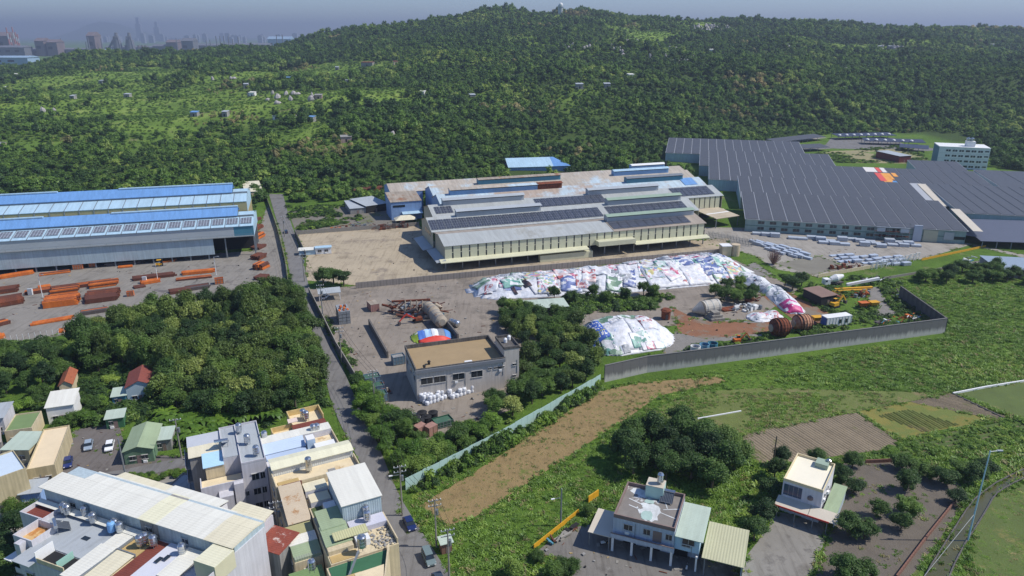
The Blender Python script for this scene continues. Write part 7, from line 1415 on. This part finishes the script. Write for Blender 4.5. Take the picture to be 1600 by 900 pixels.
for k in range(7): MB().box(.3 + k * .45, .9 + k * .45, .4 + (k * 1.7) % 5, 2.2 + (k * 1.7) % 5, 4.62, 4.72 + .1 * (k % 3)).build('rusty_sheet', M_RUST if k % 2 else M_ORANGE, CG)
for k, (x, y, m) in enumerate(((572, 604, M_GRN), (577, 618, M_GRN), (582, 632, M_GRN))): skip(G(x, y), .42, 4.2, 3.0, 2.3, M_BLU, ['farthest', 'middle', 'nearest'][k] + ' of three green-topped skips beside the road wall', M_GRN, grp='green-topped skips')
skip(G(615, 572), .42, 3.6, 2.6, 2.6, M_BLU, 'blue grey skip at the corner of the grey office', M_GREYW); skip(G(632, 664), .1, 4.0, 3.0, 1.6, M_WHITE, 'white framed open skip among bushes below the office', M_GREYW); skip(G(682, 672), .5, 4.6, 3.0, 1.7, mat('dark_green_paint', C(50, 92, 72), .6, .15), 'dark green skip beside black drums below the office', M_GRN)
for k, (x, y) in enumerate(((650, 662), (660, 655), (667, 662), (677, 655), (656, 668))):
    T = thing('black_drum', 'black plastic vat among the skips below the office', 'drum', G(x, y), 0, 'black vats below the office'); MB().lathe([(1.05, 0), (1.15, .2), (1.15, 1.9), (1.25, 2.0), (.4, 2.2)], n=16).build('vat', M_BLACK, T); MB().lathe([(.45, 0), (.45, .12)], (0, 0, 2.2), 10).build('lid', M_DARK, T)
for k, (x, y) in enumerate(((654, 684), (671, 684))): box_thing('rusty_machine', ['left', 'right'][k] + ' of two rusty pink machine boxes among the bushes', 'machine', x, y, .8, 2.6, 2.0, 2.4, mat('pink_machine', C(170, 130, 116), .8, .3, .8), 'rusty machine boxes', ribs=2)
MB2 = thing('dismantled_machine', 'dismantled grey machine with rusty base beside the three skips', 'machine', G(598, 612), .4)
for i in range(22): x, y, z = rs.uniform(-1.6, 1.6), rs.uniform(-2.2, 2.2), rs.uniform(.2, 2.2); MB().box(x, x + rs.uniform(.3, 1.2), y, y + rs.uniform(.3, 1.2), max(0, z - .8), z).build('machine_part', rs.choice((M_TANK, M_CREAMW, M_RUST, DGR)), MB2)
# bulk bags in two rows before the office
BAG = MB().lathe([(.5, 0), (.62, .15), (.68, .55), (.6, 1.0), (.35, 1.12), (.2, 1.15)], n=9).mesh('sack', mat('bag_white', C(222, 224, 228), .6, .1, 1.5, .3, 3)); LOOP = MB().bar((-.3, 0, 1.1), (.3, 0, 1.25), .05).mesh('lifting_loop', mat('bag_blue', C(90, 120, 180), .6, .1))
for (x0, y0, x1, y1, n, rows, lay, lab, grp) in ((664, 634, 698, 622, 6, 3, 2, 'white bulk bag in the stack at the left below the office wall', 'left bag stack'), (704, 624, 752, 608, 8, 3, 2, 'white bulk bag in the larger stack at the right below the office wall', 'right bag stack')):
    A, B = G(x0, y0), G(x1, y1); d = (B - A) / n; nn = Vector((-d.y, d.x, 0)).normalized() * 1.3
    for i in range(n):
        for r in range(rows):
            for k in range(lay):
                if k and random.random() < .25: continue
                T = thing('bulk_bag', lab, 'bulk bag', A + d * (i + .5) + nn * r + Vector((random.uniform(-.1, .1), random.uniform(-.1, .1), k * 1.1)), random.uniform(0, 3), grp); T.scale = (d.length / 1.25,) * 2 + (random.uniform(.9, 1.1),); ob('sack', BAG, T); ob('lifting_loop', LOOP, T)
EX = thing('red_excavator', 'red excavator with bent arm in the middle of the asphalt scrap yard', 'excavator', G(653, 503), 3.6)
for y in (-.9, .9): MB().box(-1.5, 1.5, y - .25, y + .25, .05, .75).build('track', M_BLACK, EX)
MB().box(-1.4, 1.0, -1, 1, .8, 1.7).build('house', M_RUST, EX); MB().box(0, 1.0, -.95, -.1, 1.7, 2.8).build('cab', M_GLASS, EX); M_RED = mat('excavator_red', C(200, 62, 44), .5, .15)
MB().bar((1, .3, 1.5), (4.0, .3, 3.6), .45).build('boom', M_RED, EX); MB().bar((4.0, .3, 3.6), (6.4, .3, 1.4), .35).build('stick', M_RED, EX); MB().box(6.1, 6.9, -.2, .8, .3, 1.3).build('bucket', DGR, EX)
# carport and guard cabin at the gates
T = thing('carport', 'small grey roofed carport by the yard gate', 'carport', G(498, 472), .3); MB().slab([(0, 0, 3), (8, 0, 3), (8, 5, 3.4), (0, 5, 3.4)], .2).build('roof', M_GREYFR, T)
for x, y in ((.3, .3), (7.5, .3), (.3, 4.5), (7.5, 4.5)): MB().box(x, x + .2, y, y + .2, 0, 3).build('post', M_WHITE, T)
T = thing('guard_cabin', 'white guard cabin with blue windows at the corner of the tan yard', 'cabin', G(494, 398), .28); MB().box(0, 6.5, 0, 3, .1, 2.8).build('wall', M_WHITE, T); MB().box(-.3, 6.8, -.3, 3.3, 2.803, 3.0).build('roof', M_PALEB, T); MB().box(-7, -.1, .3, 3.6, .1, 2.2).build('side_wall', M_PALEB, T); MB().slab([(-7.3, 0, 2.3), (-.1, 0, 2.3), (-.1, 4, 2.6), (-7.3, 4, 2.6)], .1).build('side_roof', M_WHITER, T)
for x in (.8, 3.6): win(T, '-n', x, 1.1, 1.6, 1.0, 0)
def scrap_row(p0, p1, n, label, grp=None, mats=(M_RUST, BRN, M_ORANGE), w=3., h=2.2, seed=1):
    A, B = G(*p0), G(*p1); d = B - A; T = thing('scrap_pile', label, 'scrap pile', A, math.atan2(d.y, d.x), grp); rg = random.Random(seed); L = d.length
    for i in range(n):
        x, y = rg.uniform(0, L), rg.uniform(0, w); z = rg.uniform(.2, h); a = rg.uniform(0, 3.14); l = rg.uniform(.8, 3.2)
        (MB().bar((x, y, z), (x + math.cos(a) * l, y + math.sin(a) * l * .5, max(.1, z + rg.uniform(-1, .7))), rg.uniform(.12, .4)) if i % 4 else MB().box(x, x + rg.uniform(.6, 1.8), y, y + rg.uniform(.5, 1.4), .02, z)).build('scrap_piece', rg.choice(mats), T)
scrap_row((514, 362), (546, 360), 22, 'orange painted scrap behind the tan yard', mats=(M_ORANGE, M_RUST), seed=2); scrap_row((546, 361), (580, 357), 40, 'dark red scrap heap behind the tan yard', mats=(BRN, M_RUST, M_STEEL), h=3, seed=3); scrap_row((587, 361), (640, 356), 46, 'long dark scrap heap left of the cream factory gable', mats=(BRN, DGR, M_RUST), h=3, seed=4)
stack((464, 308), (510, 304), 3, 2, [M_RUST, M_ORANGE], 'rusty bars along the top of the rear yard', grp='rusty bars behind the rear yard'); stack((516, 306), (548, 300), 6, 4, [M_RUST, BRN], 'high rusty stack behind the rear yard', grp='rusty bars behind the rear yard'); stack((556, 304), (602, 297), 7, 4, [M_RUST, BRN], 'widest rusty stack beside the blue factory', grp='rusty bars behind the rear yard')
small((547, 326), (572, 324), (573, 312), 3.2, 'open_shed', 'grey open shed at the left of the blue factory', M_GREYW, M_GREY, 'mono', .4, cat='shed', wins=0); small((572, 322), (606, 317), (606, 304), 4.0, 'open_shed', 'longer grey open shed touching the blue factory', M_DARK, M_GREY, 'mono', .5, cat='shed', wins=0)
TT = thing('cream_tent', 'cream canvas tent roof beside the blue factory annex', 'tent', G(618, 350), .3); MB().hexa([(0, 0, 1.6), (11, 0, 1.6), (11, 6, 1.6), (0, 6, 1.6)], [(3, 2.6, 3.4), (8, 2.6, 3.4), (8, 3.4, 3.4), (3, 3.4, 3.4)]).build('canvas', M_CREAMSR, TT)
for x, y in ((.2, .2), (10.6, .2), (.2, 5.6), (10.6, 5.6)): MB().box(x, x + .15, y, y + .15, 0, 1.6).build('post', M_STEEL, TT)
small((383, 300), (410, 298), (408, 284), 5.0, 'cream_cottage', 'cream cottage at the top of the road beside the shed end', M_CREAMW, M_CREAMSR, 'mono', .8)
# ---------------------------------------------------------------- scrap yard on the right
ST = drum('cement_silo', 'pale grey cement silo lying on its side by the concrete blocks', (1096, 492), (1120, 488), .1, 2.4, mat('silo_grey', C(196, 190, 178), .8, .12, .4, streak=.15), 'silo', caps=False); MB().cyl(Vector((0, 0, 2.5)), Vector((-3.4, -.5, 1.6)), 2.4, .5, 18).build('cone', MATS['silo_grey'], ST)
CB = thing('concrete_block_stack', 'stepped stack of pale concrete blocks beside the silo', 'block stack', G(1112, 503), .25)
for k, n in enumerate((4, 3, 2)):
    for i in range(n):
        for j in range(n): MB().box(k * .6 + i * 1.25, k * .6 + i * 1.25 + 1.18, k * .6 + j * 1.25, k * .6 + j * 1.25 + 1.18, k * .9, k * .9 + .86).build('block', M_CONC, CB)
stack((1132, 488), (1160, 484), 2, 1, M_RUST, 'rust beam lying in weeds right of the silo', grp='beams in the right scrap yard')
for k, (x, y, r) in enumerate(((1217, 524, 3.0), (1252, 516, 2.8))):
    p = G(x, y); T = thing('rusty_mixer_drum', ['left', 'right'][k] + ' of two big rusty mixer drums beside the streaked wall', 'mixer drum', p, .25, 'rusty mixer drums'); d = Vector((1, 0, 0)); L = 6.2
    for t0, t1, a, b in ((-.5, -.35, .45, .82), (-.35, 0, .82, 1.0), (0, .3, 1, .9), (.3, .5, .9, .5)): MB().cyl((t0 * L, 0, r * .95), (t1 * L, 0, r * .95), a * r, b * r, 18).build('drum_section', M_RUST if k == 0 else mat('light_rust', C(150, 88, 60), .85, .35, .8, col2=C(190, 150, 120)), T)
    for q in range(5): MB().cyl((-.34 * L + q * 1.0, 0, r * .95), (-.34 * L + q * 1.0 + .12, 0, r * .95), r * (.96, 1.02, 1.03, .99, .95)[q], n=18).build('spiral_band', BRN, T)
    MB().cyl((-.5 * L - .3, 0, r * .95), (-.5 * L, 0, r * .95), r * .4, n=12).build('mouth_ring', M_TANK, T); MB().box(-2, 2, -1.2, 1.2, 0, r * .35).build('cradle', M_RUST, T)
CN = box_thing('white_container', 'white ribbed container inside the streaked concrete wall', 'container', 1291, 512, .28, 9.5, 3.0, 3.2, M_WHITE, ribs=8)
for x in (4.6, 7.0): MB().box(x, x + .9, -.12, -.085, 1.0, 2.4).build('window', M_GLASS, CN)
MB().box(-.09, -.002, .2, 2.8, .3, 3.0).build('blue_end', mat('container_blue', C(60, 100, 170), .6, .1), CN)
def digger(px, py, rz, label, m, s=1.):
    T = thing('excavator', label, 'excavator', G(px, py), rz, None, s)
    for y in (-.9, .9): MB().box(-1.5, 1.5, y - .25, y + .25, .05, .75).build('track', M_BLACK, T)
    MB().box(-1.6, .9, -1, 1, .8, 1.9).build('house', m, T); MB().box(0, 1.1, .1, .95, 1.9, 2.9).build('cab', M_GLASS, T); MB().box(-.05, 1.15, .05, 1.0, 2.903, 3.0).build('cab_roof', m, T)
    MB().bar((1, -.2, 1.6), (3.4, -.2, 4.0), .45).build('boom', m, T); MB().bar((3.4, -.2, 4.0), (5.0, -.2, 1.8), .35).build('stick', m, T); MB().box(4.7, 5.5, -.7, .4, .6, 1.7).build('bucket', DGR, T)
digger(1304, 480, .5, 'yellow excavator standing in weeds behind the white container', M_YELLOW); digger(1152, 536, .2, 'small orange and black loader beside the streaked wall', M_ORANGE, .8)
for k, (x, y, m, lab) in enumerate(((1345, 484, M_ORANGE, 'left orange hopper behind the white container'), (1361, 483, M_YELLOW, 'right orange yellow hopper behind the white container'), (1272, 507, M_YELLOW, 'yellow hopper between mixer drum and white container'))):
    T = thing('hopper', lab, 'hopper', G(x, y), .2, 'yellow and orange hoppers'); MB().hexa([(.6, .6, .9), (2.6, .6, .9), (2.6, 1.8, .9), (.6, 1.8, .9)], [(0, 0, 2.3), (3.4, 0, 2.3), (3.4, 2.4, 2.3), (0, 2.4, 2.3)]).build('funnel', m, T)
    for a, b in ((.6, .6), (2.5, .6), (.6, 1.7), (2.5, 1.7)): MB().box(a, a + .15, b, b + .15, 0, .95).build('leg', M_STEEL, T)
MX = thing('mixer_truck', 'old white concrete mixer truck among scrap below the apron', 'truck', G(1286, 446), .2); MB().box(0, 2.2, -1.2, 1.2, .6, 2.7).build('cab', M_WHITE, MX); MB().box(.1, .9, -1.22, 1.22, 1.7, 2.4).build('cab_windows', M_GLASS, MX); MB().box(2.3, 8, -1, 1, .7, 1.1).build('chassis', DGR, MX); MB().cyl((2.8, 0, 2.2), (5, 0, 2.7), 1.0, 1.5, 14).build('drum', M_WHITE, MX); MB().cyl((5, 0, 2.7), (8, 0, 3.4), 1.5, .6, 14).build('drum', M_WHITE, MX)
for x in (1, 5.2, 6.6):
    for y in (-1, 1): wheel(MX, x, y, .5, .35)
BM = thing('crane_boom', 'long white crane boom lying across yellow girders', 'crane boom', G(1322, 451), .16); MB().bar((0, 0, 1.6), (13, 0, 3.4), .9).build('boom', M_WHITE, BM); MB().bar((-6, -2, .8), (9, -2.4, .9), 1.0, .6).build('girder', M_YELLOW, BM); MB().bar((-8, -3.4, .5), (6, -3.6, .5), .9, .6).build('girder', M_YELLOW, BM)
small((1284, 464), (1308, 460), (1294, 446), 3.6, 'brown_shed', 'brown sheet roofed open shed among the right scrap', M_DARK, mat('brown_sheet', C(138, 112, 100), .75, .2, .3), 'mono', .4, cat='shed', wins=0)
scrap_row((1270, 462), (1320, 474), 40, 'mixed brown scrap around the brown shed', mats=(M_RUST, M_TANK, DGR, M_YELLOW), w=5, h=1.6, seed=11); scrap_row((1390, 462), (1425, 478), 26, 'grey profile bundles beside the return wall', mats=(M_GREY, DGR, M_STEEL), w=5, h=1.2, seed=12); scrap_row((1376, 512), (1462, 498), 50, 'coloured rubbish along the far corner of the streaked wall', mats=(M_RUST, M_WHITE, DGR, M_TEAL, M_ORANGE), w=4, h=1.3, seed=13)
scrap_row((1348, 470), (1366, 462), 24, 'orange machine parts beside the gravel track', mats=(M_ORANGE, M_RUST, M_STEEL), w=4, h=1.8, seed=14); scrap_row((1160, 492), (1190, 484), 40, 'silver metal offcuts behind the small white heap', mats=(M_GREY, M_WHITE, M_STEEL), w=5, h=2, seed=15); scrap_row((1172, 478), (1200, 470), 20, 'brown girder frames in weeds under the dark trees', mats=(M_RUST, BRN), w=5, h=3, seed=16); scrap_row((1305, 425), (1345, 420), 26, 'rust brown beams at the corner of the apron', mats=(M_RUST, BRN), w=4, h=1.8, seed=17); scrap_row((1354, 444), (1392, 440), 26, 'black and white odds along the meadow track', mats=(M_BLACK, M_WHITE, DGR), w=4, h=1.6, seed=18)
scrap_row((862, 856), (912, 822), 22, 'rubbish bags and crates along the yellow wall', mats=(M_CONC, M_BLACK, M_TEAL, BRN), w=.8, h=.6, seed=19)
T = thing('kiosk', 'rusty cylindrical kiosk in weeds near the soil track', 'kiosk', G(1040, 498)); MB().lathe([(1.5, 0), (1.6, 2.8), (1.9, 3.0), (1.2, 3.6)], n=12).build('shell', M_RUST, T); MB().box(-.4, .4, -1.66, -1.5, .1, 1.9).build('door', DGR, T)
for k, (x, y, m) in enumerate(((1086, 551, M_WHITE), (1100, 548, MATS['drum_blue']), (1113, 546, M_TEAL))): T = thing('steel_vat', ['white', 'light blue', 'teal'][k] + ' round vat behind the streaked wall', 'vat', G(x, y), 0, 'vats behind the wall'); MB().lathe([(1.4, 0), (1.5, .1), (1.5, 2.2), (1.35, 2.2), (1.3, .4)], n=14).build('vat', m, T); MB().cyl((0, 0, .3), (0, 0, 1.4), 1.3, n=12).build('contents', M_DARK, T)
small((1050, 671), (1066, 668), (1068, 662), 2.4, 'meadow_hut', 'tiny pale roofed hut at the edge of the dark clump', M_GREENR, M_GREENR2, 'mono', .3, cat='hut', wins=0); small((690, 850), (706, 846), (708, 836), 2.4, 'brick_hut', 'tiny brick hut with pale roof on the road verge', M_BRICK, M_GREENR2, 'mono', .3, cat='hut', wins=0)
small((805, 484), (888, 478), (890, 466), 3.4, 'low_green_shed', 'long low shed with pale green roof before the long heap', M_DARK, M_GREENR2, 'mono', .3, cat='shed', wins=0)
small((1560, 420), (1640, 424), (1640, 406), 3.5, 'blue_grey_shed', 'blue grey roofed shed at the right edge above the meadow', M_GREYW, mat('blue_grey_roof', C(140, 156, 172), .6, .1), 'mono', .4, cat='shed', wins=0); scrap_row((1520, 418), (1570, 415), 50, 'pale rubbish yard left of the blue grey shed', mats=(M_WHITE, M_GREY, M_TEAL, DGR), w=8, h=1.6, seed=21)
# ---------------------------------------------------------------- parking canopies behind the plant
M_NAVY = mat('navy_canopy', C(58, 64, 84), .5, .1)
for k, (a, b, lab) in enumerate((((1208, 240), (1296, 236), 'dark solar canopy left of the clearing'), ((1310, 219), (1400, 217), 'long navy car park canopy behind the clearing'), ((1350, 226), (1446, 229), 'second navy car park canopy nearer the clearing'), ((1404, 236), (1450, 239), 'short canopy next to the white office block'), ((1215, 228), (1290, 219), 'dark canopy on the rim road above the solar roof'))):
    f = Frame(G(*a), G(*b)); T = thing('parking_canopy', lab, 'canopy', f.o, f.rz, 'parking canopies'); MB().slab([(0, 0, 3.2), (f.w, 0, 3.2), (f.w, 13, 4.4), (0, 13, 4.4)], .25).build('roof', M_NAVY if k in (1, 2, 3) else M_SOLARB, T)
    for i in range(int(f.w / 7)):
        MB().box(i * 7, i * 7 + .3, 1, 1.3, 0, 3.2).build('post', M_STEEL, T); MB().box(i * 7, i * 7 + .3, 12, 12.3, 0, 4.1).build('post', M_STEEL, T)
        if k in (1, 2): MB().lathe([(1.6, 0), (1.2, .7), (.3, 1.1)], (i * 7 + 3, 4, 3.8), 8).build('white_vault', M_WHITE, T)
sheet('rim_road', [(1200, 222), (1300, 209), (1480, 206), (1560, 226), (1560, 231), (1470, 212), (1300, 214), (1210, 227)], .06, M_APRON)
small((1406, 244), (1424, 243), (1422, 234), 5, 'red_walled_hut', 'dark red walled hut beside the clearing', mat('maroon_wall', C(110, 50, 48), .7, .1), M_GREY, 'mono', .5, cat='hut', wins=0)
# ---------------------------------------------------------------- huts, tombs and tower on the hill
def on_hill(px, py):
    best = None
    for y in np.arange(430, 1750, 3.):
        dep = lambda z: y * math.cos(PITCH) + (CAM_H - z) * math.sin(PITCH)
        z0 = 20.
        for _ in range(3): x = (px - 800) / FPX * dep(z0); z0 = float(hill(x, y))
        if pix(x, y, z0)[1] <= py: return Vector((x, y, z0))
    return Vector((x, y, z0))
HUTS = [(305, 182, 'b'), (353, 182, 'g'), (432, 187, 'w'), (468, 190, 'w'), (487, 190, 'b'), (437, 128, 'w'), (449, 127, 'b'), (472, 127, 'g'), (575, 103, 'l'), (618, 101, 'r'), (645, 101, 'w'), (527, 110, 'g'), (660, 149, 'w'), (690, 155, 'w'), (738, 155, 'g'), (541, 222, 'p'), (3, 232, 'p'), (25, 120, 'w'), (12, 140, 'w'), (160, 130, 'g'), (200, 152, 'g'), (115, 155, 'g'), (385, 137, 'g'), (395, 150, 'w'), (545, 130, 'g'), (498, 154, 'p'), (955, 72, 'r'), (1068, 98, 'p'), (1020, 82, 'g'), (985, 76, 'g'), (1110, 82, 'w'), (805, 124, 'w'), (866, 40, 'g'), (985, 122, 'w'), (1318, 111, 'w'), (1375, 76, 'g'), (1390, 77, 'g'), (1550, 73, 'w'), (1556, 73, 'w'), (948, 138, 'g'), (905, 138, 'g')]
HM = {'w': (M_WHITE, M_WHITER), 'g': (M_GREYW, M_GREY), 'b': (M_GREYW, M_BLUER), 'r': (M_CREAMW, M_REDR), 'p': (mat('pink_stone', C(176, 150, 140), .8, .2), M_GREYW), 'l': (M_GREYW, M_REDR)}
ADJ = {'w': 'white', 'g': 'grey', 'b': 'blue roofed', 'r': 'red roofed', 'p': 'pinkish', 'l': 'long red roofed'}
PL = lambda x, y: ('far left' if x < 200 else 'left' if x < 420 else 'centre left' if x < 620 else 'middle' if x < 850 else 'centre right' if x < 1150 else 'right') + (' near the skyline' if y < 90 else ' on the upper slope' if y < 125 else ' on the mid slope' if y < 165 else ' on the lower slope')
seen = {}
for x, y, k in HUTS:
    p = on_hill(x, y); mw, mr = HM[k]; L, w, h = (18, 7, 5) if k == 'l' else (random.uniform(5, 8), random.uniform(4, 6), random.uniform(3.4, 4.6)); lab = '%s hut among scrub at the %s of the hill' % (ADJ[k], PL(x, y).replace(' on', ',').replace(' near', ', near')); seen[lab] = seen.get(lab, 0) + 1
    if seen[lab] > 1: lab = lab.replace('hut', ('second hut', 'third hut', 'fourth hut', 'fifth hut')[min(3, seen[lab] - 2)])
    T = thing('hillside_hut', lab, 'hut', p, random.uniform(-.4, .4), 'huts on the hill'); MB().box(-L / 2, L / 2, -w / 2, w / 2, -2, h).build('wall', mw, T); MB().slab([(-L / 2 - .3, -w / 2 - .4, h + .1), (L / 2 + .3, -w / 2 - .4, h + .1), (L / 2 + .3, w / 2 + .3, h + .9), (-L / 2 - .3, w / 2 + .3, h + .9)], .2).build('roof', mr, T); MB().box(-.6, .6, -w / 2 - .06, -w / 2 - .005, 0, 2.1).build('door', M_DARK, T)
p = on_hill(876, 22); TW = thing('radar_tower', 'white radar tower with round dome on the hilltop', 'tower', p); MB().lathe([(4.6, -6), (4.4, 14)], n=10).build('tower_shaft', M_GREY, TW); MB().box(-5.5, -1, -3, 3, -6, 18).build('stair_wing', M_PALEW, TW); MB().lathe([(5.4, 0), (5.6, 1)], (0, 0, 14), 14).build('platform', M_GREY, TW)
MB().lathe([(3.0, 0), (4.3, 1.6), (4.6, 3.4), (3.9, 5.6), (2.2, 7.2), (.3, 7.8)], (0, 0, 15), 18).build('dome', M_WHITE, TW, smooth=True)
# ---------------------------------------------------------------- steelworks and city far beyond the hill
def far(px, y, z0, ztop_py): x = (px - 800) / FPX * (y * math.cos(PITCH) + CAM_H * math.sin(PITCH)); return Vector((x, y, z0)), ZY(ztop_py, y)
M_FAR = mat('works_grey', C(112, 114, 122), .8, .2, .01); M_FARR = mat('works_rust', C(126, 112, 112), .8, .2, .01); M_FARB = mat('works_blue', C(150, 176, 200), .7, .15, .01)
rf = random.Random(9)
def works_block(px0, px1, y, top, m, label, grp='halls of the far steelworks'):
    a, zt = far(px0, y, 0, top); b, _ = far(px1, y, 0, top); T = thing('works_hall', label, 'factory', a, 0, grp); w = b.x - a.x; MB().box(0, w, 0, 60, 0, zt).build('wall', m, T); MB().hexa([(-2, -2, zt + .01), (w + 2, -2, zt + .01), (w + 2, 62, zt + .01), (-2, 62, zt + .01)], [(-2, 28, zt + zt * .2), (w + 2, 28, zt + zt * .2), (w + 2, 32, zt + zt * .2), (-2, 32, zt + zt * .2)]).build('roof', m, T)
    for i in range(max(1, int(w / 40))): MB().box(i * 40 + 5, i * 40 + 25, -.5, -.05, zt * .5, zt * .7).build('window_band', M_DARK, T)
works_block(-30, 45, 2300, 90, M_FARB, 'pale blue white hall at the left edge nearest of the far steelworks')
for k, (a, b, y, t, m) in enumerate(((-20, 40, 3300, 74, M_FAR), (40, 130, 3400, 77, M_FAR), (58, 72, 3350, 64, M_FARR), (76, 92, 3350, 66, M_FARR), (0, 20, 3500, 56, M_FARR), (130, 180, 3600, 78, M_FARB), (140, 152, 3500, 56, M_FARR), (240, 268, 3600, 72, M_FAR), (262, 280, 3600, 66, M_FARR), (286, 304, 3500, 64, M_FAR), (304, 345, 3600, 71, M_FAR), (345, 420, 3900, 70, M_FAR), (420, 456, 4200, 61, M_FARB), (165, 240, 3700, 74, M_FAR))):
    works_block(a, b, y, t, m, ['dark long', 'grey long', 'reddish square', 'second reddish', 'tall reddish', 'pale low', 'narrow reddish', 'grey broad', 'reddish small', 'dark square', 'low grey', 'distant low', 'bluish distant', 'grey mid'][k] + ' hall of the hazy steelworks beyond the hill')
def stack_far(px, y, top, r, m, label, grp='chimneys of the far steelworks'):
    p, zt = far(px, y, 0, top); T = thing('chimney', label, 'chimney', p, 0, grp); n = 5
    for i in range(n): MB().cyl((0, 0, zt * i / n), (0, 0, zt * (i + 1) / n), r * (1.2 - .1 * i), r * (1.1 - .1 * i), 10).build('chimney_section', m if i % 2 == 0 else (M_GREY if m is MATS.get('faded_red') else m), T)
for k, (x, t) in enumerate(((19, 43), (28, 42), (22, 52), (31, 50), (34, 53), (100, 60), (142, 58), (162, 60), (138, 65), (279, 59), (341, 56), (347, 56), (353, 56), (360, 56), (375, 57), (331, 62), (325, 63), (435, 54), (444, 54), (366, 61))): stack_far(x, 3400 + 40 * (k % 4), t, 3.2 if k < 9 else 2.6, mat('faded_red', C(170, 110, 104), .8, .1) if k < 5 else M_FAR, ['first', 'second', 'third', 'fourth', 'fifth', 'sixth', 'seventh', 'eighth', 'ninth', 'tenth', 'eleventh', 'twelfth', 'thirteenth', 'fourteenth', 'fifteenth', 'sixteenth', 'seventeenth', 'left one of the last pair of', 'right one of the last pair of', 'eighteenth'][k] + ' slender hazy chimney of the far steelworks' if k < 17 or k == 19 else ['left', 'right'][k - 17] + ' chimney of the lone pair right of the far steelworks')
for k, x in enumerate((187, 207)):
    p, zt = far(x, 3450, 0, 51); T = thing('blast_furnace', ['left', 'right'][k] + ' of two dark blast furnace towers of the far steelworks', 'blast furnace', p, 0, 'blast furnaces'); MB().cyl((0, 0, 0), (0, 0, zt * .7), 22, 14, 12).build('furnace', M_FAR, T); MB().cyl((0, 0, zt * .7), (0, 0, zt), 10, 6, 10).build('top', M_FAR, T); MB().bar((-60 + 70 * k, 0, 10), (0, 0, zt * .9), 7).build('conveyor', M_FAR, T)
    for q in range(4): MB().bar((-24 + q * 15, -14, 0), (-10 + q * 6, -8, zt * .85), 4).build('frame', M_FAR, T)
    for q in range(3): MB().cyl((30 + q * 16, 10, 0), (30 + q * 16, 10, zt * .45), 6, n=10).build('stove', M_FARR, T)
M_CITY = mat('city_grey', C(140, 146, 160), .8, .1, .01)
for k, (x, t, w) in enumerate(((220, 27, 7), (248, 34, 7))):
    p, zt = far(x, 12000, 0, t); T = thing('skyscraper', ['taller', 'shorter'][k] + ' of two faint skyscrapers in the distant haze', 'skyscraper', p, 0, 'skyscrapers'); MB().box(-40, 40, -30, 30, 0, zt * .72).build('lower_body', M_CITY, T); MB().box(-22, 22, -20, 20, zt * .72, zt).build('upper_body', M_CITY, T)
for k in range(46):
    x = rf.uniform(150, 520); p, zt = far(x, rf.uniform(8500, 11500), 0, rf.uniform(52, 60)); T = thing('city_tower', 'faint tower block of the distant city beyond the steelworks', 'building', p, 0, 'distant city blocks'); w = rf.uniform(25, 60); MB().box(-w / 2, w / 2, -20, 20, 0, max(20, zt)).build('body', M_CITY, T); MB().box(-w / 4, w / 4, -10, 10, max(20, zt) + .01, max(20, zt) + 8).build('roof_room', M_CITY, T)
mm = MB(); prof = [(70, 60), (95, 48), (118, 38), (140, 33), (165, 36), (190, 44), (225, 56), (250, 60)]; pts = [far(x, 14500, 0, t) for x, t in prof]
for (a, za), (b, zb) in zip(pts, pts[1:]):
    mm.poly([(a.x, a.y, 0), (b.x, b.y, 0), (b.x, b.y + 500, max(1, zb)), (a.x, a.y + 500, max(1, za))]); mm.poly([(b.x, b.y + 1500, 0), (a.x, a.y + 1500, 0), (a.x, a.y + 500, max(1, za)), (b.x, b.y + 500, max(1, zb))])
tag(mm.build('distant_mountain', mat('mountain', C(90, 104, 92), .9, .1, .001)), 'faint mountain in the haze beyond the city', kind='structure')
